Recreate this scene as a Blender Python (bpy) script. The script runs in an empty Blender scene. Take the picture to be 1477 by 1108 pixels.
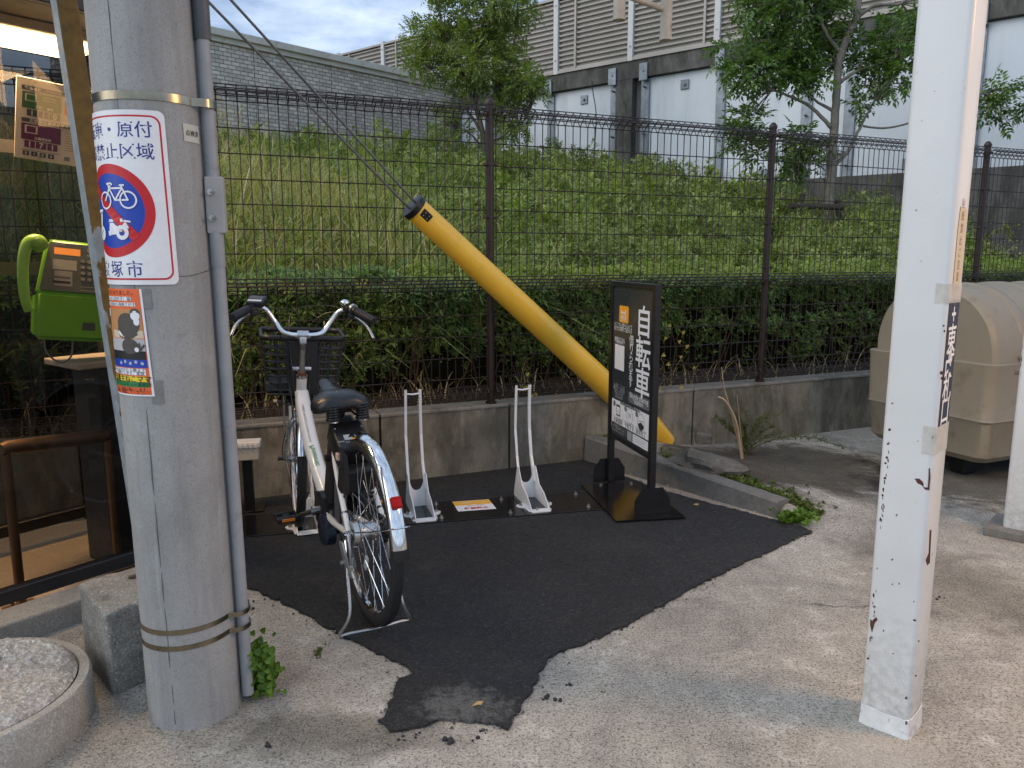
import bpy, bmesh, math, random
import numpy as np
from mathutils import Vector, Matrix
R = math.radians
SC = bpy.context.scene
C = SC.collection
random.seed(7); RNG = np.random.default_rng(11)

# ------------------------------------------------------------------ camera
H = 1.3; FPX = 1115.0; CX, CY = 738.5, 554.0; TILT = math.atan(185/FPX)
cd = bpy.data.cameras.new('camera'); cam = bpy.data.objects.new('camera', cd); C.objects.link(cam)
cam.location = (0, 0, H); cam.rotation_euler = (math.pi/2-TILT, 0, 0)
cd.sensor_width = 36; cd.lens = 36*FPX/1477; cd.clip_end = 500; cd.clip_start = .02
SC.camera = cam
SC.view_settings.view_transform = 'Standard'; SC.view_settings.look = 'None'
SC.view_settings.gamma = 1; SC.view_settings.exposure = 0.98
SC.cycles.max_bounces = 8; SC.cycles.transparent_max_bounces = 16
SC.cycles.use_denoising = True

# ------------------------------------------------------------------ sky
SUN_EL, SUN_AZ = R(38), R(-75)
w = bpy.data.worlds.new('World'); SC.world = w; w.use_nodes = True
nt = w.node_tree; nt.nodes.clear()
def N(t, typ, **k):
    n = t.nodes.new(typ)
    for a, b in k.items(): setattr(n, a, b)
    return n
out = N(nt, 'ShaderNodeOutputWorld'); bg = N(nt, 'ShaderNodeBackground')
sky = N(nt, 'ShaderNodeTexSky', sky_type='NISHITA', sun_disc=False)
sky.sun_elevation = SUN_EL; sky.sun_rotation = SUN_AZ; sky.air_density = 1.2; sky.dust_density = 1.5
tc = N(nt, 'ShaderNodeTexCoord'); mp = N(nt, 'ShaderNodeMapping'); mp.inputs['Scale'].default_value = (1, 1, 3.2)
n1 = N(nt, 'ShaderNodeTexNoise'); n1.inputs['Scale'].default_value = 3.4; n1.inputs['Detail'].default_value = 7; n1.inputs['Roughness'].default_value = .55; n1.inputs['Distortion'].default_value = .6
r1 = N(nt, 'ShaderNodeValToRGB'); r1.color_ramp.elements[0].position = .36; r1.color_ramp.elements[0].color = (.55, .55, .55, 1); r1.color_ramp.elements[1].position = .62; r1.color_ramp.elements[1].color = (.97, .97, .97, 1)
n2 = N(nt, 'ShaderNodeTexNoise'); n2.inputs['Scale'].default_value = 5.5; n2.inputs['Detail'].default_value = 8; n2.inputs['Roughness'].default_value = .6
r2 = N(nt, 'ShaderNodeValToRGB'); r2.color_ramp.elements[0].position = .33; r2.color_ramp.elements[0].color = (1.9, 2.8, 4.7, 1); r2.color_ramp.elements[1].position = .68; r2.color_ramp.elements[1].color = (6.3, 7.4, 8.9, 1)
mx = N(nt, 'ShaderNodeMix', data_type='RGBA')
L = nt.links.new
L(tc.outputs['Generated'], mp.inputs['Vector']); L(mp.outputs[0], n1.inputs['Vector']); L(mp.outputs[0], n2.inputs['Vector'])
L(n1.outputs['Fac'], r1.inputs[0]); L(n2.outputs['Fac'], r2.inputs[0])
L(r1.outputs[0], mx.inputs['Factor']); L(sky.outputs[0], mx.inputs[6]); L(r2.outputs[0], mx.inputs[7])
L(mx.outputs[2], bg.inputs['Color']); bg.inputs['Strength'].default_value = 0.078
L(bg.outputs[0], out.inputs[0])

# ------------------------------------------------------------------ overcast sun and the warm canopy lamp on the right
sd = bpy.data.lights.new('sun', 'SUN'); sd.energy = 0.7; sd.angle = R(60); sd.color = (1, .95, .88)
so = bpy.data.objects.new('sun', sd); C.objects.link(so)
sv = Vector((math.cos(SUN_EL)*math.sin(SUN_AZ), math.cos(SUN_EL)*math.cos(SUN_AZ)*.0-.35, math.sin(SUN_EL)))
so.rotation_euler = sv.to_track_quat('Z', 'Y').to_euler()
sky.sun_rotation = math.atan2(sv.x, sv.y)
ld = bpy.data.lights.new('canopy_lamp_light', 'AREA'); ld.energy = 38; ld.size = .6; ld.size_y = 1.6; ld.shape = 'RECTANGLE'; ld.color = (1, .56, .22)
lo = bpy.data.objects.new('canopy_lamp_light', ld); C.objects.link(lo)
lo.location = (3.1, 1.45, 2.75); lo.rotation_euler = Vector((.30, .05, 1)).to_track_quat('Z', 'Y').to_euler()

# ------------------------------------------------------------------ pixel helpers: a pixel of the photo and a height / distance give a point of the place
_c, _s = math.cos(TILT), math.sin(TILT)
def ray(px, py):
    a = (px-CX)/FPX; b = -(py-CY)/FPX
    return Vector((a, _c+b*_s, -_s+b*_c))
def G(px, py, z=0.0):
    r = ray(px, py); t = (z-H)/r.z; return Vector((r.x*t, r.y*t, z))
def AY(px, py, Y):
    r = ray(px, py); t = Y/r.y; return Vector((r.x*t, Y, H+r.z*t))
def AP(px, py, p0, n):                    # hit a plane
    r = ray(px, py); o = Vector((0, 0, H)); t = (Vector(p0)-o).dot(Vector(n))/r.dot(Vector(n)); return o+r*t

# ------------------------------------------------------------------ scene graph helpers
def rootof(o):
    while o.parent: o = o.parent
    return o
def tag(o, label=None, cat=None, group=None, kind=None):
    if label: o['label'] = label
    if cat: o['category'] = cat
    if group: o['group'] = group
    if kind: o['kind'] = kind
    return o
def thing(name, label, cat, loc=(0, 0, 0), rotz=0, group=None):
    o = bpy.data.objects.new(name, None); C.objects.link(o); o.location = loc; o.rotation_euler = (0, 0, rotz)
    o.empty_display_size = .1
    return tag(o, label, cat, group)
def M0(o):
    r = rootof(o); return Matrix.Translation(r.location) @ r.rotation_euler.to_matrix().to_4x4()
def obj(name, bm, m, parent=None, world=False, smooth=None, label=None):
    if parent is not None and world: bm.transform(M0(parent).inverted())
    me = bpy.data.meshes.new(name); bm.normal_update(); bm.to_mesh(me); bm.free()
    for mm in (m if isinstance(m, (list, tuple)) else [m]): me.materials.append(mm)
    o = bpy.data.objects.new(name, me); C.objects.link(o)
    if parent is not None: o.parent = parent
    if smooth is not None: smooth_by(me, smooth)
    if label: o['label'] = label
    return o
def smooth_by(me, ang):
    me.polygons.foreach_set('use_smooth', [True]*len(me.polygons))
    if ang < 179:
        b = bmesh.new(); b.from_mesh(me); a = R(ang)
        for e in b.edges:
            if len(e.link_faces) == 2 and e.calc_face_angle(0) > a: e.smooth = False
        b.to_mesh(me); b.free()
def meshobj(name, V, F, m, parent=None, smooth=False):
    """V (n,3) array, F (k,3|4) array"""
    me = bpy.data.meshes.new(name); V = np.asarray(V, dtype=np.float32); F = np.asarray(F, dtype=np.int32)
    me.vertices.add(len(V)); me.vertices.foreach_set('co', V.ravel())
    k = F.shape[1]; me.loops.add(F.size); me.loops.foreach_set('vertex_index', F.ravel())
    me.polygons.add(len(F)); me.polygons.foreach_set('loop_start', np.arange(0, F.size, k, dtype=np.int32)); me.polygons.foreach_set('loop_total', np.full(len(F), k, dtype=np.int32))
    me.polygons.foreach_set('use_smooth', np.full(len(F), smooth))
    me.update(calc_edges=True); me.validate()
    me.materials.append(m)
    o = bpy.data.objects.new(name, me); C.objects.link(o)
    if parent is not None: o.parent = parent
    return o
nb = bmesh.new
def rot(x=0, y=0, z=0): return Matrix.Rotation(R(z), 4, 'Z') @ Matrix.Rotation(R(y), 4, 'Y') @ Matrix.Rotation(R(x), 4, 'X')
def bx(bm, c, s, m=None, bev=0, seg=2, taper=None):
    """box centre c size s, m rotation about its centre"""
    r = bmesh.ops.create_cube(bm, size=1); vs = r['verts']
    for v in vs:
        v.co = Vector((v.co.x*s[0], v.co.y*s[1], v.co.z*s[2]))
        if taper and v.co.z > 0: v.co.x *= taper[0]; v.co.y *= taper[1]
    if bev > 0:
        es = list({e for v in vs for e in v.link_edges})
        vs = list({v for f in bmesh.ops.bevel(bm, geom=vs+es, offset=bev, segments=seg, affect='EDGES', profile=.5)['faces'] for v in f.verts} | {v for v in vs if v.is_valid})
    T = Matrix.Translation(Vector(c)) @ (m or Matrix.Identity(4))
    bmesh.ops.transform(bm, matrix=T, verts=vs)
    return vs
def frame_axes(d):
    d = d.normalized(); a = Vector((0, 0, 1)) if abs(d.z) < .9 else Vector((1, 0, 0))
    x = d.cross(a).normalized(); y = d.cross(x).normalized(); return x, y
def tube(bm, pts, r, seg=8, cap=True, closed=False, flat=None):
    """tube along pts; r number or list; flat=(a,b) scales the section's two axes"""
    pts = [Vector(p) for p in pts]; n = len(pts); rr = r if isinstance(r, (list, tuple)) else [r]*n
    rings = []; px = None
    for i, p in enumerate(pts):
        if closed: d = pts[(i+1) % n]-pts[i-1]
        else: d = pts[min(i+1, n-1)]-pts[max(i-1, 0)]
        if d.length < 1e-9: d = Vector((0, 0, 1))
        d.normalize()
        if px is None: x, y = frame_axes(d)
        else:
            x = px-d*px.dot(d)
            if x.length < 1e-6: x, y = frame_axes(d)
            x.normalize(); y = d.cross(x)
        px = x
        fa, fb = flat if flat else (1, 1)
        rings.append([bm.verts.new(p+x*(math.cos(2*math.pi*k/seg)*rr[i]*fa)+y*(math.sin(2*math.pi*k/seg)*rr[i]*fb)) for k in range(seg)])
    m = n if closed else n-1
    for i in range(m):
        a, b = rings[i], rings[(i+1) % n]
        for k in range(seg): bm.faces.new((a[k], a[(k+1) % seg], b[(k+1) % seg], b[k]))
    if cap and not closed:
        bm.faces.new(list(reversed(rings[0]))); bm.faces.new(rings[-1])
    return rings
def cr(pts, sub=6, closed=False):
    """catmull-rom through pts"""
    P = [Vector(p) for p in pts]; n = len(P); o = []
    g = (lambda i: P[i % n]) if closed else (lambda i: P[max(0, min(n-1, i))])
    for i in range(n if closed else n-1):
        a, b, c, d = g(i-1), g(i), g(i+1), g(i+2)
        for k in range(sub):
            t = k/sub; o.append(.5*((2*b)+(c-a)*t+(2*a-5*b+4*c-d)*t*t+(3*b-a-3*c+d)*t**3))
    if not closed: o.append(P[-1])
    return o
def lathe(bm, prof, seg=32, m=None, cap=True, a0=0, a1=360):
    """prof list of (r,z)"""
    full = abs(a1-a0) > 359; k = seg if full else seg+1; rings = []
    for (r, z) in prof:
        rings.append([bm.verts.new((m or Matrix.Identity(4)) @ Vector((r*math.cos(R(a0+(a1-a0)*i/seg)), r*math.sin(R(a0+(a1-a0)*i/seg)), z))) for i in range(k)])
    for a, b in zip(rings, rings[1:]):
        for i in range(seg): bm.faces.new((a[i], a[(i+1) % k], b[(i+1) % k], b[i]))
    if cap and full:
        if prof[0][0] > 1e-5: bm.faces.new(list(reversed(rings[0])))
        if prof[-1][0] > 1e-5: bm.faces.new(rings[-1])
    return rings
def prism(bm, poly, z0, z1, m=None):
    """extrude a 2d polygon (x,y) from z0 to z1"""
    T = m or Matrix.Identity(4)
    a = [bm.verts.new(T @ Vector((x, y, z0))) for x, y in poly]; b = [bm.verts.new(T @ Vector((x, y, z1))) for x, y in poly]
    n = len(poly)
    bm.faces.new(list(reversed(a))); bm.faces.new(b)
    for i in range(n): bm.faces.new((a[i], a[(i+1) % n], b[(i+1) % n], b[i]))
def basis(o, x, y, z):
    return Matrix(((x[0], y[0], z[0], o[0]), (x[1], y[1], z[1], o[1]), (x[2], y[2], z[2], o[2]), (0, 0, 0, 1)))

# ------------------------------------------------------------------ materials
_mc = {}
def newmat(name):
    m = bpy.data.materials.new(name); m.use_nodes = True; t = m.node_tree; t.nodes.clear()
    o = N(t, 'ShaderNodeOutputMaterial'); p = N(t, 'ShaderNodeBsdfPrincipled'); t.links.new(p.outputs[0], o.inputs[0])
    return m, t, p, o
def ramp(t, fac, stops):
    r = N(t, 'ShaderNodeValToRGB'); e = r.color_ramp.elements
    while len(e) < len(stops): e.new(.5)
    for i, (p, c) in enumerate(stops):
        e[i].position = p; e[i].color = (c[0], c[1], c[2], 1) if hasattr(c, '__len__') else (c, c, c, 1)
    t.links.new(fac, r.inputs[0]); return r.outputs[0]
def noise(t, scale, detail=4, rough=.6, vec=None, dist=0, sc=None, kind='ShaderNodeTexNoise'):
    n = N(t, kind); n.inputs['Scale'].default_value = scale
    if kind == 'ShaderNodeTexNoise':
        n.inputs['Detail'].default_value = detail; n.inputs['Roughness'].default_value = rough; n.inputs['Distortion'].default_value = dist
    v = vec
    if v is None: v = N(t, 'ShaderNodeTexCoord').outputs['Object']
    if sc:
        mp_ = N(t, 'ShaderNodeMapping'); mp_.inputs['Scale'].default_value = sc; t.links.new(v, mp_.inputs['Vector']); v = mp_.outputs[0]
    t.links.new(v, n.inputs['Vector'])
    return n.outputs['Fac'] if kind == 'ShaderNodeTexNoise' else n.outputs['Distance']
def mix(t, fac, a, b, mode='MIX'):
    m = N(t, 'ShaderNodeMix', data_type='RGBA', blend_type=mode)
    for s, v in ((m.inputs['Factor'], fac), (m.inputs[6], a), (m.inputs[7], b)):
        if hasattr(v, 'is_linked') or isinstance(v, bpy.types.NodeSocket): t.links.new(v, s)
        elif hasattr(v, '__len__'): s.default_value = (v[0], v[1], v[2], 1)
        elif s.type == 'VALUE': s.default_value = v
        else: s.default_value = (v, v, v, 1)
    return m.outputs[2]
def math_(t, op, a, b=0.0, c=None, clamp=False):
    m = N(t, 'ShaderNodeMath', operation=op, use_clamp=clamp)
    for i, v in enumerate((a, b) if c is None else (a, b, c)):
        if isinstance(v, bpy.types.NodeSocket): t.links.new(v, m.inputs[i])
        else: m.inputs[i].default_value = v
    return m.outputs[0]
def bump(t, p, h, dist=.01, strength=1.0):
    b = N(t, 'ShaderNodeBump'); b.inputs['Distance'].default_value = dist; b.inputs['Strength'].default_value = strength
    t.links.new(h, b.inputs['Height']); t.links.new(b.outputs[0], p.inputs['Normal'])
def flatm(name, col, rough=.5, metal=0, var=.12, scale=18, bmp=0, bscale=80, spec=.5, coat=0, dirt=None, emit=None):
    """simple procedural material: base colour with noise variation, roughness variation and optional bump, dirt colour"""
    if name in _mc: return _mc[name]
    m, t, p, o = newmat(name)
    c = col
    f = noise(t, scale, 5, .62)
    a = tuple(max(0, x*(1-var)) for x in c); b = tuple(min(1, x*(1+var)) for x in c)
    cc = ramp(t, f, [(.3, a), (.7, b)])
    if dirt:
        f2 = noise(t, dirt[1], 8, .68, dist=.4)
        cc = mix(t, ramp(t, f2, [(dirt[2], 0), (dirt[2]+.12, 1)]), cc, dirt[0])
    t.links.new(cc, p.inputs['Base Color'])
    rr = ramp(t, noise(t, scale*1.7, 4), [(.3, max(0, rough*.8)), (.7, min(1, rough*1.2))]); t.links.new(rr, p.inputs['Roughness'])
    p.inputs['Metallic'].default_value = metal; p.inputs['Specular IOR Level'].default_value = spec
    p.inputs['Coat Weight'].default_value = coat
    if bmp: bump(t, p, noise(t, bscale, 6, .7), bmp)
    if emit: p.inputs['Emission Color'].default_value = (*emit[:3], 1); p.inputs['Emission Strength'].default_value = emit[3]
    _mc[name] = m; return m
def mark(name, col, rough=.55): return flatm(name, col, rough, var=.04, scale=40)

def concrete(name, col, scale=1.0, stain=.5, streak=False, rough=.88, speck=.25, bmp=.004, moss=0, fine=220):
    if name in _mc: return _mc[name]
    m, t, p, o = newmat(name)
    oc = N(t, 'ShaderNodeTexCoord').outputs['Object']
    big = noise(t, 1.3*scale, 7, .6, oc, .5); mid = noise(t, 9*scale, 8, .65, oc); fin = noise(t, fine, 3, .6, oc)
    dk = tuple(x*(1-stain) for x in col)
    c = ramp(t, big, [(.32, dk), (.56, col), (.8, tuple(min(1, x*1.15) for x in col))])
    c = mix(t, .45, c, ramp(t, mid, [(.3, tuple(x*.62 for x in col)), (.68, tuple(x*1.22 for x in col))]))
    c = mix(t, ramp(t, fin, [(.42, speck), (.60, 0)]), c, tuple(x*.42 for x in col))
    c = mix(t, ramp(t, fin, [(.60, 0), (.72, speck*1.4)]), c, tuple(min(1, x*1.55) for x in col))
    if streak:
        s_ = noise(t, 3.4*scale, 9, .70, oc, .6, sc=(1.5, 1.5, .55))
        c = mix(t, ramp(t, s_, [(.40, .78), (.60, 0)]), c, tuple(x*.30 for x in col))
        s2 = noise(t, 9*scale, 6, .65, oc, .3, sc=(1.6, 1.6, .5))
        c = mix(t, ramp(t, s2, [(.58, 0), (.72, .45)]), c, tuple(min(1, x*1.5) for x in col))
    if moss:
        c = mix(t, ramp(t, noise(t, 2.6*scale, 8, .7, oc, .3), [(.52, 0), (.66, moss)]), c, (.055, .058, .028))
    t.links.new(c, p.inputs['Base Color']); p.inputs['Roughness'].default_value = rough; p.inputs['Specular IOR Level'].default_value = .3
    pit = ramp(t, noise(t, 46*scale, 2, .5, oc), [(.24, 0), (.34, 1)])
    hsum = math_(t, 'ADD', math_(t, 'MULTIPLY', fin, .35), math_(t, 'ADD', math_(t, 'MULTIPLY', mid, .9), math_(t, 'MULTIPLY', pit, .5)))
    bump(t, p, hsum, bmp)
    _mc[name] = m; return m

def leafmat(name, cols, rough=.45, trans=.3, spec=.4, patch=None):
    """cols: list of (pos, rgb) over a random value per leaf; patch adds broad colour variation"""
    if name in _mc: return _mc[name]
    m, t, p, o = newmat(name)
    g = N(t, 'ShaderNodeNewGeometry'); rnd = g.outputs['Random Per Island']
    oc = N(t, 'ShaderNodeTexCoord').outputs['Object']
    big = noise(t, patch or 1.6, 4, .6, oc)
    f = math_(t, 'ADD', math_(t, 'MULTIPLY', rnd, .62), math_(t, 'MULTIPLY', math_(t, 'SUBTRACT', big, .25), .76), clamp=True)
    c = ramp(t, f, cols)
    t.links.new(c, p.inputs['Base Color']); p.inputs['Roughness'].default_value = rough; p.inputs['Specular IOR Level'].default_value = spec
    tr = N(t, 'ShaderNodeBsdfTranslucent'); c2 = mix(t, 1.0, c, (1.25, 1.35, .6), 'MULTIPLY'); t.links.new(c2, tr.inputs[0])
    ms = N(t, 'ShaderNodeMixShader'); ms.inputs[0].default_value = trans
    t.links.new(p.outputs[0], ms.inputs[1]); t.links.new(tr.outputs[0], ms.inputs[2]); t.links.new(ms.outputs[0], o.inputs[0])
    _mc[name] = m; return m

# ------------------------------------------------------------------ text (Blender's built-in font) and flat shapes on a surface
def text_bm(s, size, align='CENTER', bold=0.0, vert=False, cell=1.12, space=1.0, res=3):
    cu = bpy.data.curves.new('tmp_text', 'FONT')
    cu.body = '\n'.join(s) if vert else s
    cu.size = size; cu.align_x = align; cu.align_y = 'CENTER'; cu.offset = bold*size; cu.resolution_u = res; cu.space_character = space
    if vert: cu.space_line = cell
    o = bpy.data.objects.new('tmp_text', cu); C.objects.link(o)
    dg = bpy.context.evaluated_depsgraph_get(); dg.update()
    me = bpy.data.meshes.new_from_object(o.evaluated_get(dg)); b = bmesh.new(); b.from_mesh(me)
    bpy.data.objects.remove(o); bpy.data.curves.remove(cu); bpy.data.meshes.remove(me)
    return b
def merge(dst, src, fn):
    vm = {}
    for v in src.verts: vm[v] = dst.verts.new(fn(v.co))
    for f in src.faces:
        try: dst.faces.new([vm[v] for v in f.verts])
        except ValueError: pass
    src.free()
class Sheet:
    """a printed sheet: collects flat shapes in (u,v) metres per ink and maps them on a surface fn(u,v,lift)"""
    def __init__(s, fn): s.fn = fn; s.ink = {}
    def bm(s, key): return s.ink.setdefault(key, bmesh.new())
    def poly(s, key, pts, lift): 
        b = s.bm(key); b.faces.new([b.verts.new(s.fn(x, y, lift)) for x, y in pts])
    def rect(s, key, x0, y0, x1, y1, lift, n=1, m=1):
        b = s.bm(key); g = [[b.verts.new(s.fn(x0+(x1-x0)*i/n, y0+(y1-y0)*j/m, lift)) for i in range(n+1)] for j in range(m+1)]
        for j in range(m):
            for i in range(n): b.faces.new((g[j][i], g[j][i+1], g[j+1][i+1], g[j+1][i]))
    def disc(s, key, x, y, r0, r1, lift, n=40, rings=1, a0=0, a1=360, sx=1):
        b = s.bm(key); g = []
        for j in range(rings+1):
            r = r0+(r1-r0)*j/rings
            g.append([b.verts.new(s.fn(x+sx*r*math.cos(R(a0+(a1-a0)*i/n)), y+r*math.sin(R(a0+(a1-a0)*i/n)), lift)) for i in range(n+1)])
        for j in range(rings):
            for i in range(n):
                if r0 == 0 and j == 0: b.faces.new((g[0][i], g[1][i], g[1][i+1]))
                else: b.faces.new((g[j][i], g[j+1][i], g[j+1][i+1], g[j][i+1]))
    def line(s, key, pts, wd, lift):
        b = s.bm(key)
        for (x0, y0), (x1, y1) in zip(pts, pts[1:]):
            d = Vector((x1-x0, y1-y0)); 
            if d.length == 0: continue
            d.normalize(); nx, ny = -d.y*wd/2, d.x*wd/2; ex, ey = d.x*wd*.35, d.y*wd*.35
            b.faces.new([b.verts.new(s.fn(*q, lift)) for q in ((x0-nx-ex, y0-ny-ey), (x1-nx+ex, y1-ny+ey), (x1+nx+ex, y1+ny+ey), (x0+nx-ex, y0+ny-ey))])
    def text(s, key, txt, x, y, size, lift, bold=0.0, align='CENTER', vert=False, cell=1.12, sx=1.0, space=1.0, shear=0):
        src = text_bm(txt, size, align, bold, vert, cell, space)
        # drop the leading of the font: centre on the given point
        if len(src.verts):
            ys = [v.co.y for v in src.verts]; cy = (max(ys)+min(ys))/2
        else: cy = 0
        merge(s.bm(key), src, lambda c: s.fn(x+c.x*sx, y+(c.y-cy), lift))
    def build(s, names, parent, world=True):
        os_ = []
        for k, b in s.ink.items():
            nm, m = names[k]; bmesh.ops.recalc_face_normals(b, faces=[])
            os_.append(obj(nm, b, m, parent, world=world))
        return os_
# ================================================================== SETTING
FO = Vector((-.11, 4.58, 0)); FU = Vector((.9165, .40, 0)).normalized(); FN = Vector((-FU.y, FU.x, 0))
def fp(s, t, z=0.0): return Vector((FO.x+FU.x*s+FN.x*t, FO.y+FU.y*s+FN.y*t, z))
def st(x, y): dx, dy = x-FO.x, y-FO.y; return dx*FU.x+dy*FU.y, dx*FN.x+dy*FN.y
KA = Vector((.46, 4.80, 0)); KB = Vector((1.325, 3.715, 0)); KD = (KB-KA).normalized(); KN = Vector((-KD.y, KD.x, 0))   # KN points to the right/back side
def ground_h(x, y):
    """flat yard with the low soil mound behind the slanting kerb"""
    d = Vector((x, y, 0))-KA; a = d.dot(KD)/(KB-KA).length; e = d.dot(KN)
    if e < .055: return 0.0
    ha = .155+(.07-.155)*max(0, min(1.0, a))
    end = 1.0 if a < .9 else math.exp(-((a-.9)/.22)**2)
    return ha*math.exp(-(max(0, e-.12)/.52)**2)*end
def slope_h(x, y):
    s, t = st(x, y); return .36+.235*max(0, t-.1)+.05*math.sin(1.3*s+.4)*math.sin(.9*t)+(.0 if t > 1 else 0)

# materials of the ground
def ground_mat():
    m, t, p, o = newmat('yard_concrete')
    oc = N(t, 'ShaderNodeTexCoord').outputs['Object']; sx = N(t, 'ShaderNodeSeparateXYZ'); t.links.new(oc, sx.inputs[0])
    big = noise(t, .95, 8, .6, oc, .6); b2 = noise(t, 2.4, 9, .66, oc, .8); mid = noise(t, 11, 8, .7, oc, .2); fin = noise(t, 190, 3, .65, oc); f2 = noise(t, 75, 5, .75, oc)
    base = ramp(t, big, [(.30, (.28, .26, .215)), (.48, (.41, .385, .32)), (.70, (.49, .46, .39))])
    c = mix(t, ramp(t, b2, [(.38, .70), (.53, 0)]), base, (.14, .133, .118))
    c = mix(t, .40, c, ramp(t, mid, [(.28, (.14, .13, .11)), (.72, (.48, .455, .40))]))
    # worn smooth skin with pale flecks
    c = mix(t, ramp(t, math_(t, 'MULTIPLY', ramp(t, b2, [(.5, 0), (.62, 1)]), ramp(t, mid, [(.5, 0), (.62, 1)])), [(.1, 0), (.6, .55)]), c, (.56, .54, .49))
    c = mix(t, ramp(t, f2, [(.32, .85), (.49, 0)]), c, (.075, .07, .062))
    gr = noise(t, 120, 2, .5, oc)
    c = mix(t, ramp(t, gr, [(.34, .75), (.46, 0)]), c, (.07, .066, .06))
    c = mix(t, ramp(t, fin, [(.54, 0), (.66, .75)]), c, (.66, .64, .60))
    # old dark patch of grimy ground behind the kerb, then a darker area around the front of the storage box
    def spot(cx_, cy_, rx, ry, hard=.35):
        dx = math_(t, 'DIVIDE', math_(t, 'SUBTRACT', sx.outputs[0], cx_), rx); dy = math_(t, 'DIVIDE', math_(t, 'SUBTRACT', sx.outputs[1], cy_), ry)
        r = math_(t, 'SQRT', math_(t, 'ADD', math_(t, 'MULTIPLY', dx, dx), math_(t, 'MULTIPLY', dy, dy)))
        r = math_(t, 'ADD', r, math_(t, 'MULTIPLY', math_(t, 'SUBTRACT', b2, .5), 1.3))
        r = math_(t, 'ADD', r, math_(t, 'MULTIPLY', math_(t, 'SUBTRACT', mid, .5), .5))
        return ramp(t, r, [(1-hard, 1), (1.0, 0)])
    c = mix(t, math_(t, 'MULTIPLY', spot(1.65, 4.65, .95, .80), .92), c, (.24, .215, .18), 'MULTIPLY')
    c = mix(t, math_(t, 'MULTIPLY', spot(3.2, 4.35, 1.2, .70, .2), .85), c, (.25, .24, .22), 'MULTIPLY')
    c = mix(t, math_(t, 'MULTIPLY', spot(1.75, 2.95, .45, .50, .5), .60), c, (.5, .47, .41), 'MULTIPLY')
    c = mix(t, math_(t, 'MULTIPLY', spot(.97, 1.86, .22, .15, .7), .35), c, (.52, .50, .45))
    c = mix(t, math_(t, 'MULTIPLY', spot(-.50, 1.95, .42, .14, .6), .75), c, (.45, .44, .41), 'MULTIPLY')
    c = mix(t, math_(t, 'MULTIPLY', spot(-2.1, 3.1, .55, .80, .4), .75), c, (.30, .22, .15))  # warm lamplight on the booth floor, put into the ground colour
    # cracks
    vw = N(t, 'ShaderNodeVectorMath', operation='ADD'); nn = N(t, 'ShaderNodeTexNoise'); nn.inputs['Scale'].default_value = 5; nn.inputs['Detail'].default_value = 6
    t.links.new(oc, nn.inputs['Vector']); sc_ = N(t, 'ShaderNodeVectorMath', operation='SCALE'); t.links.new(nn.outputs['Color'], sc_.inputs[0]); sc_.inputs['Scale'].default_value = .35
    t.links.new(oc, vw.inputs[0]); t.links.new(sc_.outputs[0], vw.inputs[1])
    vo = N(t, 'ShaderNodeTexVoronoi', feature='DISTANCE_TO_EDGE'); vo.inputs['Scale'].default_value = .95; t.links.new(vw.outputs[0], vo.inputs['Vector'])
    crk = ramp(t, vo.outputs['Distance'], [(.0, 1), (.0065, 0)])
    crk = math_(t, 'MULTIPLY', crk, ramp(t, noise(t, 1.1, 3, .5, oc), [(.56, 0), (.66, 1)]))
    c = mix(t, math_(t, 'MULTIPLY', crk, .8), c, (.045, .04, .035))
    t.links.new(c, p.inputs['Base Color']); p.inputs['Roughness'].default_value = .86; p.inputs['Specular IOR Level'].default_value = .3
    h = math_(t, 'ADD', math_(t, 'MULTIPLY', f2, .8), math_(t, 'MULTIPLY', mid, .9)); h = math_(t, 'SUBTRACT', h, math_(t, 'MULTIPLY', crk, 1.5))
    bump(t, p, h, .006)
    return m
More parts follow.
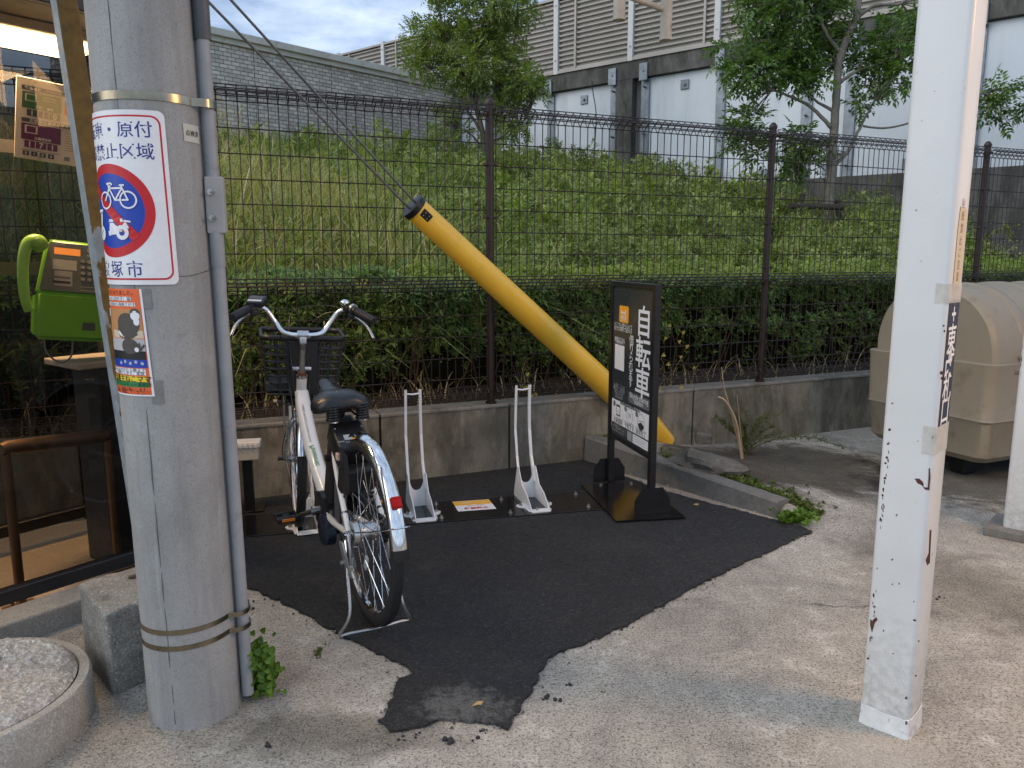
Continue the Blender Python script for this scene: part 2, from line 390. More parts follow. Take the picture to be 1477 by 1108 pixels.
def asphalt_mat():
    m, t, p, o = newmat('fresh_asphalt')
    oc = N(t, 'ShaderNodeTexCoord').outputs['Object']
    vo = N(t, 'ShaderNodeTexVoronoi'); vo.inputs['Scale'].default_value = 120; t.links.new(oc, vo.inputs['Vector'])
    fin = noise(t, 160, 4, .7, oc); mid = noise(t, 22, 6, .65, oc); big = noise(t, 1.7, 6, .6, oc, .4)
    c = ramp(t, fin, [(.32, (.007, .008, .009)), (.52, (.019, .020, .022)), (.66, (.050, .051, .054)), (.76, (.12, .12, .12))])
    c = mix(t, ramp(t, big, [(.45, 0), (.68, .45)]), c, (.050, .049, .047))
    g2 = noise(t, 70, 3, .6, oc)
    c = mix(t, ramp(t, g2, [(.57, 0), (.68, .45)]), c, (.10, .10, .10))
    c = mix(t, ramp(t, g2, [(.30, .7), (.42, 0)]), c, (.006, .006, .007))
    sc = noise(t, 15, 9, .80, oc, .5)
    c = mix(t, math_(t, 'MULTIPLY', ramp(t, sc, [(.54, 0), (.66, .6)]), ramp(t, noise(t, 1.3, 3, .5, oc), [(.48, 0), (.60, 1)])), c, (.085, .083, .078))
    # dusty scuff near the drain end
    sx = N(t, 'ShaderNodeSeparateXYZ'); t.links.new(oc, sx.inputs[0])
    dx = math_(t, 'DIVIDE', math_(t, 'SUBTRACT', sx.outputs[0], -.14), .16); dy = math_(t, 'DIVIDE', math_(t, 'SUBTRACT', sx.outputs[1], 2.06), .12)
    r = math_(t, 'ADD', math_(t, 'MULTIPLY', dx, dx), math_(t, 'MULTIPLY', dy, dy)); r = math_(t, 'ADD', r, math_(t, 'MULTIPLY', math_(t, 'SUBTRACT', noise(t, 30, 8, .75, oc), .5), 4.5))
    c = mix(t, ramp(t, r, [(.0, .65), (.9, 0)]), c, (.20, .20, .19))
    t.links.new(c, p.inputs['Base Color'])
    t.links.new(ramp(t, mid, [(.3, .48), (.7, .78)]), p.inputs['Roughness']); p.inputs['Specular IOR Level'].default_value = .45
    h = math_(t, 'ADD', math_(t, 'MULTIPLY', vo.outputs['Distance'], 1.0), math_(t, 'ADD', fin, math_(t, 'MULTIPLY', mid, .8)))
    bump(t, p, h, .011)
    return m
# ground: one sheet, fine near the camera, reaching the horizon
xs = np.unique(np.concatenate([[-300, -120, -50, -20, -9, -6], np.arange(-4, 0.2, .10), np.arange(.3, 2.4, .045), np.arange(2.4, 6.01, .10), [7, 9, 13, 20, 50, 120, 300]]))
ys = np.unique(np.concatenate([[-300, -120, -50, -20, -8, -3, -1], np.arange(0, 3.4, .10), np.arange(3.4, 5.4, .045), np.arange(5.4, 8.51, .10), [10, 14, 20, 50, 120, 300]]))
gv = [(x, y, ground_h(x, y) if (-1 < x < 4 and 2 < y < 8) else 0.0) for y in ys for x in xs]
nx = len(xs); gf = [(j*nx+i, j*nx+i+1, (j+1)*nx+i+1, (j+1)*nx+i) for j in range(len(ys)-1) for i in range(nx-1)]
ground = meshobj('ground', gv, gf, ground_mat(), smooth=True); tag(ground, kind='structure')

# asphalt patch: a 6 mm proud sheet with a ragged edge
PXA = [(330, 718), (575, 690), (715, 678), (852, 664), (868, 676), (905, 690), (945, 706), (1000, 722), (1060, 737), (1118, 752), (1150, 760), (1172, 769), (1135, 785), (1075, 813), (1000, 850), (960, 872), (915, 898), (880, 915), (842, 930), (812, 940), (790, 953), (778, 972), (768, 998), (752, 1016), (740, 1040), (733, 1054), (715, 1049), (690, 1044), (660, 1042), (635, 1043), (615, 1047), (600, 1053), (566, 1057), (549, 1044), (556, 1024), (568, 1003), (577, 984), (597, 973), (570, 957), (520, 931), (485, 914), (440, 887), (400, 868), (365, 852), (335, 838), (300, 800)]
pts = [G(x, y) for x, y in PXA]; rag = []
for i, a in enumerate(pts):
    b = pts[(i+1) % len(pts)]; n = max(1, int((b-a).length/.022)); far = i < 3 or i > 43
    for k in range(n):
        q = a.lerp(b, k/n); j = .0 if far else .009
        rag.append((q.x+random.uniform(-j, j), q.y+random.uniform(-j, j)))
b = nb(); prism(b, rag, 0.0015, .010)
asph = obj('asphalt_patch', b, asphalt_mat()); tag(asph, kind='structure')
# crumbs of asphalt lying along the edge and on the concrete
cr_m = flatm('asphalt_crumb', (.022, .022, .024), .8)
b = nb()
for (x, y, rr) in [(650, 1072, 5), (690, 1065, 4), (822, 988, 3), (783, 1010, 4), (808, 1012, 3), (388, 1078, 4), (357, 868, 4), (353, 880, 3), (360, 875, 3), (600, 1060, 4), (575, 1068, 3), (870, 1000, 2), (845, 925, 4), (905, 905, 3), (700, 1058, 3), (560, 970, 2), (1355, 862, 3)]:
    for k in range(3):
        q = G(x+random.uniform(-9, 9)*(k > 0), y+random.uniform(-6, 6)*(k > 0)); s_ = rr*.0021*random.uniform(.4, 1.0)
        r = bmesh.ops.create_icosphere(b, subdivisions=1, radius=s_, matrix=Matrix.Translation(q+Vector((0, 0, s_*.4))))
        for v in r['verts']: v.co += Vector([random.uniform(-.3, .3)*s_ for _ in range(3)])
tag(obj('asphalt_crumbs', b, cr_m), 'loose dark crumbs of asphalt scattered along the edge of the patch', 'gravel', kind='stuff')

b = nb(); cnt_ = 0
for i in range(0, len(pts)):
    a_, b2_ = pts[i], pts[(i+1) % len(pts)]
    if i < 4 or i > 43: continue
    for k in range(int((b2_-a_).length/.012)):
        q = a_.lerp(b2_, random.random()); d_ = abs(random.gauss(0, .022)); an = random.uniform(0, 6.28); q = q+Vector((math.cos(an)*d_, math.sin(an)*d_, .003)); s_ = random.uniform(.0012, .0042)
        r_c = bmesh.ops.create_icosphere(b, subdivisions=1, radius=s_, matrix=Matrix.Translation(q+Vector((0, 0, s_*.4))))
for _ in range(260):
    q = G(random.uniform(380, 1100), random.uniform(720, 1010), .0105); s_ = random.uniform(.001, .0022); bmesh.ops.create_icosphere(b, subdivisions=1, radius=s_, matrix=Matrix.Translation(q))
tag(obj('edge_grit', b, flatm('grit_mixed', (.09, .088, .083), .85, var=.9, scale=60)), 'fine grit sprinkled along the ragged asphalt edge', 'gravel', kind='stuff')
# back slope (terrain behind the wall)
soil = flatm('slope_soil', (.045, .036, .022), .95, var=.4, scale=3, bmp=.02, bscale=20)
sv_, sf_ = [], []
ss = np.arange(-14, 17.01, .5); ts = np.concatenate([[.06], np.arange(.3, 21, .45)])
for t_ in ts:
    for s_ in ss:
        q = fp(s_, t_); sv_.append((q.x, q.y, slope_h(q.x, q.y)))
k = len(ss); sf_ = [(j*k+i, j*k+i+1, (j+1)*k+i+1, (j+1)*k+i) for j in range(len(ts)-1) for i in range(k-1)]
tag(meshobj('hillside', sv_, sf_, soil, smooth=True), kind='structure')

# low concrete wall under the fence
wall_m = concrete('wall_concrete', (.30, .275, .215), 1.0, .45, streak=True, speck=.15, bmp=.006, moss=.5)
cap_m = concrete('wall_top_concrete', (.33, .315, .28), 1.6, .5, speck=.5, bmp=.007, moss=.55)
wl = thing('retaining_wall', 'low stained concrete wall carrying the brown mesh fence', 'wall', fp(-4.2, 0))
joints = [-4.2, -2.20, -.70, .10, 1.46, 3.38, 5.5, 8.0]
for a_, b_ in zip(joints, joints[1:]):
    bb = nb(); c_ = fp((a_+b_)/2, .065, .185); m_ = Matrix.Rotation(math.atan2(FU.y, FU.x), 4, 'Z')
    bx(bb, c_, (b_-a_-.012, .15, .43), m_, .006, 2); obj('wall_section', bb, wall_m, wl, world=True)
    bb = nb(); bx(bb, fp((a_+b_)/2, .067, .4055), (b_-a_-.010, .166, .020), m_, .005, 2); obj('wall_top', bb, cap_m, wl, world=True)
bb = nb(); bx(bb, fp(1.9, .075, .17), (12.1, .12, .40), m_); obj('joint_filler', bb, flatm('joint_dark', (.03, .028, .024), .9), wl, world=True)

# ------------------------------------------------------------------ mesh fence
fence_m = flatm('fence_brown', (.028, .016, .013), .42, .0, var=.25, spec=.4, dirt=((.07, .06, .05), 9, .62))
fn = thing('mesh_fence', 'tall dark brown welded wire fence with rolled top along the low wall', 'fence', fp(0, .03, .41))
posts_s = [-4.10, -2.05, 0, 2.07, 4.23, 6.33]
for s_ in posts_s:
    bb = nb(); q = fp(s_, .045); tube(bb, [(q.x, q.y, .38), (q.x, q.y, 2.15)], .024, 14)
    lathe(bb, [(.0265, 2.145), (.0285, 2.155), (.0285, 2.165), (.020, 2.178), (.012, 2.188), (0.0001, 2.190)], 14, Matrix.Translation((q.x, q.y, 0)))
    lathe(bb, [(.024, .412), (.034, .413), (.034, .424), (.024, .43)], 14, Matrix.Translation((q.x, q.y, 0)), cap=False)
    po = obj('fence_post', bb, fence_m, fn, world=True, smooth=40)
    for z in (.50, .80, 1.12, 1.22, 1.52, 1.82, 2.10):
        bb = nb()
        lathe(bb, [(.0245, z-.006), (.028, z-.006), (.028, z+.006), (.0245, z+.006)], 12, Matrix.Translation((q.x, q.y, 0)), cap=False)
        for sg in (-1, 1): bx(bb, fp(s_+sg*.034, .032, z), (.022, .020, .016), m_, .003, 1)
        obj('clamp', bb, fence_m, po, world=True)
def wires(bb, z0, z1, sa, sb, roll):
    # vertical wires every 50 mm, each ending in the folded triangle at top (and bottom)
    n = round((sb-sa)/.05); r = .0030
    for i in range(n+1):
        s_ = sa+(sb-sa)*i/n; wob = random.uniform(-.0015, .0015)
        P_ = [fp(s_+wob, .03, z0), fp(s_+wob, .03, z1-.075), fp(s_, -.010, z1-.035), fp(s_, .03, z1), fp(s_, .068, z1-.035), fp(s_, .036, z1-.078)]
        if roll == 2: P_ = [fp(s_, .036, z0+.072), fp(s_, .062, z0+.035), fp(s_, .03, z0), fp(s_, -.006, z0+.035), fp(s_, .03, z0+.07)]+P_[1:]
        tube(bb, P_, r, 4, cap=False)
    H_ = [z0+.125*k for k in range(1, int((z1-z0-.1)/.125)+1)]
    for z in H_: tube(bb, [fp(sa, .026, z), fp((sa+sb)/2, .026, z-random.uniform(.0, .004)), fp(sb, .026, z)], .0031, 4)
    for (dt, dz) in [(-.012, -.035), (.03, .003), (.070, -.035), (.026, -.076), (.008, -.017), (.05, -.017), (.008, -.055)]:
        tube(bb, [fp(sa, dt, z1+dz), fp(sb, dt, z1+dz)], .0030, 4)
    if roll == 2:
        for (dt, dz) in [(-.008, .035), (.03, -.003), (.064, .035), (.026, .072), (.01, .017)]:
            tube(bb, [fp(sa, dt, z0+dz), fp(sb, dt, z0+dz)], .0030, 4)
for a_, b_ in zip(posts_s, posts_s[1:]):
    bb = nb(); wires(bb, 1.185, 2.14, a_+.03, b_-.03, 1); obj('upper_mesh', bb, fence_m, fn, world=True)
    bb = nb(); wires(bb, .455, 1.175, a_+.03, b_-.03, 2); obj('lower_mesh', bb, fence_m, fn, world=True)

# ------------------------------------------------------------------ far brick wall
PU = Vector((.7706, -.6373, 0)); r_ = ray(803, 150); PO = Vector((r_.x/r_.y*19, 19, 0)); PNn = Vector((-.6373, -.7706, 0))   # faces the camera
def PW(px, py): return AP(px, py, PO, PNn)
corner = PW(655, 115); vr = ray(1771, 369); BD = Vector((vr.x, vr.y, 0)).normalized(); BN = Vector((BD.y, -BD.x, 0))
def BW(px, py): return AP(px, py, corner, BN)
def brick_mat():
    m, t, p, o = newmat('grey_brick_panel')
    uv = N(t, 'ShaderNodeTexCoord').outputs['Object']
    br = N(t, 'ShaderNodeTexBrick'); br.offset = .5; t.links.new(uv, br.inputs['Vector'])
    for k_, v_ in (('Scale', 1), ('Brick Width', .175), ('Row Height', .078), ('Mortar Size', .008), ('Mortar Smooth', .2), ('Bias', -.1)): br.inputs[k_].default_value = v_
    br.inputs['Color1'].default_value = (.50, .44, .36, 1); br.inputs['Color2'].default_value = (.88, .78, .66, 1); br.inputs['Mortar'].default_value = (.20, .18, .16, 1)
    c = mix(t, .25, br.outputs['Color'], ramp(t, noise(t, 1.2, 5, .6, uv), [(.3, (.25, .24, .23)), (.7, (.5, .48, .46))]))
    t.links.new(c, p.inputs['Base Color']); p.inputs['Roughness'].default_value = .85
    bump(t, p, br.outputs['Fac'], -.012); return m
bt = corner.z; zt = BW(420, 66.5).z; bz0 = 1.6
bl = thing('brick_wall', 'tall grey brick patterned wall with pale coping on the upper left', 'wall', Vector((corner.x, corner.y, 0))-BD*9.5, 0)
# local frame: object is rotated so that local X runs along the wall and local Y is up (brick texture runs in object XY)
bw = bpy.data.objects.new('tmp', None)
Lw = 9.5
def flat_panel(name, w_, h_, m, parent, mat4):
    bb = nb(); bx(bb, (w_/2, h_/2, -.1), (w_, h_, .2)); o_ = obj(name, bb, m, parent); o_.matrix_basis = mat4; return o_
o4 = basis(Vector((0, 0, bz0)), BD, Vector((0, 0, 1)), BN); o5 = o4.copy()
for k in range(5):
    w_ = 1.90; mm_ = o4.copy(); st_ = BD*(k*w_); mm_.translation = Vector((st_.x, st_.y, bz0))
    flat_panel('brick_panel', w_-.012, zt-bz0-.24, brick_mat() if k == 0 else bpy.data.materials['grey_brick_panel'], bl, mm_)
bb = nb(); bb2 = nb(); ang = math.atan2(BD.y, BD.x); mB = Matrix.Rotation(ang, 4, 'Z')
cop = flatm('coping_grey', (.60, .56, .48), .7, var=.12, scale=3, dirt=((.40, .37, .31), 2.2, .55))
bc_ = Vector((corner.x, corner.y, 0))-BD*4.75; bx(bb, bc_+Vector((0, 0, zt-.07))-BN*.06, (9.6, .40, .14), mB, .01); bx(bb, bc_+Vector((0, 0, zt-.19))-BN*.08, (9.6, .30, .10), mB)
obj('coping', bb, cop, bl, world=True)
bx(bb2, bc_+Vector((0, 0, (bz0+zt)/2-.1))-BN*.16, (9.5, .10, zt-bz0-.25), mB); obj('wall_core', bb2, flatm('joint_grey', (.2, .2, .19), .9), bl, world=True)

# ------------------------------------------------------------------ concrete frame wall with white panels and the louvred barrier on it
def pwp(s, off=0.0, z=0.0): return PO+PU*s+PNn*off+Vector((0, 0, z))
def PS(px, py=200): q = PW(px, py); return (q-PO).dot(PU), q.z
mP = Matrix.Rotation(math.atan2(PU.y, PU.x), 4, 'Z')
z_pb = PS(1040, 266)[1]; z_bb = PS(1030, 95)[1]; z_bt = PS(1024, 68)[1]; z_top = PS(803, 0)[1]
S0 = PS(655)[0]; S1 = PS(1477)[0]+3.5
pwl = thing('panelled_wall', 'concrete retaining wall clad with big white panels and grey bolted straps', 'wall', pwp(S0))
fc = concrete('frame_concrete', (.16, .155, .14), .6, .45, streak=True, speck=.1, bmp=.01)
wp = flatm('white_panel', (.64, .69, .73), .33, var=.05, scale=1.2, spec=.5, dirt=((.54, .58, .60), 1.4, .6))
def panel_mat():
    m, t, p, o = newmat('white_panel_paint'); oc = N(t, 'ShaderNodeTexCoord').outputs['Object']
    c = ramp(t, noise(t, .8, 6, .6, oc, .3), [(.3, (.58, .635, .68)), (.7, (.68, .725, .76))])
    c = mix(t, ramp(t, noise(t, 1.6, 8, .7, oc, .2, sc=(1.6, 1.6, .16)), [(.52, 0), (.72, .5)]), c, (.40, .43, .43))
    c = mix(t, ramp(t, noise(t, 3.2, 6, .65, oc, .6), [(.62, 0), (.72, .35)]), c, (.78, .80, .82))
    t.links.new(c, p.inputs['Base Color']); p.inputs['Roughness'].default_value = .38; return m
wp = panel_mat()
steel = flatm('zinc_strap', (.22, .25, .28), .45, .6, var=.2, scale=6)
bb = nb(); bx(bb, pwp((S0+S1)/2, -.12, (z_bb+z_bt)/2), (S1-S0, .34, z_bt-z_bb), mP, .01); obj('beam', bb, fc, pwl, world=True)
bb = nb(); bx(bb, pwp((S0+S1)/2, -.12, (z_pb+.2)/2), (S1-S0, .36, z_pb-.2), mP, .01); obj('plinth', bb, fc, pwl, world=True)
sp = PS(900)[0]
for px_ in (900,):
    s_ = PS(px_)[0]; bb = nb(); bx(bb, pwp(s_, -.05, (z_bb+z_pb)/2), (.42, .20, z_bb-z_pb-.004), mP); obj('pillar', bb, fc, pwl, world=True)
# strap positions in pixels of the photo at their foot; panels fill between
straps = [PS(x_)[0] for x_ in (660, 716, 793, 884, 928, 1036, 1160, 1222, 1400)]
straps += [straps[-1]+1.9, straps[-1]+3.8]
edges = sorted(straps)
for i, (a_, b_) in enumerate(zip(edges, edges[1:])):
    if abs((a_+b_)/2-sp) < .35: continue
    bb = nb(); bx(bb, pwp((a_+b_)/2, -.10, (z_bb+z_pb)/2), (b_-a_-.012, .06, z_bb-z_pb-.02), mP, .004, 1); pn_ = obj('white_panel', bb, wp, pwl, world=True)
    bb = nb()
    for zz in (z_bb-.26, z_pb+.16):
        c_ = pwp((a_+b_)/2+.05, -.055, zz); bx(bb, c_, (.19, .03, .19), mP, .006, 1); tube(bb, [c_, c_+PNn*.06], .028, 8)
    obj('anchor_plate', bb, steel, pn_, world=True)
bb = nb(); bx(bb, pwp((S0+S1)/2, -.2, (z_bb+z_pb)/2), (S1-S0, .10, z_bb-z_pb), mP); obj('back_wall', bb, flatm('joint_grey', (.2, .2, .19), .9), pwl, world=True)
for s_ in edges:
    bb = nb(); bx(bb, pwp(s_, -.045, (z_bb+z_pb)/2-.02), (.20, .05, z_bb-z_pb-.05), mP, .006, 1)
    bx(bb, pwp(s_, .075, z_bb+.10), (.20, .04, .36), mP, .006, 1)
    for zz in (z_bb-.2, z_pb+.2, z_bb+.12, (z_bb+z_pb)/2): tube(bb, [pwp(s_, -.03, zz), pwp(s_, .11, zz)], .022, 8)
    obj('strap', bb, steel, pwl, world=True)
# cable hanging in front of the panel
bb = nb(); tube(bb, cr([PW(857, 118)+PNn*.1, PW(859, 135)+PNn*.1, PW(864, 165)+PNn*.12, PW(862, 200)+PNn*.1, PW(858, 240)+PNn*.1]), .012, 5); obj('cable', bb, flatm('cable_black', (.02, .02, .02), .5), pwl, world=True)

# barrier
nbm = flatm('louvre_metal', (.36, .335, .30), .5, .2, var=.08, scale=.8, dirt=((.27, .245, .215), 1.5, .6)); wpm = flatm('white_post', (.60, .60, .57), .5, var=.08)
br_ = thing('noise_barrier', 'brown grey louvred noise barrier with white posts above the concrete beam', 'barrier', pwp(S0, 0, z_bt))
bs0 = PS(803)[0]; bay = (PS(1030)[0]-bs0)/2; zt2 = z_top+.02
kk = range(-5, 7)
for i in kk:
    a_ = bs0+bay*i
    bb = nb(); bx(bb, pwp(a_, .02, (z_bt+zt2)/2+.02), (.13, .13, zt2-z_bt+.06), mP, .008, 1)
    for zz in (z_bt+.3, z_bt+1.5): tube(bb, [pwp(a_, .08, zz), pwp(a_, .11, zz)], .02, 6)
    obj('barrier_post', bb, wpm, br_, world=True)
    # louvre panel: folded slats as one profile
    nl = 15; hh = (zt2-z_bt-.08)/nl; prof = []
    for j in range(nl):
        z0_ = z_bt+.05+j*hh; prof += [(-.02, z0_), (.045, z0_+hh*.18), (.045, z0_+hh*.45), (-.02, z0_+hh*.80)]
    bb = nb(); A_ = [bb.verts.new(pwp(a_+.07, o_, z_)) for o_, z_ in prof]; B_ = [bb.verts.new(pwp(a_+bay-.07, o_, z_)) for o_, z_ in prof]
    for q0 in range(len(prof)-1): bb.faces.new((A_[q0], B_[q0], B_[q0+1], A_[q0+1]))
    bx(bb, pwp(a_+bay/2, -.05, (z_bt+zt2)/2), (bay-.14, .03, zt2-z_bt-.02), mP)
    bx(bb, pwp(a_+bay/2, .03, z_bt+.03), (bay-.14, .11, .06), mP); bx(bb, pwp(a_+bay/2, .03, zt2-.03), (bay-.14, .12, .05), mP)
    pan = obj('louvre_panel', bb, nbm, br_, world=True)
    bb = nb(); bx(bb, pwp(a_+bay*(.27 if i != 1 else .86), .062, (z_bt+zt2)/2), (.05, .02, zt2-z_bt-.12), mP); obj('stiffener', bb, nbm, pan, world=True)

# ------------------------------------------------------------------ slanting kerb, rubble
kerb_m = concrete('kerb_concrete', (.21, .205, .19), 2.0, .45, streak=False, speck=.4, bmp=.006, moss=.35)
kb = nb(); n_ = 26; prev = None
for i in range(n_+1):
    f_ = i/n_; c_ = KA.lerp(KB+KD*.0, f_); zt_ = .165+(.085-.165)*f_; wv = random.uniform(-.002, .002)
    q = [c_+KN*(.0+wv)+Vector((0, 0, -.03)), c_+KN*(.006+wv)+Vector((0, 0, zt_-.008)), c_+KN*(.016+wv)+Vector((0, 0, zt_)), c_+KN*(.10+wv)+Vector((0, 0, zt_+random.uniform(-.002, .002))), c_+KN*.115+Vector((0, 0, zt_-.01)), c_+KN*.12+Vector((0, 0, -.03))]
    vs = [kb.verts.new(p_) for p_ in q]
    if prev:
        for a_ in range(5): kb.faces.new((prev[a_], vs[a_], vs[a_+1], prev[a_+1]))
    if i in (0, n_): kb.faces.new(vs if i else list(reversed(vs)))
    prev = vs
ko = obj('kerb', kb, kerb_m); tag(ko, 'worn slanting concrete kerb at the right edge of the asphalt patch', 'kerb')
def rock(name, label, cat, c, s, m, seed, box=False, rz=0, kindgroup=None):
    rr = random.Random(seed); bb = nb()
    if box:
        bx(bb, (0, 0, 0), s, rot(0, 0, rz), min(s)*.12, 2); bmesh.ops.subdivide_edges(bb, edges=bb.edges[:], cuts=2, use_grid_fill=True); j = min(s)*.05
        for v in bb.verts: v.co += Vector([rr.uniform(-j, j) for _ in range(3)])
    else:
        bmesh.ops.create_icosphere(bb, subdivisions=3, radius=.5)
        ph = [rr.uniform(0, 6) for _ in range(6)]
        for v in bb.verts:
            p_ = v.co.normalized(); f_ = 1+.16*math.sin(5*p_.x+ph[0])*math.sin(4*p_.y+ph[1])+.12*math.sin(9*p_.z+ph[2]+4*p_.x)+rr.uniform(-.04, .04)
            v.co = Vector((p_.x*s[0]*.5*f_, p_.y*s[1]*.5*f_, p_.z*s[2]*.5*f_))
        bmesh.ops.transform(bb, matrix=rot(0, 0, rz), verts=bb.verts)
    bmesh.ops.translate(bb, vec=Vector(c), verts=bb.verts)
    return tag(obj(name, bb, m, smooth=30), label, cat, kindgroup)
rubm = concrete('rubble_concrete', (.19, .18, .155), 4, .5, speck=.5, bmp=.008, moss=.5, fine=160)
def on(px, py, dz=0):
    z = .1
    for _ in range(8): q = G(px, py, z); z = ground_h(q.x, q.y)
    return Vector((q.x, q.y, z+dz))
rock('concrete_rubble', 'rough broken slab of old concrete heaped behind the kerb', 'rubble', on(1018, 676, .0), (.44, .24, .19), rubm, 3, rz=-38)
rock('brick_chunk', 'small square grey chunk lying on the rough broken slab', 'brick', on(1014, 655, .105), (.10, .085, .05), rubm, 5, True, -12)
rock('flat_stone', 'flat brownish stone next to the foot of the yellow guard', 'stone', on(992, 664, .01), (.20, .14, .05), rubm, 8, rz=10)
rock('kerb_chip', 'little pale stone chip by the low end of the slanting kerb', 'stone', on(1133, 752, .004), (.075, .035, .02), concrete('chip', (.33, .31, .26), 5, .3), 9, rz=-30)
# ================================================================== VEGETATION
def unit(a): return a/np.maximum(np.linalg.norm(a, axis=-1, keepdims=True), 1e-9)
def leaf_arrays(P, D, Nn, Ln, Wd, bend=.25, fold=.18):
    """P base points, D directions, Nn normals, lengths, widths -> verts (n*6), quads: two folded halves with a bent tip"""
    D = unit(D); S = unit(np.cross(D, Nn)); Nn = unit(np.cross(S, D)); n = len(P); Ln = Ln[:, None]; Wd = Wd[:, None]
    v0 = P; v1 = P+D*Ln*.45+S*Wd*.5+Nn*Wd*fold; v2 = P+D*Ln*.45-S*Wd*.5+Nn*Wd*fold; vm = P+D*Ln*.5; v3 = P+D*Ln-Nn*Ln*bend
    V = np.stack([v0, v1, vm, v3, v2], 1).reshape(-1, 3)
    i = np.arange(n)*5
    F = np.concatenate([np.stack([i, i+1, i+3, i+2], 1), np.stack([i, i+2, i+3, i+4], 1)])
    return V, F
def vis(P, m=90, ymin=-200, ymax=1300):
    """keep points that fall in or near the frame (the rest would never be seen)"""
    P = np.asarray(P); v = P[:, 2]-H; fw = P[:, 1]*_c-v*_s; px = CX+FPX*P[:, 0]/np.maximum(fw, .01); py = CY-FPX*(v*_c+P[:, 1]*_s)/np.maximum(fw, .01)
    return (fw > .1) & (px > -m-60) & (px < 1477+m+60) & (py > ymin) & (py < ymax)
def rdir(n, up=.3, spread=1.0):
    d = RNG.normal(size=(n, 3))*spread; d[:, 2] += up; return unit(d)
def whorls(C_, A_, k, Ln, Wd, tilt=.9, **kw):
    """k leaves round each shoot tip C_ with axis A_"""
    n = len(C_); A_ = unit(A_); ref = np.where(np.abs(A_[:, 2:3]) < .9, np.array([[0, 0, 1.]]), np.array([[1., 0, 0]])); X = unit(np.cross(A_, ref)); Y = np.cross(A_, X)
    ph = RNG.uniform(0, 6.28, n); P, D, NN, LL = [], [], [], []
    for j in range(k):
        a = ph+j*2.399+RNG.normal(0, .15, n); tl = tilt*RNG.uniform(.45, 1.25, n)
        d = A_*np.cos(tl)[:, None]+(X*np.cos(a)[:, None]+Y*np.sin(a)[:, None])*np.sin(tl)[:, None]
        P.append(C_-A_*(.25*Ln)*RNG.uniform(0, 1, n)[:, None]*(j/k)*1.5); D.append(d); NN.append(A_+d*-.2); LL.append(Ln*RNG.uniform(.65, 1.15, n))
    P, D, NN, LL = map(np.concatenate, (P, D, NN, LL))
    return leaf_arrays(P, D, NN, LL, LL*Wd, **kw)
def st_np(P): dx, dy = P[:, 0]-FO.x, P[:, 1]-FO.y; return dx*FU.x+dy*FU.y, dx*FN.x+dy*FN.y
def fpn(s, t, z): return np.stack([FO.x+FU.x*s+FN.x*t, FO.y+FU.y*s+FN.y*t, z], 1)
def slp(s, t): return .36+.235*np.maximum(0, t-.1)+.05*np.sin(1.3*s+.4)*np.sin(.9*t)
def bumpf(s, t, seed=0): return np.sin(3.1*s+seed)*np.sin(4.3*t+2*seed)+.6*np.sin(7.3*s+1.7+seed)*np.sin(6.1*t+seed)+.5*np.sin(13*s+seed*3)
def beyond_ok(s, t):
    P = fpn(s, t, 0*s); a = (P[:, 0]-PO.x)*PNn.x+(P[:, 1]-PO.y)*PNn.y; b = (P[:, 0]-corner.x)*BN.x+(P[:, 1]-corner.y)*BN.y
    return (a > .35) & (b > .35)
TREE_R = None
allV = {}
def add(key, VF, mat, label, cat):
    e = allV.setdefault(key, [[], [], 0, mat, label, cat]); V, F = VF; e[0].append(V); e[1].append(F+e[2]); e[2] += len(V)

hedge_m = leafmat('hedge_leaf', [(.05, (0.044, 0.084, 0.024)), (.4, (0.100, 0.176, 0.044)), (.75, (0.190, 0.300, 0.073)), (1, (0.340, 0.460, 0.120))], .42, .25, patch=2.2)
azalea_m = leafmat('azalea_leaf', [(.05, (0.090, 0.127, 0.024)), (.45, (0.196, 0.270, 0.044)), (.8, (0.330, 0.406, 0.074)), (1, (0.480, 0.496, 0.120))], .45, .3, patch=1.5)
herb_m = leafmat('herb_leaf', [(.05, (.075, .125, .035)), (.4, (.20, .25, .065)), (.75, (.34, .385, .11)), (1, (.50, .52, .20))], .55, .3, patch=.9)
grass_m = leafmat('grass_blade', [(.02, (0.076, 0.127, 0.025)), (.36, (0.177, 0.253, 0.057)), (.58, (0.316, 0.354, 0.108)), (.80, (0.569, 0.481, 0.216)), (1, (0.750, 0.658, 0.380))], .6, .3, patch=.7)
straw_m = leafmat('dry_grass', [(.05, (.26, .20, .085)), (.5, (.56, .45, .23)), (1, (.78, .70, .46))], .7, .3, patch=1.0)

# 1. hedge right behind the fence: a front face full of whorls, an upper face, darkness and twigs inside
def front_face(n, s0, s1, z0, z1, dens_bottom, mat, key, label, L_, W_, k_):
    s = RNG.uniform(s0, s1, n); z = z0+(z1-z0)*RNG.power(dens_bottom, n); t = .30+.13*bumpf(s, z*1.6, 2)*.45+RNG.exponential(.10, n)+(.22*(1-(z-z0)/(z1-z0)))
    P = fpn(s, t, z); A = np.stack([-FN.x+0*s, -FN.y+0*s, 1.0+0*s], 1)+RNG.normal(0, .45, (n, 3)); add(key, whorls(P, A, k_, L_, W_), mat, label, 'hedge')
front_face(6200, -4.0, 1.6, .55, 1.10, 1.3, hedge_m, 'hedge', 'dark green clipped hedge packed close behind the lower half of the fence', .068, .30, 8)
front_face(5600, 1.2, 7.0, .62, 1.13, 1.7, hedge_m, 'hedge', None, .052, .38, 7)
front_face(4200, -2.6, 7.0, .42, .85, 1.1, hedge_m, 'hedge', None, .055, .34, 7)
n = 11000; s = RNG.uniform(-2.8, 8.0, n); t = RNG.uniform(.35, 1.5, n); z = 1.12+.035*bumpf(s, t, 1)+.06*(t-.4)+RNG.normal(0, .018, n)
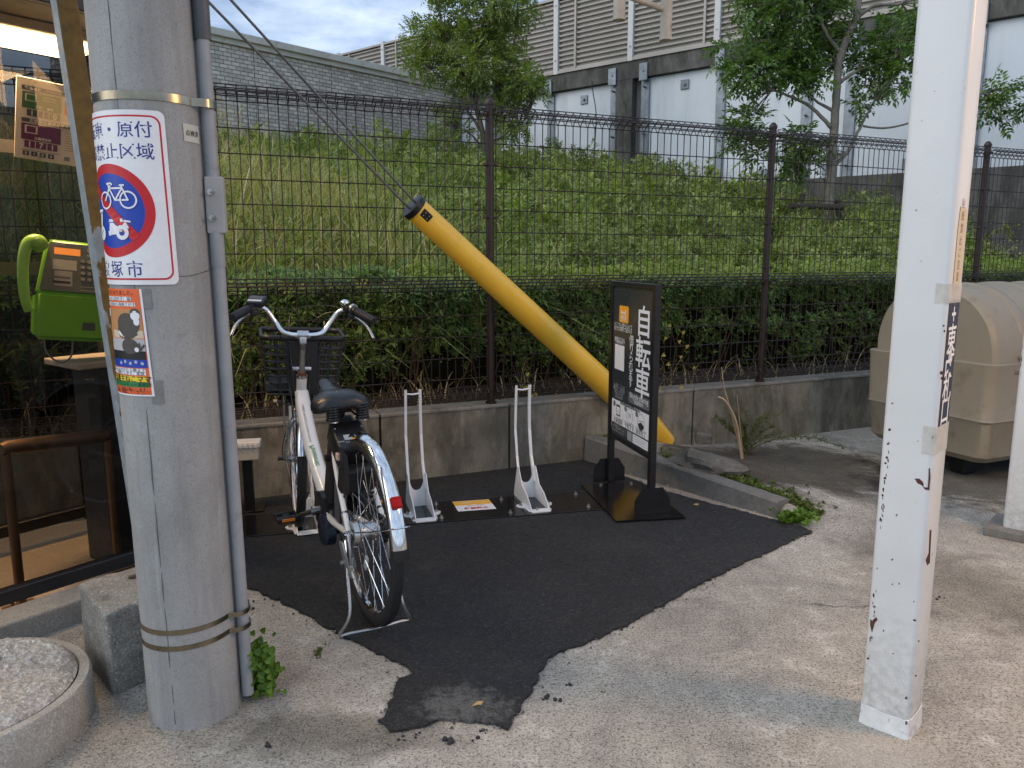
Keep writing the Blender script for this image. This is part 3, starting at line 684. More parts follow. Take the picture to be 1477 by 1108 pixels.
P = fpn(s, t, z); A = RNG.normal(0, .4, (n, 3)); A[:, 2] += 1; A[:, 1] -= .3; ok = vis(P)
azl = ok & (s > -.15+.3*np.sin(t*5)); add('azalea', whorls(P[azl], A[azl], 7, .042, .34), azalea_m, 'bright yellow green azalea tops level with the fold of the fence', 'shrub')
add('hedge', whorls(P[ok & ~azl], A[ok & ~azl], 7, .05, .30), hedge_m, None, None)
front_face(1500, .2, 7.0, .80, 1.14, 1.2, azalea_m, 'azalea', None, .050, .36, 7)
front_face(900, -2.6, 1.5, .85, 1.13, 1.2, herb_m, 'hedge_herb', 'mixed light green shoots breaking out of the top of the dark hedge', .062, .28, 6)
# twigs, and a near-black sheet that paints the shade inside the hedge
bb = nb(); twm = flatm('twig_brown', (.065, .045, .028), .85, var=.3)
for i in range(520):
    s_ = random.uniform(-2.6, 7.2); t_ = random.uniform(.35, 1.1); a = fp(s_, t_, .36); e = fp(s_+random.uniform(-.25, .25), t_+random.uniform(-.2, .15), random.uniform(.85, 1.12)); m1 = a.lerp(e, .5)+Vector((random.uniform(-.05, .05), random.uniform(-.05, .05), 0))
    tube(bb, [a, m1, e], [.007, .005, .002], 4, cap=False)
twigs = obj('twigs', bb, twm)
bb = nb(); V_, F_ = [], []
inner = flatm('hedge_shade', (.010, .012, .006), .98, var=.5, scale=8, spec=.05, bmp=.03, bscale=14)
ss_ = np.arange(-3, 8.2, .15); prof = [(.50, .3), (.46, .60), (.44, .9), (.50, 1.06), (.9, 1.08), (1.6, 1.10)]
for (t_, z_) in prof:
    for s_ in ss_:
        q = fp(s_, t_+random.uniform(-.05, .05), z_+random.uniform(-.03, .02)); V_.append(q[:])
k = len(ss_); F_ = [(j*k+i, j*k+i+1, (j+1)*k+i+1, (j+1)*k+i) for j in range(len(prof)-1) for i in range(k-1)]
core = meshobj('inner_shade', V_, F_, inner, smooth=True)

# 2. slope cover: low broadleaf shrubs and herbs, denser/lighter to the right, grass to the left
def cover(n, s0, s1, t0, t1, hgt, key, mat, label, L_, W_, k_, cond=None, tilt=1.0):
    s = RNG.uniform(s0, s1, n); t = t0+(t1-t0)*RNG.power(1.25, n)
    hb = hgt*(.60+.55*bumpf(s*.55, t*.55, 4)+.25*bumpf(s*1.7, t*1.5, 7)); z = slp(s, t)+np.clip(hb, .06, 9)*RNG.uniform(.55, 1.05, n)
    P = fpn(s, t, z); ok = vis(P) & beyond_ok(s, t)
    if cond is not None: ok &= cond(s, t)
    P = P[ok]; A = RNG.normal(0, .5, (len(P), 3)); A[:, 2] += .9; A[:, 1] -= .35
    sc_ = 1+.045*(P[:, 1]-5)
    V, F = whorls(P, A, k_, L_, W_, tilt=tilt); add(key, (V, F), mat, label, 'ground cover')
left = lambda s, t: (s < -.1+.12*t+RNG.normal(0, .45, len(s)))
right = lambda s, t: ~left(s, t)
cover(30000, -3, 9, 1.3, 4.5, .42, 'cover', herb_m, 'green leafy undergrowth covering the bank behind the fence', .065, .32, 6, right)
cover(30000, -6, 12, 4.0, 12.5, .55, 'cover', herb_m, None, .10, .36, 5, right)
cover(12000, 1.5, 9, 1.2, 3.4, .34, 'azalea', azalea_m, None, .052, .34, 7, right)
cover(12000, -6, 1.5, 1.2, 12, .35, 'cover', herb_m, None, .09, .22, 5, left)
# upright weedy stems reaching above the cover
def stems(n, s0, s1, t0, t1, h0, h1, key, mat, L_, W_, cond=None):
    s = RNG.uniform(s0, s1, n); t = RNG.uniform(t0, t1, n); ok = beyond_ok(s, t)
    if cond is not None: ok &= cond(s, t)
    s, t = s[ok], t[ok]; n = len(s); hh = RNG.uniform(h0, h1, n); lean = RNG.normal(0, .16, (n, 2)); VV = []
    for j in range(15):
        f = .25+.75*j/14; P = fpn(s, t, slp(s, t)+hh*f); P[:, :2] += lean*(f*f*hh)[:, None]
        a = j*2.4+RNG.uniform(0, .6, n); D = np.stack([np.cos(a), np.sin(a), .55+0*a], 1); LL = L_*(1.15-.75*f)*RNG.uniform(.7, 1.2, n)
        V, F = leaf_arrays(P, D, np.stack([0*a, 0*a, 1+0*a], 1), LL, LL*W_, bend=.35); add(key, (V, F), mat, None, None)
stems(520, -.5, 9, 1.6, 11, .45, .95, 'cover', herb_m, .17, .20, right)
stems(130, -4, 1, 1.2, 5, .55, .95, 'cover', herb_m, .16, .25)
# 3. tall grass on the left
def blades(P, h, lean, w_, segs=5, droop=.55):
    n = len(P); a = RNG.uniform(0, 6.28, n); dx = np.stack([np.cos(a), np.sin(a), 0*a], 1); side = np.stack([-np.sin(a+RNG.normal(0, .6, n)), np.cos(a), 0*a], 1); side = unit(side); VV = []
    for j in range(segs+1):
        f = j/segs; c = P+dx*(lean*h*f**1.8)[:, None]; c[:, 2] += h*(f-droop*(lean)*f**3.2)
        wj = (w_*(1-f**1.6)+.0006)[:, None]; VV += [c-side*wj, c+side*wj]
    V = np.stack(VV, 1).reshape(-1, 3); i = np.arange(n)*(2*(segs+1)); F = np.concatenate([np.stack([i+2*j, i+2*j+1, i+2*j+3, i+2*j+2], 1) for j in range(segs)])
    return V, F
def grass(n, s0, s1, t0, t1, h0, h1, w_, key, mat, label=None, cond=None, lean=(.1, .75)):
    s = RNG.uniform(s0, s1, n); t = t0+(t1-t0)*RNG.power(1.15, n); P = fpn(s, t, slp(s, t)-.02); ok = vis(P, 120, -300, 1400) & beyond_ok(s, t)
    if cond is not None: ok &= cond(s, t)
    P = P[ok]; m_ = len(P); add(key, blades(P, RNG.uniform(h0, h1, m_), RNG.uniform(lean[0], lean[1], m_), RNG.uniform(.6, 1.3, m_)*w_), mat, label, 'grass')
leftg = lambda s, t: (s < .15+.16*t+RNG.normal(0, .5, len(s)))
grass(26000, -7, 2.5, 1.0, 7, .40, 1.15, .0062, 'tall_grass', grass_m, 'tall tangled green and straw coloured grass on the left of the bank', leftg, (.2, 1.1))
grass(17000, -10, 2.0, 6.5, 14, .35, .85, .010, 'tall_grass', grass_m, None, leftg, (.2, 1.1))
far_l = lambda s, t: (s < -1.2+RNG.normal(0, .8, len(s)))
grass(17000, -10, 1.5, 4.5, 14, .6, 1.15, .010, 'dry_grass', straw_m, 'straw coloured dry grass standing along the foot of the brick wall', far_l, (.1, .8))
grass(8500, -7, .6, 1.8, 6.5, .5, 1.2, .006, 'dry_grass', straw_m, None, lambda s, t: s < -.2+.1*t+RNG.normal(0, .5, len(s)), (.3, 1.2))
grass(2600, -7, .4, 1.2, 8, .7, 1.2, .010, 'dry_grass', straw_m, None, lambda s, t: s < .05+.12*t, (.6, 1.5))
grass(1800, -7, 1.0, 1.2, 6, .7, 1.2, .012, 'tall_grass', grass_m, None, lambda s, t: s < .3+.14*t, (.5, 1.4))
grass(1500, -3.2, .3, .45, 1.8, .45, 1.05, .0045, 'tall_grass', grass_m, None, None, (.4, 1.2))
grass(420, -2.6, 6.0, .14, .5, .10, .34, .004, 'dry_grass', straw_m, None, None, (.3, 1.0))
grass(1200, .5, 9, 1.4, 9, .45, .8, .006, 'tall_grass', grass_m)
# reeds standing nearer the fence and rough weed clumps
grass(1500, -4, .5, 1.0, 4.2, .8, 1.35, .0085, 'tall_grass', grass_m, None, lambda s, t: s < -.1+.10*t+RNG.normal(0, .3, len(s)), (.25, 1.0))
grass(900, -4, .3, 1.2, 5, .9, 1.4, .008, 'dry_grass', straw_m, None, lambda s, t: s < -.2+.10*t+RNG.normal(0, .3, len(s)), (.25, 1.1))
cs_, ct_2, ch_ = RNG.uniform(-2, 9.5, 170), RNG.uniform(1.3, 12, 170), RNG.uniform(.35, .95, 170)
for a_, b_, h_ in zip(cs_, ct_2, ch_):
    n = 60; s = a_+RNG.normal(0, .22, n); t = b_+RNG.normal(0, .22, n); ok = beyond_ok(s, t); s, t = s[ok], t[ok]
    if len(s) < 10: continue
    P = fpn(s, t, slp(s, t)+h_*RNG.uniform(.3, 1, len(s))*np.exp(-((s-a_)**2+(t-b_)**2)/.12)); A = RNG.normal(0, .55, (len(s), 3)); A[:, 2] += .9
    lg = float(.06+.007*b_)*RNG.uniform(.8, 1.5); add('cover' if RNG.uniform() < .6 else 'azalea', whorls(P, A, 6, lg, float(RNG.uniform(.16, .42))), herb_m, None, None)
# seed plumes
s = RNG.uniform(-8, -.6, 420); t = RNG.uniform(4.5, 13.5, 420); P = fpn(s, t, slp(s, t)+RNG.uniform(.6, 1.15, 420)); P = P[vis(P) & beyond_ok(s, t)]
PP = np.repeat(P, 12, 0); PP[:, 2] += RNG.uniform(0, .26, len(PP)); PP[:, :2] += RNG.normal(0, .012, (len(PP), 2)); D = RNG.normal(0, .35, (len(PP), 3)); D[:, 2] += 1
add('dry_grass', leaf_arrays(PP, D, RNG.normal(0, 1, (len(PP), 3)), RNG.uniform(.05, .11, len(PP)), RNG.uniform(.006, .012, len(PP))), straw_m, None, None)
names = {'hedge_herb': 'hedge_shoots', 'hedge': 'hedge', 'azalea': 'azalea_shrubs', 'cover': 'undergrowth', 'tall_grass': 'tall_grass', 'dry_grass': 'dry_grass'}
for k_, (V, F, n_, m_, lb, ct) in allV.items():
    o_ = meshobj(names[k_], np.concatenate(V), np.concatenate(F), m_); tag(o_, lb, ct, kind='stuff')
    if k_ == 'hedge': hedge_o = o_
hedge_o['kind'] = 'stuff'
twigs.parent = hedge_o; core.parent = hedge_o

# 4. trees
bark_m = flatm('bark', (.115, .10, .075), .9, var=.35, scale=14, bmp=.006, bscale=60); barkg = flatm('bark_pale', (.19, .17, .135), .9, var=.3, scale=10, bmp=.006, bscale=50)
tl_m = leafmat('tree_leaf_light', [(.05, (.10, .15, .035)), (.45, (.20, .26, .065)), (.8, (.32, .38, .11)), (1, (.45, .50, .19))], .4, .38, patch=2.5)
tr_m = leafmat('tree_leaf_dark', [(.05, (.045, .10, .030)), (.5, (.115, .20, .048)), (.85, (.22, .31, .075)), (1, (.36, .44, .13))], .35, .3, patch=2.5)
def sprays(C_, Rr, dens, L_, W_, pin, rachis, seed=None):
    """pinnate leaves: rachis of paired leaflets, scattered in blobs"""
    out = []
    for c, r in zip(C_, Rr):
        n = int(dens*26*(r/.25)**2)+6; u = RNG.normal(size=(n, 3)); u = unit(u)*RNG.power(2.2, (n, 1)); P = np.array(c)+u*np.array([r*1.15, r*1.0, r*.72])
        D = unit(u*.8+RNG.normal(0, .5, (n, 3))+np.array([0, 0, .12])); out.append((P, D))
    P = np.concatenate([a for a, b in out]); D = np.concatenate([b for a, b in out]); n = len(P)
    up = unit(np.array([[0, 0, 1.]])+RNG.normal(0, .35, (n, 3))); S = unit(np.cross(D, up)); NN = unit(np.cross(S, D)); Ps, Ds, Ns, Ls = [], [], [], []
    rl = rachis*RNG.uniform(.7, 1.2, n)
    for j in range(pin):
        f = (j+.6)/pin; b = P+D*(rl*f)[:, None]-NN*(rl*.35*f*f)[:, None]
        for sg in (-1, 1):
            Ps.append(b); Ds.append(S*sg*.85+D*.55-NN*.15+RNG.normal(0, .12, (n, 3))); Ns.append(NN); Ls.append(L_*(1-.35*abs(f-.5))*RNG.uniform(.8, 1.15, n))
    Ps.append(P+D*rl[:, None]-NN*(rl*.35)[:, None]); Ds.append(D-NN*.4); Ns.append(NN); Ls.append(np.full(n, L_))
    Ls = np.concatenate(Ls); return leaf_arrays(np.concatenate(Ps), np.concatenate(Ds), np.concatenate(Ns), Ls, Ls*W_, bend=.2)
def slope_hit(px, py):
    Y = 6.0
    while Y < 20:
        q = AY(px, py, Y)
        if q.z <= slope_h(q.x, q.y): return q
        Y += .05
    return AY(px, py, 12)
def tree(name, label, base, limbs, blobs, D, leafm, barkm, L_, W_, pin, rachis, dens):
    t = thing(name, label, 'tree', base)
    bb = nb(); ends = []
    for (pts_, r0, r1) in limbs:
        P_ = [base if p_ is None else AY(p_[0], p_[1], D+(p_[2] if len(p_) > 2 else 0)) for p_ in pts_]
        c_ = cr(P_, 5); n_ = len(c_); c_ = [q+Vector((random.uniform(-1, 1), random.uniform(-1, 1), 0))*.008 if 0 < i < n_-1 else q for i, q in enumerate(c_)]
        tube(bb, c_, [r0+(r1-r0)*(i/(n_-1))**.8 for i in range(n_)], 8, cap=True); ends.append(c_)
    cs = [AY(x_, y_, D+dz_) for (x_, y_, r_, dz_) in blobs]; rs = [r_*D/FPX for (x_, y_, r_, dz_) in blobs]
    allp = [q for c_ in ends for q in c_[len(c_)//3:]]
    for c_, r_ in zip(cs, rs):                     # twigs from the nearest limb point into each clump
        near = min(allp, key=lambda q: (q-c_).length+max(0, q.z-c_.z)*1.5)
        for k in range(6):
            e = c_+Vector([random.uniform(-.8, .8)*r_ for _ in range(3)]); m1 = near.lerp(e, .5)+Vector((random.uniform(-.06, .06), random.uniform(-.06, .06), random.uniform(-.02, .08)))
            tube(bb, cr([near, m1, e], 3), [.011, .009, .008, .006, .005, .004, .003], 4, cap=False)
    obj('trunk', bb, barkm, t, world=True, smooth=180)
    V, F = sprays([c_[:] for c_ in cs], rs, dens, L_, W_, pin, rachis); V = V-np.array(base[:])
    meshobj('crown', V, F, leafm, t)
    return t
baseL = slope_hit(697, 262); DL = baseL.y
tree('slender_tree', 'light green feathery leaved tree with several thin stems in front of the brick wall', baseL,
     [([None, (698, 225), (697, 195), (690, 165), (683, 140, .1)], .07, .035), ([(697, 195), (675, 160), (650, 125), (622, 100)], .035, .012), ([(690, 165), (672, 120), (655, 80), (640, 40)], .04, .012),
      ([(686, 150), (690, 110), (688, 60), (705, 10), (712, -40)], .04, .012), ([(694, 170), (715, 130), (735, 90), (745, 40), (748, -30)], .035, .012), ([(697, 205), (720, 200), (740, 185), (760, 170)], .03, .01), ([(698, 215), (680, 195), (662, 185)], .025, .01)],
     [(610, 55, 26, .1), (595, 90, 17, -.2), (630, 95, 27, .2), (625, 45, 20, .3), (655, 60, 30, 0), (648, 20, 26, .3), (680, 95, 30, -.3), (665, 120, 22, .2), (690, 40, 30, .2), (715, 5, 32, -.2), (725, 55, 30, .2), (745, 20, 28, .3), (700, 75, 26, .4),
      (735, 95, 26, 0), (755, 120, 24, -.2), (775, 128, 14, 0), (730, 130, 26, .2), (700, 125, 18, .3), (750, 150, 16, .1), (720, 160, 18, -.1), (640, 175, 15, 0), (652, 165, 14, .2), (755, 180, 15, .1), (735, 185, 16, -.2), (690, -30, 34, 0), (745, -40, 34, .2), (640, -20, 22, 0), (668, 190, 10, 0)],
     DL, tl_m, bark_m, .092, .40, 5, .21, 1.75)
baseR = slope_hit(1194, 352); DR = baseR.y
tree('broad_tree', 'dark green pinnate leaved tree with a pale trunk behind the fence on the right', baseR,
     [([None, (1196, 300), (1200, 230), (1204, 180), (1207, 130), (1212, 80), (1235, 25), (1240, -30)], .085, .045), ([(1200, 185), (1170, 155), (1130, 135), (1095, 125)], .035, .012), ([(1202, 160), (1180, 148), (1155, 128)], .03, .012), ([(1197, 245), (1222, 220), (1240, 185), (1262, 145)], .035, .015),
      ([(1210, 120), (1232, 105), (1260, 95), (1290, 85)], .03, .012), ([(1238, 25), (1262, 8), (1300, 5), (1318, -20)], .03, .015), ([(1212, 75), (1190, 45), (1180, 10), (1190, -40)], .035, .012), ([(1245, 182), (1275, 185), (1310, 178), (1350, 160), (1430, 130)], .016, .012), ([(1238, 20), (1210, -10), (1150, -40)], .03, .01)],
     [(1065, 105, 22, .1), (1050, 75, 14, 0), (1090, 100, 28, -.2), (1120, 95, 30, .2), (1100, 65, 26, .2), (1130, 60, 26, -.1), (1150, 90, 26, .3), (1160, 115, 22, 0), (1140, 25, 30, .1), (1100, 20, 30, -.2), (1185, 60, 26, .3), (1180, 95, 22, .2), (1205, 45, 20, .2), (1085, -5, 30, .1), (1130, -20, 34, 0), (1180, -10, 30, .2), (1190, 25, 24, .2),
      (1290, 70, 26, 0), (1300, 40, 22, .2), (1275, 95, 24, .1), (1262, 60, 20, .2), (1300, 105, 20, -.1), (1265, 125, 18, .1), (1240, 150, 10, 0), (1080, 175, 18, 0), (1075, 205, 20, .1), (1095, 225, 15, 0), (1060, 200, 12, .1), (1150, 200, 18, 0), (1145, 228, 18, .2), (1170, 235, 15, 0), (1165, 210, 14, .1), (1140, 250, 12, 0), (1075, 165, 10, .1),
      (1440, 130, 17, 0), (1455, 150, 14, 0), (1430, 155, 12, .1), (1450, 175, 9, 0), (1225, 90, 16, .3), (1320, 60, 20, .3), (1340, 20, 28, .2)],
     DR, tr_m, barkg, .112, .42, 4, .22, 1.55)
# wooden prop of the tree
dk = flatm('old_timber', (.045, .036, .028), .9, var=.3, bmp=.004)
pr = thing('tree_prop', 'weathered dark timber prop tied across the pale trunk', 'prop', slope_hit(1145, 345))
bb = nb(); tube(bb, [AY(1138, 297, DR-.15), AY(1216, 299, DR-.18)], .045, 10); obj('crossbar', bb, dk, pr, world=True, smooth=40)
bb = nb(); tube(bb, [AY(1158, 282, DR+.05), AY(1140, 345, DR-.25)], .042, 10); obj('leg', bb, dk, pr, world=True, smooth=40)
bb = nb(); tube(bb, [AY(1208, 290, DR+.05), AY(1212, 345, DR-.2)], .040, 10); obj('leg', bb, dk, pr, world=True, smooth=40)

# 5. small plants on the yard
def plant(name, label, cat, V, F, m, base, stem=None, sm=None, group=None):
    t = thing(name, label, cat, base, 0, group); meshobj('leaves', V-np.array(base[:]), F, m, t)
    if stem is not None: obj('stem', stem, sm or m, t, world=True)
    return t
# clover-like weed at the pole
weed_m = leafmat('weed_leaf', [(.05, (.05, .11, .010)), (.5, (.10, .20, .018)), (1, (.17, .28, .035))], .5, .3, patch=9)
cb = Vector((-.775, 2.145, 0)); pv, pf, off = [], [], 0; sb = nb()
for i in range(240):
    f = random.random(); c_ = cb+Vector((random.gauss(.008, .030)*(1.25-.6*f), random.gauss(0, .03), .008+f*.15)); 
    if math.hypot(c_.x+.915, c_.y-2.10) < .15: c_.x += .06
    nrm = Vector((random.uniform(-.5, .7), -1+random.uniform(-.4, .4), random.uniform(.3, 1.2))).normalized(); x_, y_ = frame_axes(nrm); rr = random.uniform(.006, .0115)
    ring = [c_[:]]+[(c_+x_*math.cos(2*math.pi*k/9)*rr*(1+.22*math.cos(3*2*math.pi*k/9))+y_*math.sin(2*math.pi*k/9)*rr*(1+.22*math.cos(3*2*math.pi*k/9))+nrm*.003)[:] for k in range(9)]
    pv += ring; pf += [(off, off+1+k, off+1+(k+1) % 9) for k in range(9)]; off += 10
    if i % 3 == 0: tube(sb, [cb+Vector((random.gauss(0, .01), random.gauss(0, .01), 0)), c_.lerp(cb, .4)+Vector((0, -.01, .01)), c_], .0011, 4, cap=False)
plant('leafy_weed', 'bright green round leaved weed growing at the foot of the utility pole', 'weed', np.array(pv), np.array(pf), weed_m, cb, sb)
# feathery weed and a bent dry stalk behind the kerb
wb = on(1075, 655); feath = leafmat('feather_weed', [(.05, (.05, .075, .02)), (.5, (.10, .135, .035)), (1, (.20, .19, .07))], .6, .3, patch=4)
Vs, Fs, o_ = [], [], 0; sb = nb()
def frond(base, pts3, nl, ll, w_=.16):
    global o_
    c_ = cr(pts3, 8); n_ = len(c_); P_, D_ = [], []
    for k in range(nl):
        f = random.uniform(.12, 1)**.8; i = min(n_-2, int(f*(n_-1))); d_ = (c_[i+1]-c_[i]).normalized(); P_.append((c_[i].lerp(c_[i+1], random.random()))[:]); sd = Vector([random.gauss(0, 1) for _ in range(3)]); D_.append((d_*.7+sd*.6)[:])
    P_, D_ = np.array(P_), np.array(D_); LL = RNG.uniform(.5, 1.2, nl)*ll; V, F = leaf_arrays(P_, D_, RNG.normal(0, 1, (nl, 3)), LL, LL*w_); Vs.append(V); Fs.append(F+o_); o_ += len(V)
    return c_
for i in range(26):
    a = random.uniform(-1.9, 1.9); h_ = random.uniform(.10, .30); r_ = random.uniform(.05, .24); e = wb+Vector((math.sin(a)*r_, -math.cos(a)*r_*.3, h_)); c_ = frond(wb, [wb+Vector((random.gauss(0, .03), random.gauss(0, .02), 0)), wb.lerp(e, .5)+Vector((0, 0, h_*.2)), e], 46, .035); tube(sb, c_, .0014, 4, cap=False)
c_ = frond(wb, [wb+Vector((-.02, 0, 0)), AY(1100, 640, wb.y-.1), AY(1135, 630, wb.y-.15), AY(1175, 632, wb.y-.15), AY(1215, 645, wb.y-.1)], 240, .035); tube(sb, c_, [.003-.002*i/len(c_) for i in range(len(c_))], 4, cap=False)
plant('feathery_weed', 'feathery green weed with a long arching stem behind the kerb', 'weed', np.concatenate(Vs), np.concatenate(Fs), feath, wb, sb)
sb = nb(); P0 = on(1070, 662)
tube(sb, cr([P0, AY(1062, 610, P0.y), AY(1047, 580, P0.y), AY(1036, 573, P0.y)]), .008, 6); tube(sb, cr([P0, AY(1056, 600, P0.y+.02), AY(1045, 560, P0.y), AY(1041, 530, P0.y-.02)]), [.005]*12+[.003]*7, 5)
tube(sb, cr([P0+Vector((.01, 0, 0)), AY(1066, 600, P0.y), AY(1063, 570, P0.y-.03)]), .0025, 5)
tag(obj('dry_stalk', sb, flatm('dry_stalk_tan', (.42, .31, .20), .8, var=.2), smooth=60), 'broken pale dry stalk standing up out of the feathery weed', 'stalk')
# moss / low greens along the kerb
moss_m = leafmat('kerb_moss', [(.05, (.045, .07, .012)), (.6, (.09, .13, .02)), (1, (.20, .23, .06))], .7, .2, patch=6)
n = 900; f = RNG.uniform(0, 1, n); e_ = RNG.exponential(.045, n)+.115; den = RNG.uniform(0, 1, n) < (.15+.85*(f > .45)); P = np.array([(KA+(KB+KD*.16-KA)*a+KN*b_)[:] for a, b_ in zip(f, e_)])[den]
P[:, 2] = [ground_h(x, y)+.004 for x, y, z in P]; A = RNG.normal(0, .4, P.shape); A[:, 2] += 1
V, F = whorls(P, A, 5, .024, .5); tag(meshobj('kerb_moss', V, F, moss_m), 'low mossy greens filling the ground along the back of the kerb', 'moss', kind='stuff')
kb_ = KB+KD*.10+KN*.03; n = 110; P = np.array(kb_[:])+RNG.normal(0, 1, (n, 3))*np.array([.045, .035, .0]); P[:, 2] = .012+RNG.uniform(0, .035, n); A = RNG.normal(0, .5, P.shape); A[:, 2] += 1
V, F = whorls(P, A, 5, .028, .6); plant('kerb_end_weed', 'clump of fresh green weeds at the low end of the kerb', 'weed', V, F, weed_m, kb_)
# small weed in the ground crack
kc = G(459, 940); P = np.array(kc[:])+RNG.normal(0, 1, (26, 3))*np.array([.008, .022, 0]); A = RNG.normal(0, .5, P.shape); A[:, 2] += 1; V, F = whorls(P, A, 4, .012, .45); plant('crack_weed', 'tiny tuft of moss in a crack of the concrete near the bicycle stand', 'weed', V, F, moss_m, kc)
# yellow heart leaved vine on the lower fence
vine_m = leafmat('vine_leaf', [(.05, (.30, .26, .05)), (.5, (.50, .38, .10)), (1, (.62, .50, .22))], .5, .3, patch=5)
pv, pf, off = [], [], 0; sb = nb(); vb = fp(1.0, -.02, .44)
for (x_, y_) in [(956, 512), (981, 515), (963, 525), (966, 470), (959, 488), (979, 493), (952, 562), (972, 566), (981, 558), (984, 563), (990, 500), (760, 540), (766, 572), (772, 568), (757, 560), (945, 566), (1000, 530), (985, 480)]:
    q = AP(x_, y_, fp(0, .0), FN); x2, y2 = FU, Vector((0, 0, 1)); rr = random.uniform(.010, .018); a0 = random.uniform(-1.2, 1.2)
    hp = [(0, .55), (.5, .95), (.95, .7), (.9, .1), (.45, -.5), (0, -1.1), (-.45, -.5), (-.9, .1), (-.95, .7), (-.5, .95)]
    ring = [(q+(x2*(a*math.cos(a0)-b_*math.sin(a0))+y2*(a*math.sin(a0)+b_*math.cos(a0)))*rr-FN*(.004+.006*abs(a)))[:] for a, b_ in [(0, 0)]+hp]
    pv += ring; pf += [(off, off+1+k, off+1+(k+1) % 10) for k in range(10)]; off += 11
    tube(sb, [q, q+Vector((random.uniform(-.02, .02), .01, -.035))], .0009, 4, cap=False)
plant('yellow_vine', 'sparse yellow heart shaped vine leaves on the lower fence beside the sign', 'vine', np.array(pv), np.array(pf), vine_m, vb, sb)
# fallen leaves
pv, pf, off = [], [], 0
lf_m = leafmat('fallen_leaf', [(.05, (.35, .20, .06)), (1, (.55, .42, .2))], .7, .1)
for i, (x_, y_) in enumerate([(1003, 731), (690, 1060-40), (985, 655), (1010, 665)]):
    q = on(x_, y_, .012); a0 = random.uniform(0, 6); rr = .02
    ring = [(q+Vector((math.cos(a0+a)*rr*s_, math.sin(a0+a)*rr*s_, .004*math.sin(3*a))))[:] for a, s_ in ((0, 1.3), (.8, .6), (1.9, .5), (3.1, .9), (4.2, .55), (5.4, .6))]
    b2 = nb(); b2.faces.new([b2.verts.new(v) for v in ring]); bmesh.ops.triangulate(b2, faces=b2.faces[:])
    tag(obj('fallen_leaf', b2, lf_m), ['dry brown leaf on the asphalt beside the sign base', 'thin pale leaf on the asphalt at the narrow end', 'yellow brown leaf by the foot of the yellow guard', 'brown leaf on the rough broken slab'][i], 'leaf', 'fallen leaves')
# ================================================================== OBJECTS
white_pt = flatm('rack_white', (.76, .78, .79), .35, var=.04, coat=.2)
blk_steel = flatm('black_plate', (.006, .006, .007), .16, var=.2, spec=.6, dirt=((.03, .03, .03), 16, .62))
blk_matte = flatm('black_paint', (.010, .010, .011), .38, var=.2, spec=.4)
chrome = flatm('chrome', (.80, .80, .80), .10, 1.0, var=.05, scale=30)
alu = flatm('aluminium', (.55, .55, .55), .30, 1.0, var=.12, scale=30)
steel_b = flatm('strap_steel', (.30, .26, .19), .22, 1.0, var=.3, scale=14)
rubber = flatm('rubber_black', (.012, .012, .013), .6, var=.3)
bolt_m = flatm('bolt_steel', (.45, .44, .42), .35, .9, var=.2)

# ------------------------------------------------------------------ utility pole
PC = Vector((-.925, 2.085, 0)); PR = .128; LEAN = -.0075
def pole_mat():
    m, t, p, o = newmat('pole_concrete')
    oc = N(t, 'ShaderNodeTexCoord').outputs['Object']
    big = noise(t, 2.2, 7, .62, oc, .5); st_ = noise(t, 9, 7, .65, oc, .2, sc=(2.2, 2.2, .22)); st2 = noise(t, 26, 5, .6, oc, .1, sc=(2.5, 2.5, .12)); fin = noise(t, 230, 3, .6, oc); mid = noise(t, 18, 7, .7, oc, .3)
    c = ramp(t, big, [(.3, (.26, .262, .252)), (.5, (.325, .328, .316)), (.7, (.40, .402, .388))])
    c = mix(t, ramp(t, st_, [(.36, .38), (.54, 0)]), c, (.18, .185, .185))
    c = mix(t, ramp(t, st2, [(.60, 0), (.74, .32)]), c, (.47, .48, .475))
    c = mix(t, ramp(t, mid, [(.58, 0), (.72, .32)]), c, (.45, .46, .46))
    c = mix(t, ramp(t, mid, [(.30, .35), (.42, 0)]), c, (.14, .14, .135))
    c = mix(t, ramp(t, fin, [(.36, .3), (.46, 0)]), c, (.10, .10, .10))
    t.links.new(c, p.inputs['Base Color']); p.inputs['Roughness'].default_value = .75; p.inputs['Specular IOR Level'].default_value = .35
    bump(t, p, math_(t, 'ADD', math_(t, 'MULTIPLY', fin, .4), math_(t, 'ADD', mid, st2)), .0022)
    return m
up_ = thing('utility_pole', 'thick grey concrete utility pole banded with steel straps and carrying a white sign', 'utility pole', PC)
bb = nb(); lathe(bb, [(PR, -.05), (PR, 0), (PR-.0003, 1.0), (PR-.0006, 2.0), (PR-.002, 6.5)], 96, Matrix.Translation(PC) @ Matrix(((1, 0, LEAN, 0), (0, 1, 0, 0), (0, 0, 1, 0), (0, 0, 0, 1)))); obj('shaft', bb, pole_mat(), up_, world=True, smooth=60)
def cyl(a, z, r=PR):      # a measured from the direction facing the camera, positive to the right of the photo
    base = math.atan2(-PC.y, -PC.x); an = base+a
    return Vector((PC.x+LEAN*z+math.cos(an)*r, PC.y+math.sin(an)*r, z))
# mould seam
seam = flatm('seam_dark', (.10, .10, .098), .9)
bb = nb(); pts = [(a_, z_) for z_, a_ in [(0.0, -.28), (.5, -.285), (1.0, -.28), (1.35, -.28), (1.8, -.28), (2.4, -.28), (3.2, -.28)]]
tube(bb, [cyl(a_+random.uniform(-.006, .006), z_, PR-.0015) for a_, z_ in [(-.47-.0028*i, .02+.05*i) for i in range(60)]], [.0022*random.uniform(.5, 1.3) for _ in range(60)], 5); obj('mould_seam', bb, seam, up_, world=True)
def pole_z(py, a=0.0):   # height on the pole's near face for a photo row
    Yn = PC.y-.13; r = ray(250, py); return H+r.z*Yn/r.y
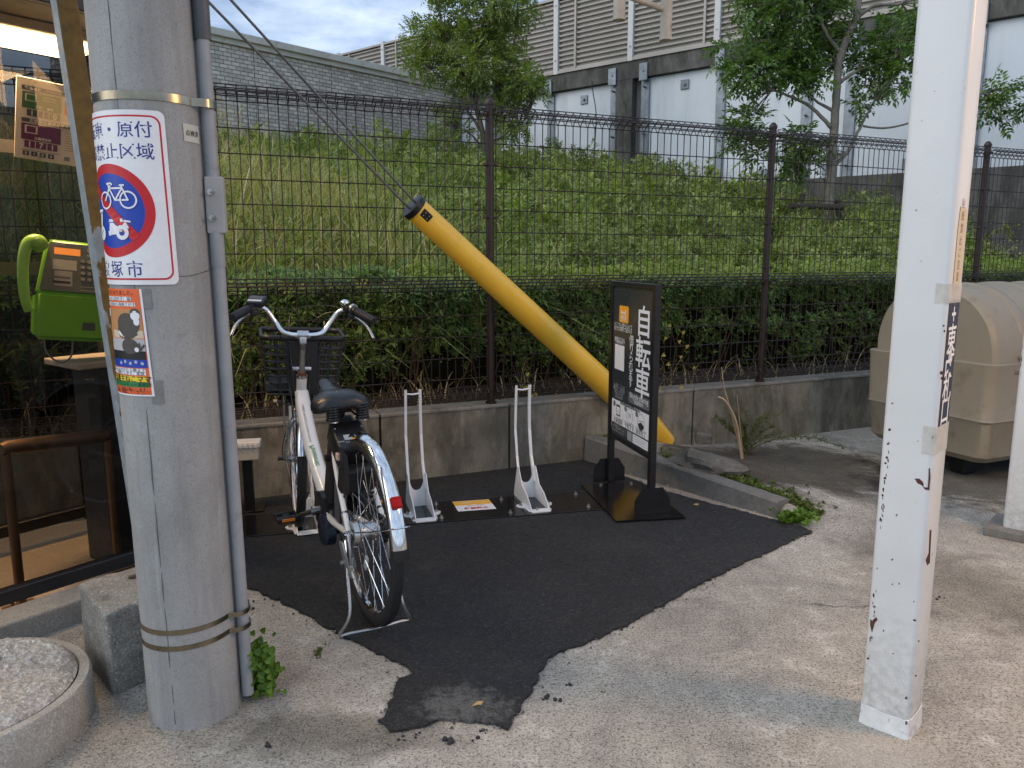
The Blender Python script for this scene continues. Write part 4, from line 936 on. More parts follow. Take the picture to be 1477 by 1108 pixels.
# conduit beside the pole
con_m = flatm('conduit_grey', (.30, .31, .315), .5, var=.15, scale=8, dirt=((.2, .2, .195), 7, .55)); con_d = flatm('conduit_dark', (.085, .09, .095), .5, var=.15)
ca = 1.22; CR = PR+.021
cd_ = thing('cable_conduit', 'slim grey conduit pipe strapped along the right side of the concrete pole', 'conduit', cyl(ca, 0, CR))
zc = lambda py: pole_z(py)
z1_, z2_, z3_, z4_ = zc(28), zc(250), zc(332), zc(386)
for (a_, b_, r_, m_, nm) in [(.03, z4_, .0165, con_m, 'lower_pipe'), (z4_, z3_, .0185, con_m, 'coupling'), (z2_, z1_, .0165, con_m, 'upper_pipe'), (z1_-.01, 6.0, .0205, con_d, 'dark_sleeve')]:
    bb = nb(); tube(bb, [cyl(ca, a_, CR), cyl(ca, b_, CR)], r_, 20); obj(nm, bb, m_, cd_, world=True, smooth=40)
vd = (cyl(ca, 0, CR)*-1); fa = Matrix.Rotation(math.atan2(-.985, .17)+math.pi/2, 4, 'Z')
bb = nb(); cc = cyl(ca, (z2_+z3_)/2, CR+.004); bx(bb, cc, (.047, .034, z2_-z3_+.01), fa, .004, 2); jb = obj('bracket_box', bb, flatm('bracket_grey', (.36, .355, .34), .5, var=.1, scale=12), cd_, world=True)
for zz in (z2_-.035, z3_+.035):
    bb = nb(); tube(bb, [cc.lerp(cc, 0)+Vector((-.004, -.015, zz-cc.z)), Vector((cc.x-.004, cc.y-.026, zz))], .009, 6); tube(bb, [Vector((cc.x-.004, cc.y-.024, zz)), Vector((cc.x-.003, cc.y-.036, zz))], .0045, 8); obj('bolt', bb, bolt_m, jb, world=True)
def strap(z, w_, nm='steel_band', wob=0, incl=0.0):
    bb = nb(); n_ = 72; ring = []
    for i in range(n_):
        a = 2*math.pi*i/n_; aa = (a+math.pi) % (2*math.pi)-math.pi
        # distance from the axis: hugs the pole, bulges over the conduit
        da = abs(aa-ca); r = PR+.0022
        if da < .30: r = max(r, PR+.040*max(0, 1-(da/.30)**2)**.5+.002)
        zz = z+incl*math.sin(a)
        ring.append([bb.verts.new(cyl(aa, zz-w_/2, r)), bb.verts.new(cyl(aa, zz+w_/2, r)), bb.verts.new(cyl(aa, zz+w_/2, r-.0016)), bb.verts.new(cyl(aa, zz-w_/2, r-.0016))])
    for i in range(n_):
        A_, B_ = ring[i], ring[(i+1) % n_]
        for k in range(4): bb.faces.new((A_[k], B_[k], B_[(k+1) % 4], A_[(k+1) % 4]))
    return obj(nm, bb, steel_b, up_, world=True, smooth=50)
strap(pole_z(136), .020); strap(pole_z(913), .014, incl=.004); strap(pole_z(936), .014, incl=.004)
# thin wire round the pole, mark tag
bb = nb(); tube(bb, [cyl(-1.2+2.5*i/30, pole_z(400)+.01*(i/30)-.005*math.sin(i*.4), PR+.002) for i in range(31)], .0007, 4); obj('loose_wire', bb, steel_b, up_, world=True)
INK = dict(white=mark('ink_white', (.80, .81, .82), .4), blue=mark('ink_blue', (.012, .035, .30), .4), red=mark('ink_red', (.55, .012, .018), .4), black=mark('ink_black', (.012, .012, .013), .5), navy=mark('ink_navy', (.02, .035, .20), .4),
           orange=mark('ink_orange', (.78, .14, .035), .5), yellow=mark('ink_yellow', (.80, .62, .03), .5), green=mark('ink_green', (.02, .22, .06), .5), brown=mark('ink_brown', (.50, .24, .09)), catgrey=mark('ink_catgrey', (.075, .065, .055)), tan=mark('ink_tan', (.62, .52, .36)),
           lgrey=mark('ink_lgrey', (.45, .46, .46)), dgrey=mark('ink_dgrey', (.045, .05, .053)), mgrey=mark('ink_mgrey', (.16, .17, .175)), amber=mark('ink_amber', (.85, .36, .02)), purple=mark('ink_purple', (.13, .012, .07)), pgreen=mark('ink_pgreen', (.035, .13, .035)), cream=mark('ink_cream', (.72, .68, .60)), pink=mark('ink_pink', (.62, .33, .26)))
def names_for(sheet, pre=''): return {k: ({'white': 'white_print'}.get(k, k+'_print'), INK[k]) for k in sheet.ink}
# ---- no parking sign wrapped on the pole; u metres along the arc (right edge = 0 .. left negative), v = height
zs_t, zs_b = pole_z(158), pole_z(411)
a_right = .26
def mk_cyl(off): return lambda u, v, l: cyl(u/PR, v, PR+off+l)
SW = .306; u1 = a_right*PR; u0 = u1-SW; uc = (u0+u1)/2; sh = zs_t-zs_b
# the sheet hangs very slightly off square, wider at the foot
S_ = Sheet(lambda u, v, l: cyl((u+(zs_t-v)*.012)/PR, v, PR+.0030+l))
def rrect(sheet, key, x0, y0, x1, y1, r, lift, n=40, m=1):
    b = sheet.bm(key); rows = [(y0, r)]+[(y0+r*(1-math.cos(math.pi/2*i/6)), r*(1-math.sin(math.pi/2*i/6))) for i in range(1, 7)]; rows += [(y0+(y1-y0)*i/8, 0) for i in range(1, 8) if y0+r < y0+(y1-y0)*i/8 < y1-r]; rows += [(y1-y_+y0, q) for y_, q in reversed(rows[:7])]
    g = [[b.verts.new(sheet.fn(x0+q+(x1-x0-2*q)*i/n, y_, lift)) for i in range(n+1)] for y_, q in rows]
    for j in range(len(rows)-1):
        for i in range(n): b.faces.new((g[j][i], g[j][i+1], g[j+1][i+1], g[j+1][i]))
rrect(S_, 'white', u0, zs_b, u1, zs_t, .016, 0)
rrect(S_, 'red', u0+.008, zs_b+.012, u1-.010, zs_t-.012, .022, .0005); S_.ink['white2'] = bmesh.new(); INK['white2'] = INK['white']
rrect(S_, 'white2', u0+.0125, zs_b+.0165, u1-.0145, zs_t-.0165, .018, .0010)
cs = .0415; top = pole_z(186)
S_.text('blue', '自転車・原付', uc, top, cs, .0015, bold=.004); S_.text('blue', '放置禁止区域', uc, pole_z(218), cs, .0015, bold=.004)
S_.text('blue', '宝', uc-.053, pole_z(388), .044, .0015, bold=.004); S_.text('blue', '塚', uc, pole_z(388), .044, .0015, bold=.004); S_.text('blue', '市', uc+.053, pole_z(388), .044, .0015, bold=.004)
ccx, ccy, cr_ = uc, pole_z(304), .114
S_.disc('red', ccx, ccy, cr_*.80, cr_, .0016, 72, 2); INK['blue2'] = INK['blue'] = mark('ink_signblue', (.010, .055, .40), .4); S_.disc('blue2', ccx, ccy, 0, cr_*.81, .0014, 72, 8)
# diagonal bar upper left to lower right (drawn in short pieces to follow the curve)
for i in range(12):
    a, b_ = -cr_*.83+i*cr_*1.66/12, -cr_*.83+(i+1)*cr_*1.66/12; q = .7071; wv = cr_*.105
    P4 = [(ccx+a*q-wv*q, ccy-a*q-wv*q), (ccx+b_*q-wv*q, ccy-b_*q-wv*q), (ccx+b_*q+wv*q, ccy-b_*q+wv*q), (ccx+a*q+wv*q, ccy-a*q+wv*q)]
    S_.poly('red', P4, .0024)
def bike_icon(s, key, x, y, k, lift, lw):
    for wx in (-1, 1): s.disc(key, x+wx*.62*k, y, .40*k-lw, .40*k, lift, 24)
    for pl in ([(-.62, 0), (-.30, .52), (.40, .52), (0, 0), (-.30, .52)], [(0, 0), (.62, 0), (.40, .52)], [(-.22, .62), (-.62, 0)], [(-.34, .70), (-.30, .52)], [(.30, .64), (.48, .64)], [(.39, .64), (.36, .45)], [(-.42, .72), (-.18, .74), (-.12, .68)]): s.line(key, [(x+a*k, y+b_*k) for a, b_ in pl], lw, lift)
bike_icon(S_, 'white2', ccx+.020, ccy+.026, .055, .0032, .0042)
mxx, myy, mk = ccx-.012, ccy-.052 , .050
for wx in (-.72, .85): S_.disc('white2', mxx+wx*mk, myy-.02*mk, .16*mk, .36*mk, .0032, 20)
for P4 in ([(-1.0, .05), (-.72, .05), (-.50, .95), (-.74, .95)], [(-1.02, .98), (-.42, 1.02), (-.42, 1.16), (-1.02, 1.14)], [(-.80, -.16), (.15, -.16), (.15, .06), (-.74, .06)], [(.0, -.14), (.50, -.10), (1.25, .20), (1.12, .46), (.12, .46)], [(.05, .50), (.98, .50), (.94, .66), (.10, .64)], [(1.0, .50), (1.35, .46), (1.35, .54), (1.0, .60)]):
    S_.poly('white2', [(mxx+a*mk, myy+b_*mk) for a, b_ in P4], .0032)
sg = thing('no_parking_sign', 'white wrap round sign with a red and blue no parking disc for bicycles and mopeds', 'sign', cyl(0, zs_b, PR+.003))
nmz = names_for(S_); nmz['white'] = ('sign_sheet', INK['white']); nmz['white2'] = ('white_print', INK['white']); nmz['blue2'] = ('blue_disc', INK['blue']); nmz['red'] = ('red_print', INK['red']); nmz['blue'] = ('blue_lettering', mark('ink_letterblue', (.012, .03, .22), .45))
S_.build(nmz, sg)
# ---- cat notice
zk_t, zk_b = pole_z(417), pole_z(572); ku1 = -.43*PR+.004; ku0 = ku1-.19
K_ = Sheet(lambda u, v, l: cyl((u+(zk_t-v)*.040)/PR, v, PR+.0018+l)); kh = zk_t-zk_b
K = lambda f: zk_t-kh*f
K_.rect('white', ku0, K(1), ku1, K(0), 0, 24, 8); K_.rect('orange', ku0+.004, K(.985), ku1-.006, K(.0), .0005, 24, 8)
def kr(key, a, b_, x0, x1, l=.001): K_.rect(key, x0, K(b_), x1, K(a), l, 12, 1)
x1_ = ku1-.010; x0_ = ku0+.006
K_.text('black', 'ねこがいなくなりました。', ku1-.095, K(.035), .0135, .0012, align='CENTER')
kr('lgrey', .075, .105, ku0+.02, ku1-.032); INK['white3'] = INK['white']; kr('white3', .072, .108, ku0+.02, ku1-.030, .0012); K_.text('black', '名前まる（キジ白の子）猫', ku1-.100, K(.09), .0115, .0015)
kr('white3', .125, .160, ku0+.02, ku1-.020, .0012); K_.text('black', '9月8日、7月頃から毎晩さがす', ku1-.090, K(.143), .0105, .0015)
kr('brown', .185, .455, x0_+.04, x1_+.002)      # photo 1: brown chair, pale cushion, cat lying
kr('tan', .385, .455, x0_+.07, x1_+.002, .0013)
kx, ky = ku1-.050, K(.33)
K_.disc('catgrey', kx, ky, 0, .030, .0016, 28, 3, sx=1.15); K_.disc('white3', ku1-.024, K(.245), 0, .0125, .0022, 20); K_.disc('catgrey', ku1-.024, K(.222), 0, .012, .0020, 20, sx=1.1)
K_.poly('catgrey', [(ku1-.036, K(.222)), (ku1-.034, K(.19)), (ku1-.027, K(.212))], .0024); K_.poly('catgrey', [(ku1-.021, K(.212)), (ku1-.014, K(.186)), (ku1-.012, K(.222))], .0024)
K_.disc('white3', ku1-.022, K(.300), 0, .010, .0022, 16, sx=.8)
K_.line('catgrey', [(kx-.030, K(.37)), (kx-.026, K(.43)), (kx-.008, K(.45)), (kx+.012, K(.43)), (kx+.022, K(.41))], .011, .0020); K_.line('white3', [(kx-.030, K(.40)), (kx-.022, K(.43))], .007, .0025)
kr('white3', .19, .26, x0_+.02, x0_+.062, .0022)
for a_ in (.205, .235): K_.rect('pink', x0_+.026, K(a_+.008), x0_+.056, K(a_), .0026)
kr('lgrey', .462, .60, x0_+.05, x1_+.002); kr('black', .575, .655, x0_+.05, x1_+.002, .0014); kr('blue2', .655, .73, x0_+.05, x1_+.002, .0014) if 'blue2' in INK else None
K_.disc('catgrey', kx+.0, K(.53), 0, .020, .0018, 24, 2, sx=1.3); K_.disc('catgrey', ku1-.030, K(.545), 0, .012, .0021, 18); K_.disc('white3', ku1-.030, K(.56), 0, .006, .0025, 12)
K_.poly('catgrey', [(ku1-.040, K(.53)), (ku1-.040, K(.495)), (ku1-.032, K(.52))], .0024); K_.poly('catgrey', [(ku1-.028, K(.52)), (ku1-.020, K(.49)), (ku1-.019, K(.53))], .0024)
K_.line('catgrey', [(ku1-.02, K(.56)), (ku1-.010, K(.52))], .006, .0022)
for q_ in range(5): K_.disc('lgrey', ku1-.02-.017*q_, K(.69)+.004*(q_ % 2), 0, .0045, .002, 10)
kr('white3', .738, .80, x0_, x1_-.004, .0014); K_.text('black', 'この子をみかけたら教えて', ku1-.085, K(.755), .0120, .0018); K_.text('black', 'ください。お願いします、家族', ku1-.095, K(.782), .0110, .0018)
kr('yellow', .812, .862, x0_, x1_-.004, .0014); K_.text('black', '保護主ねこママ', ku1-.070, K(.837), .0195, .0018, bold=.01)
kr('green', .866, .915, x0_, x1_+.002, .0014); K_.text('black', 'キャットレスキュー事務所', ku1-.078, K(.89), .0125, .0018)
K_.text('black', '見つけた方はご連絡お願いします。', ku1-.092, K(.937), .0105, .0012); K_.text('black', 'すぐ連絡、保護してください！', ku1-.080, K(.965), .0110, .0012)
kt = thing('cat_notice', 'orange missing cat notice with two cat photos taped under the white sign', 'notice', cyl(0, zk_b, PR+.002))
nk = names_for(K_); nk['white'] = ('paper', INK['white']); nk['orange'] = ('orange_ground', INK['orange']); nk['white3'] = ('white_box', INK['white']); nk['blue2'] = ('blue_print', INK['blue'])
K_.build(nk, kt)
tape_m = flatm('grey_tape', (.20, .20, .19), .4, var=.15, scale=30)
T_ = Sheet(lambda u, v, l: cyl(u/PR, v, PR+.0012+l)); INK['tape'] = tape_m
T_.rect('tape', ku1-.004, pole_z(446), ku1+.022, pole_z(417), 0, 4, 1); T_.rect('tape', ku1+.004, pole_z(583), ku1+.032, pole_z(549), 0, 4, 1)
tp_ = T_.build({'tape': ('adhesive_tape', tape_m)}, kt)
# ---- inspection label
zi0, zi1 = pole_z(198), pole_z(171); iu0 = .62*PR; iu1 = 1.06*PR
I_ = Sheet(lambda u, v, l: cyl((u+(zi1-v)*.02)/PR, v, PR+.0015+l)); INK['off'] = mark('ink_offwhite', (.52, .52, .45))
I_.rect('off', iu0, zi0, iu1, zi1, 0, 8, 1); I_.text('black', '点検済', (iu0+iu1)/2, (zi0+zi1)/2, .0155, .0006, bold=.01)
il = thing('inspection_label', 'small off white inspection label on the pole right of the sign', 'label', cyl(1.0, zi0, PR)); I_.build({'off': ('label_sheet', INK['off']), 'black': ('lettering', INK['black'])}, il)

# ------------------------------------------------------------------ leaning, peeling steel post
def peel_mat(name, bias):
    m, t, p, o = newmat(name)
    oc = N(t, 'ShaderNodeTexCoord').outputs['Object']
    f = math_(t, 'ADD', noise(t, 5.0, 8, .6, oc, .3, sc=(1, 1, .6)), bias)
    blue = ramp(t, noise(t, 22, 7, .7, oc), [(.3, (.22, .26, .28)), (.6, (.36, .41, .43)), (.75, (.50, .53, .53))])
    och = ramp(t, noise(t, 30, 6, .7, oc), [(.3, (.12, .07, .016)), (.55, (.19, .115, .026)), (.75, (.25, .155, .045))])
    k_ = ramp(t, f, [(.505, 0), (.515, 1)]); c = mix(t, k_, och, blue)
    e = ramp(t, f, [(.495, 0), (.507, .8), (.52, 0)]); c = mix(t, e, c, (.50, .50, .46))
    c = mix(t, ramp(t, noise(t, 40, 6, .8, oc), [(.62, 0), (.68, .6)]), c, (.12, .06, .03))
    t.links.new(c, p.inputs['Base Color']); p.inputs['Roughness'].default_value = .6; bump(t, p, math_(t, 'ADD', k_, math_(t, 'MULTIPLY', noise(t, 60, 5, .7, oc), .5)), .0015); return m
lp_top, lp_bot = AY(92, 0, 2.30), AY(176, 560, 2.46); dv = (lp_bot-lp_top).normalized()
lpt = thing('leaning_post', 'leaning steel post with peeling pale blue paint showing ochre underneath', 'post', lp_bot+dv*.25)
l0, l1 = lp_top-dv*.9, lp_bot+dv*1.02; sd_ = dv.cross(Vector((0, 1, 0))).normalized(); fd = dv.cross(sd_).normalized(); 
if fd.y > 0: fd = -fd
if sd_.x < 0: sd_ = -sd_
mL = basis((l0+l1)/2, sd_, fd, -dv)
bb = nb(); vs = bx(bb, (0, 0, 0), (.056, .056, (l1-l0).length), None, .004, 2)
for f_ in bb.faces: f_.material_index = 1 if f_.calc_center_median().x < -.0265 else 0
bmesh.ops.transform(bb, matrix=basis((0, 0, 0), sd_, fd, -dv) @ Matrix.Rotation(R(-44), 4, 'Z'), verts=bb.verts)
po_ = obj('steel_tube', bb, [peel_mat('peeling_paint', -.05), peel_mat('peeling_paint_side', .18)], lpt); po_.location = (l0+l1)/2-lpt.location

# ------------------------------------------------------------------ white steel columns
def column_mat():
    m, t, p, o = newmat('column_paint')
    oc = N(t, 'ShaderNodeTexCoord').outputs['Object']; sx = N(t, 'ShaderNodeSeparateXYZ'); t.links.new(oc, sx.inputs[0])
    c = ramp(t, noise(t, 3, 6, .6, oc, .3), [(.3, (.60, .62, .62)), (.7, (.68, .70, .70))])
    low = ramp(t, math_(t, 'ADD', sx.outputs[2], math_(t, 'MULTIPLY', math_(t, 'SUBTRACT', noise(t, 9, 7, .7, oc), .5), .5)), [(.04, .55), (.42, 0)])
    c = mix(t, math_(t, 'MULTIPLY', low, ramp(t, noise(t, 34, 7, .75, oc), [(.38, 0), (.6, 1)])), c, (.28, .27, .24))
    # rust chips: more along the vertical edges
    ed = math_(t, 'MAXIMUM', math_(t, 'ABSOLUTE', sx.outputs[0]), math_(t, 'ABSOLUTE', sx.outputs[1])); mn = math_(t, 'MINIMUM', math_(t, 'ABSOLUTE', sx.outputs[0]), math_(t, 'ABSOLUTE', sx.outputs[1]))
    near = ramp(t, mn, [(.055, 0), (.068, 1)])
    chip = noise(t, 38, 6, .72, oc, 0, sc=(1, 1, .45)); reg = ramp(t, noise(t, 2.6, 3, .5, oc), [(.45, 0), (.55, 1)])
    thr = math_(t, 'ADD', chip, math_(t, 'MULTIPLY', math_(t, 'MULTIPLY', near, reg), .14))
    k1 = ramp(t, thr, [(.715, 0), (.735, 1)]); k0 = ramp(t, thr, [(.68, 0), (.715, .55)])
    c = mix(t, k0, c, (.42, .20, .08)); c = mix(t, k1, c, (.085, .028, .016))
    spk = noise(t, 58, 2, .5, oc); c = mix(t, ramp(t, spk, [(.765, 0), (.785, .9)]), c, (.06, .035, .025))
    t.links.new(c, p.inputs['Base Color']); p.inputs['Roughness'].default_value = .34; p.inputs['Coat Weight'].default_value = .15
    bump(t, p, math_(t, 'SUBTRACT', math_(t, 'MULTIPLY', noise(t, 90, 4, .6, oc), .3), k1), .0012); return m
CE1 = Vector((.735, -.678, 0)).normalized(); CE2 = Vector((-CE1.y, CE1.x, 0))
def column(name, label, near, w_, zt_, sheet=True, plate=False):
    """near = the ground corner nearest to the camera"""
    c = near-CE1*w_/2+CE2*w_/2; t = thing(name, label, 'column', c, math.atan2(CE1.y, CE1.x), 'white canopy columns')
    bb = nb(); bx(bb, (0, 0, zt_/2), (w_, w_, zt_), None, .014, 4); obj('shaft', bb, bpy.data.materials.get('column_paint') or column_mat(), t, smooth=40)
    if not plate:
        bb = nb(); n_ = 40; ring = []; hw = w_/2+.003
        def edge(k):
            a = 2*math.pi*k/n_; x, y = math.cos(a), math.sin(a); s_ = 1/((abs(x)**9+abs(y)**9)**(1/9)); return x*s_*hw, y*s_*hw
        for k in range(n_):
            x, y = edge(k); j = random.uniform(-.003, .003); ring.append([bb.verts.new((x*1.035, y*1.035, .0)), bb.verts.new((x*1.01, y*1.01, .02)), bb.verts.new((x, y, .055+j)), bb.verts.new((x*.97, y*.97, .056+j))])
        for k in range(n_):
            for q in range(3): bb.faces.new((ring[k][q], ring[(k+1) % n_][q], ring[(k+1) % n_][q+1], ring[k][q+1]))
        obj('base_wrap', bb, flatm('white_tape_wrap', (.66, .68, .68), .45, var=.1, scale=40, bmp=.003, bscale=30, dirt=((.33, .32, .28), 22, .58)), t, smooth=50)
    else:
        bb = nb(); bx(bb, (0, 0, .02), (w_+.13, w_+.13, .04), None, .004, 2); obj('base_plinth', bb, kerb_m, t)
    return t, c
c1n = G(1309, 1068); c1w = .128
ct, cc1 = column('canopy_column', 'nearer white painted steel column with rust chips and a taped black sticker', c1n, c1w, 3.2)
ct2, cc2 = column('canopy_column', 'farther white steel column cut by the right edge of the photo, on a concrete plinth', G(1462, 775)+CE1*.10, .15, 3.2, plate=True)
# rust chips that can be made out, as thin flakes on the faces of the near column
FXo = CE1; FNr = Vector((-CE2.x, -CE2.y, 0))     # front-left face normal = -CE2
def on_front(px, py, l=.0006): return AP(px, py, c1n+FNr*l, FNr)
rust = flatm('rust_flake', (.075, .026, .016), .85, var=.5, scale=120, bmp=.001)
bb = nb()
def flake(poly, f_=on_front):
    q = [f_(x+random.uniform(-.5, .5), y+random.uniform(-.5, .5)) for x, y in poly]; bb.faces.new([bb.verts.new(v) for v in q])
flake([(1319, 690), (1326, 691), (1331, 695), (1333, 701), (1329, 700), (1323, 697)])
flake([(1328, 698), (1334, 703), (1341, 703), (1341, 707), (1334, 706)])
flake([(1339, 676), (1341.5, 675), (1342, 690), (1341, 705), (1338.5, 704), (1339.5, 690)])
flake([(1341, 765), (1343.5, 764), (1343, 780), (1342, 798), (1341, 812), (1337, 816), (1335, 808), (1339, 798)])
flake([(1255, 893), (1258, 896), (1260, 893), (1264, 890), (1266, 894), (1262, 899), (1260, 905), (1258, 912), (1255, 902)])
for (x, y, r_) in [(1279, 660, 2), (1277, 668, 1.6), (1281, 640, 2), (1283, 620, 1.8), (1276, 690, 2), (1273, 715, 1.8), (1287, 582, 1.3), (1319, 895, 2), (1287, 807, 1.3), (1297, 842, 1.2), (1287, 843, 1.0), (1358, 538, 3), (1359, 546, 2.6), (1362, 478, 1.8), (1361, 470, 1.5), (1345, 631, 1.6), (1306, 1043, 2.6), (1321, 975, 1.6), (1307, 1007, 1.8), (1265, 820, 1.2), (1274, 910, 1.3), (1318, 868, 1.5), (1252, 950, 1.8), (1325, 925, 1.2)]:
    flake([(x+r_*math.cos(a)*random.uniform(.7, 1.2), y+r_*math.sin(a)*random.uniform(.8, 1.3)) for a in [2*math.pi*k/7 for k in range(7)]])
for k in range(34):
    y = 640+k*3.7+random.uniform(-2, 2); x = 1274-(y-500)*.0955+random.uniform(-1.5, 1.5)
    y2 = random.choice([random.uniform(730, 765), random.uniform(830, 950)]) if k % 3 else y
    x2 = 1336-y2*.0889+random.uniform(0, 4); r_ = random.uniform(.7, 1.8); flake([(x2+r_*.6*math.cos(a), y2+r_*2.2*math.sin(a)) for a in [2*math.pi*j/6 for j in range(6)]])
fl = obj('rust_chips', bb, rust, ct, world=True); fl['kind'] = 'stuff'
# black sticker on the right face with white characters and clear tape
rn = CE2*0+CE1                                     # right face normal = +CE1
rc = c1n                                          # near corner
def on_right(u, v, l): return rc+CE1*(.0012+l)+CE2*(u)+Vector((0, 0, v))
zr = lambda py: (AP(1385, py, c1n+CE1*.001, CE1)).z
st_ = thing('exit_sticker', 'tall black sticker with white characters taped on the side of the white column', 'sticker', on_right(.06, zr(600), 0))
Q = Sheet(on_right); zq0, zq1 = zr(598), zr(432)
Q.rect('navy', .014, zq0, c1w-.018, zq1, .0); INK['navy'] = mark('ink_nearblack', (.015, .02, .045))
hq = zq1-zq0
for i, ch in enumerate('+東改札口'):
    Q.text('white', ch, c1w/2-.002, zq1-hq*(i+.55)/5.1, .082 if i else .075, .0006, bold=.012)
Q.build({'navy': ('sticker_sheet', INK['navy']), 'white': ('lettering', INK['white'])}, st_)
tpm, t_, p_, o_2 = newmat('clear_tape'); p_.inputs['Base Color'].default_value = (.62, .60, .54, 1); p_.inputs['Roughness'].default_value = .35; p_.inputs['Alpha'].default_value = .62
f_ = noise(t_, 40, 4); t_.links.new(ramp(t_, f_, [(.3, (.55, .53, .48)), (.7, (.70, .68, .62))]), p_.inputs['Base Color'])
for (y0_, y1_) in ((432, 455), (598, 632)):
    bb = nb(); za, zb = zr(y1_ if y0_ > 500 else y0_+3), zr(y0_ if y0_ > 500 else 408); P1 = rc+FNr*.0016+Vector((0, 0, za))-CE1*.028
    pts = [rc+FNr*.0016-CE1*.030, rc+FNr*.0016-CE1*.010, rc+(FNr+CE1)*.0002+FNr*-.002, rc+CE1*.0022+CE2*.010, rc+CE1*.0022+CE2*(c1w-.015)]
    A_ = [bb.verts.new(q+Vector((0, 0, za+random.uniform(-.002, .002)))) for q in pts]; B_ = [bb.verts.new(q+Vector((0, 0, zb+random.uniform(-.002, .002)))) for q in pts]
    for k in range(4): bb.faces.new((A_[k], A_[k+1], B_[k+1], B_[k]))
    obj('clear_tape', bb, tpm, st_, world=True, smooth=60)
# yellowed torn label above it
Q2 = Sheet(on_right); y0q, y1q = zr(425), zr(300); INK['aged'] = mark('ink_aged', (.55, .47, .33)); INK['rust2'] = mark('ink_faded', (.33, .17, .08))
Q2.poly('aged', [(.030, y0q), (.085, y0q+.01), (.10, y0q+.06), (.102, y1q-.02), (.095, y1q), (.035, y1q+.004), (.028, y1q-.05)], .0)
Q2.text('rust2', list('貼紙禁止ご注意くだ'), .062, (y0q+y1q)/2, .026, .0006, vert=True, cell=1.15)
ol = thing('old_label', 'yellowed torn paper label on the side of the white column above the black sticker', 'label', on_right(.06, y0q, 0)); Q2.build({'aged': ('paper', INK['aged']), 'rust2': ('faded_lettering', INK['rust2'])}, ol)

# canopy beam joining the columns, with the pipe frame that hangs into the top of the photo
pipe_m = flatm('pipe_beige', (.40, .36, .29), .45, var=.2, scale=10, dirt=((.20, .10, .05), 14, .6))
hp_ = thing('hanging_pipe_frame', 'beige pipe frame with two blunt pipe ends hanging in at the top', 'pipe frame', AY(925, 0, 3.4)+Vector((0, 0, .9)))
ends_ = [AY(893, 28, 3.35), AY(960, 57, 3.45)]
bb = nb()
for e_ in ends_:
    tube(bb, [e_, e_+Vector((0, 0, 1.25))], .0245, 20); tube(bb, [e_-Vector((0, 0, .004)), e_+Vector((0, 0, .012))], .0262, 20)
obj('drop_pipe', bb, pipe_m, hp_, world=True, smooth=40)
bb = nb(); tube(bb, [ends_[0]+Vector((0, 0, .10)), ends_[1]+Vector((0, 0, .115))], .012, 12); tube(bb, [ends_[0]+Vector((-.3, -.12, 1.24)), ends_[1]+Vector((.3, .12, 1.24))], .03, 14); obj('cross_pipe', bb, pipe_m, hp_, world=True, smooth=40)
# canopy lamp: the fitting that throws the warm light (outside the frame, at the right)
cl = thing('canopy_lamp', 'warm strip lamp fitting hanging between the two white columns, outside the photo', 'lamp', (3.15, 2.0, 2.83))
bb = nb(); bx(bb, (0, 0, .0), (.30, 1.2, .06), None, .01); obj('housing', bb, white_pt, cl)

# ------------------------------------------------------------------ block, round base, booth kerb
blk_m = concrete('block_concrete', (.36, .35, .315), 3.0, .6, speck=.6, bmp=.009, moss=.55, fine=150)
P_f = G(162, 1004); P_l = G(120, 958); P_r = P_f+(Vector((P_f.x-P_l.x, P_f.y-P_l.y, 0)).orthogonal() if False else Vector((.62, .785, 0))*.24)
bt_ = thing('concrete_block', 'rough weathered concrete block wedged beside the utility pole', 'block', P_f)
topz = .262; A2 = [P_f, P_f+Vector((.165, .20, 0)), P_f+Vector((-.05, .40, 0)), P_f+Vector((-.20, .215, 0))]
bb = nb(); lo_ = [bb.verts.new(v+Vector((0, 0, -.01))) for v in A2]; hi_ = [bb.verts.new(v+Vector((0, 0, topz))) for v in A2]
bb.faces.new(list(reversed(lo_))); bb.faces.new(hi_)
for k in range(4): bb.faces.new((lo_[k], lo_[(k+1) % 4], hi_[(k+1) % 4], hi_[k]))
bmesh.ops.recalc_face_normals(bb, faces=bb.faces[:]); bmesh.ops.subdivide_edges(bb, edges=bb.edges[:], cuts=23, use_grid_fill=True)
for _ in range(3): bmesh.ops.smooth_vert(bb, verts=bb.verts[:], factor=.5, use_axis_x=True, use_axis_y=True, use_axis_z=True)
from mathutils import noise as mn_
for v in bb.verts: v.co += mn_.noise_vector(v.co*24)*.0045+mn_.noise_vector(v.co*8)*.006+mn_.noise_vector(v.co*70)*.0018
obj('body', bb, blk_m, bt_, world=True, smooth=180)
bb = nb(); q = G(196, 832, topz-.0); tube(bb, [q+Vector((-.02, -.005, .0)), q+Vector((.03, .01, .012))], .006, 8); obj('rebar_stub', bb, flatm('rusty_bar', (.10, .07, .05), .7), bt_, world=True)
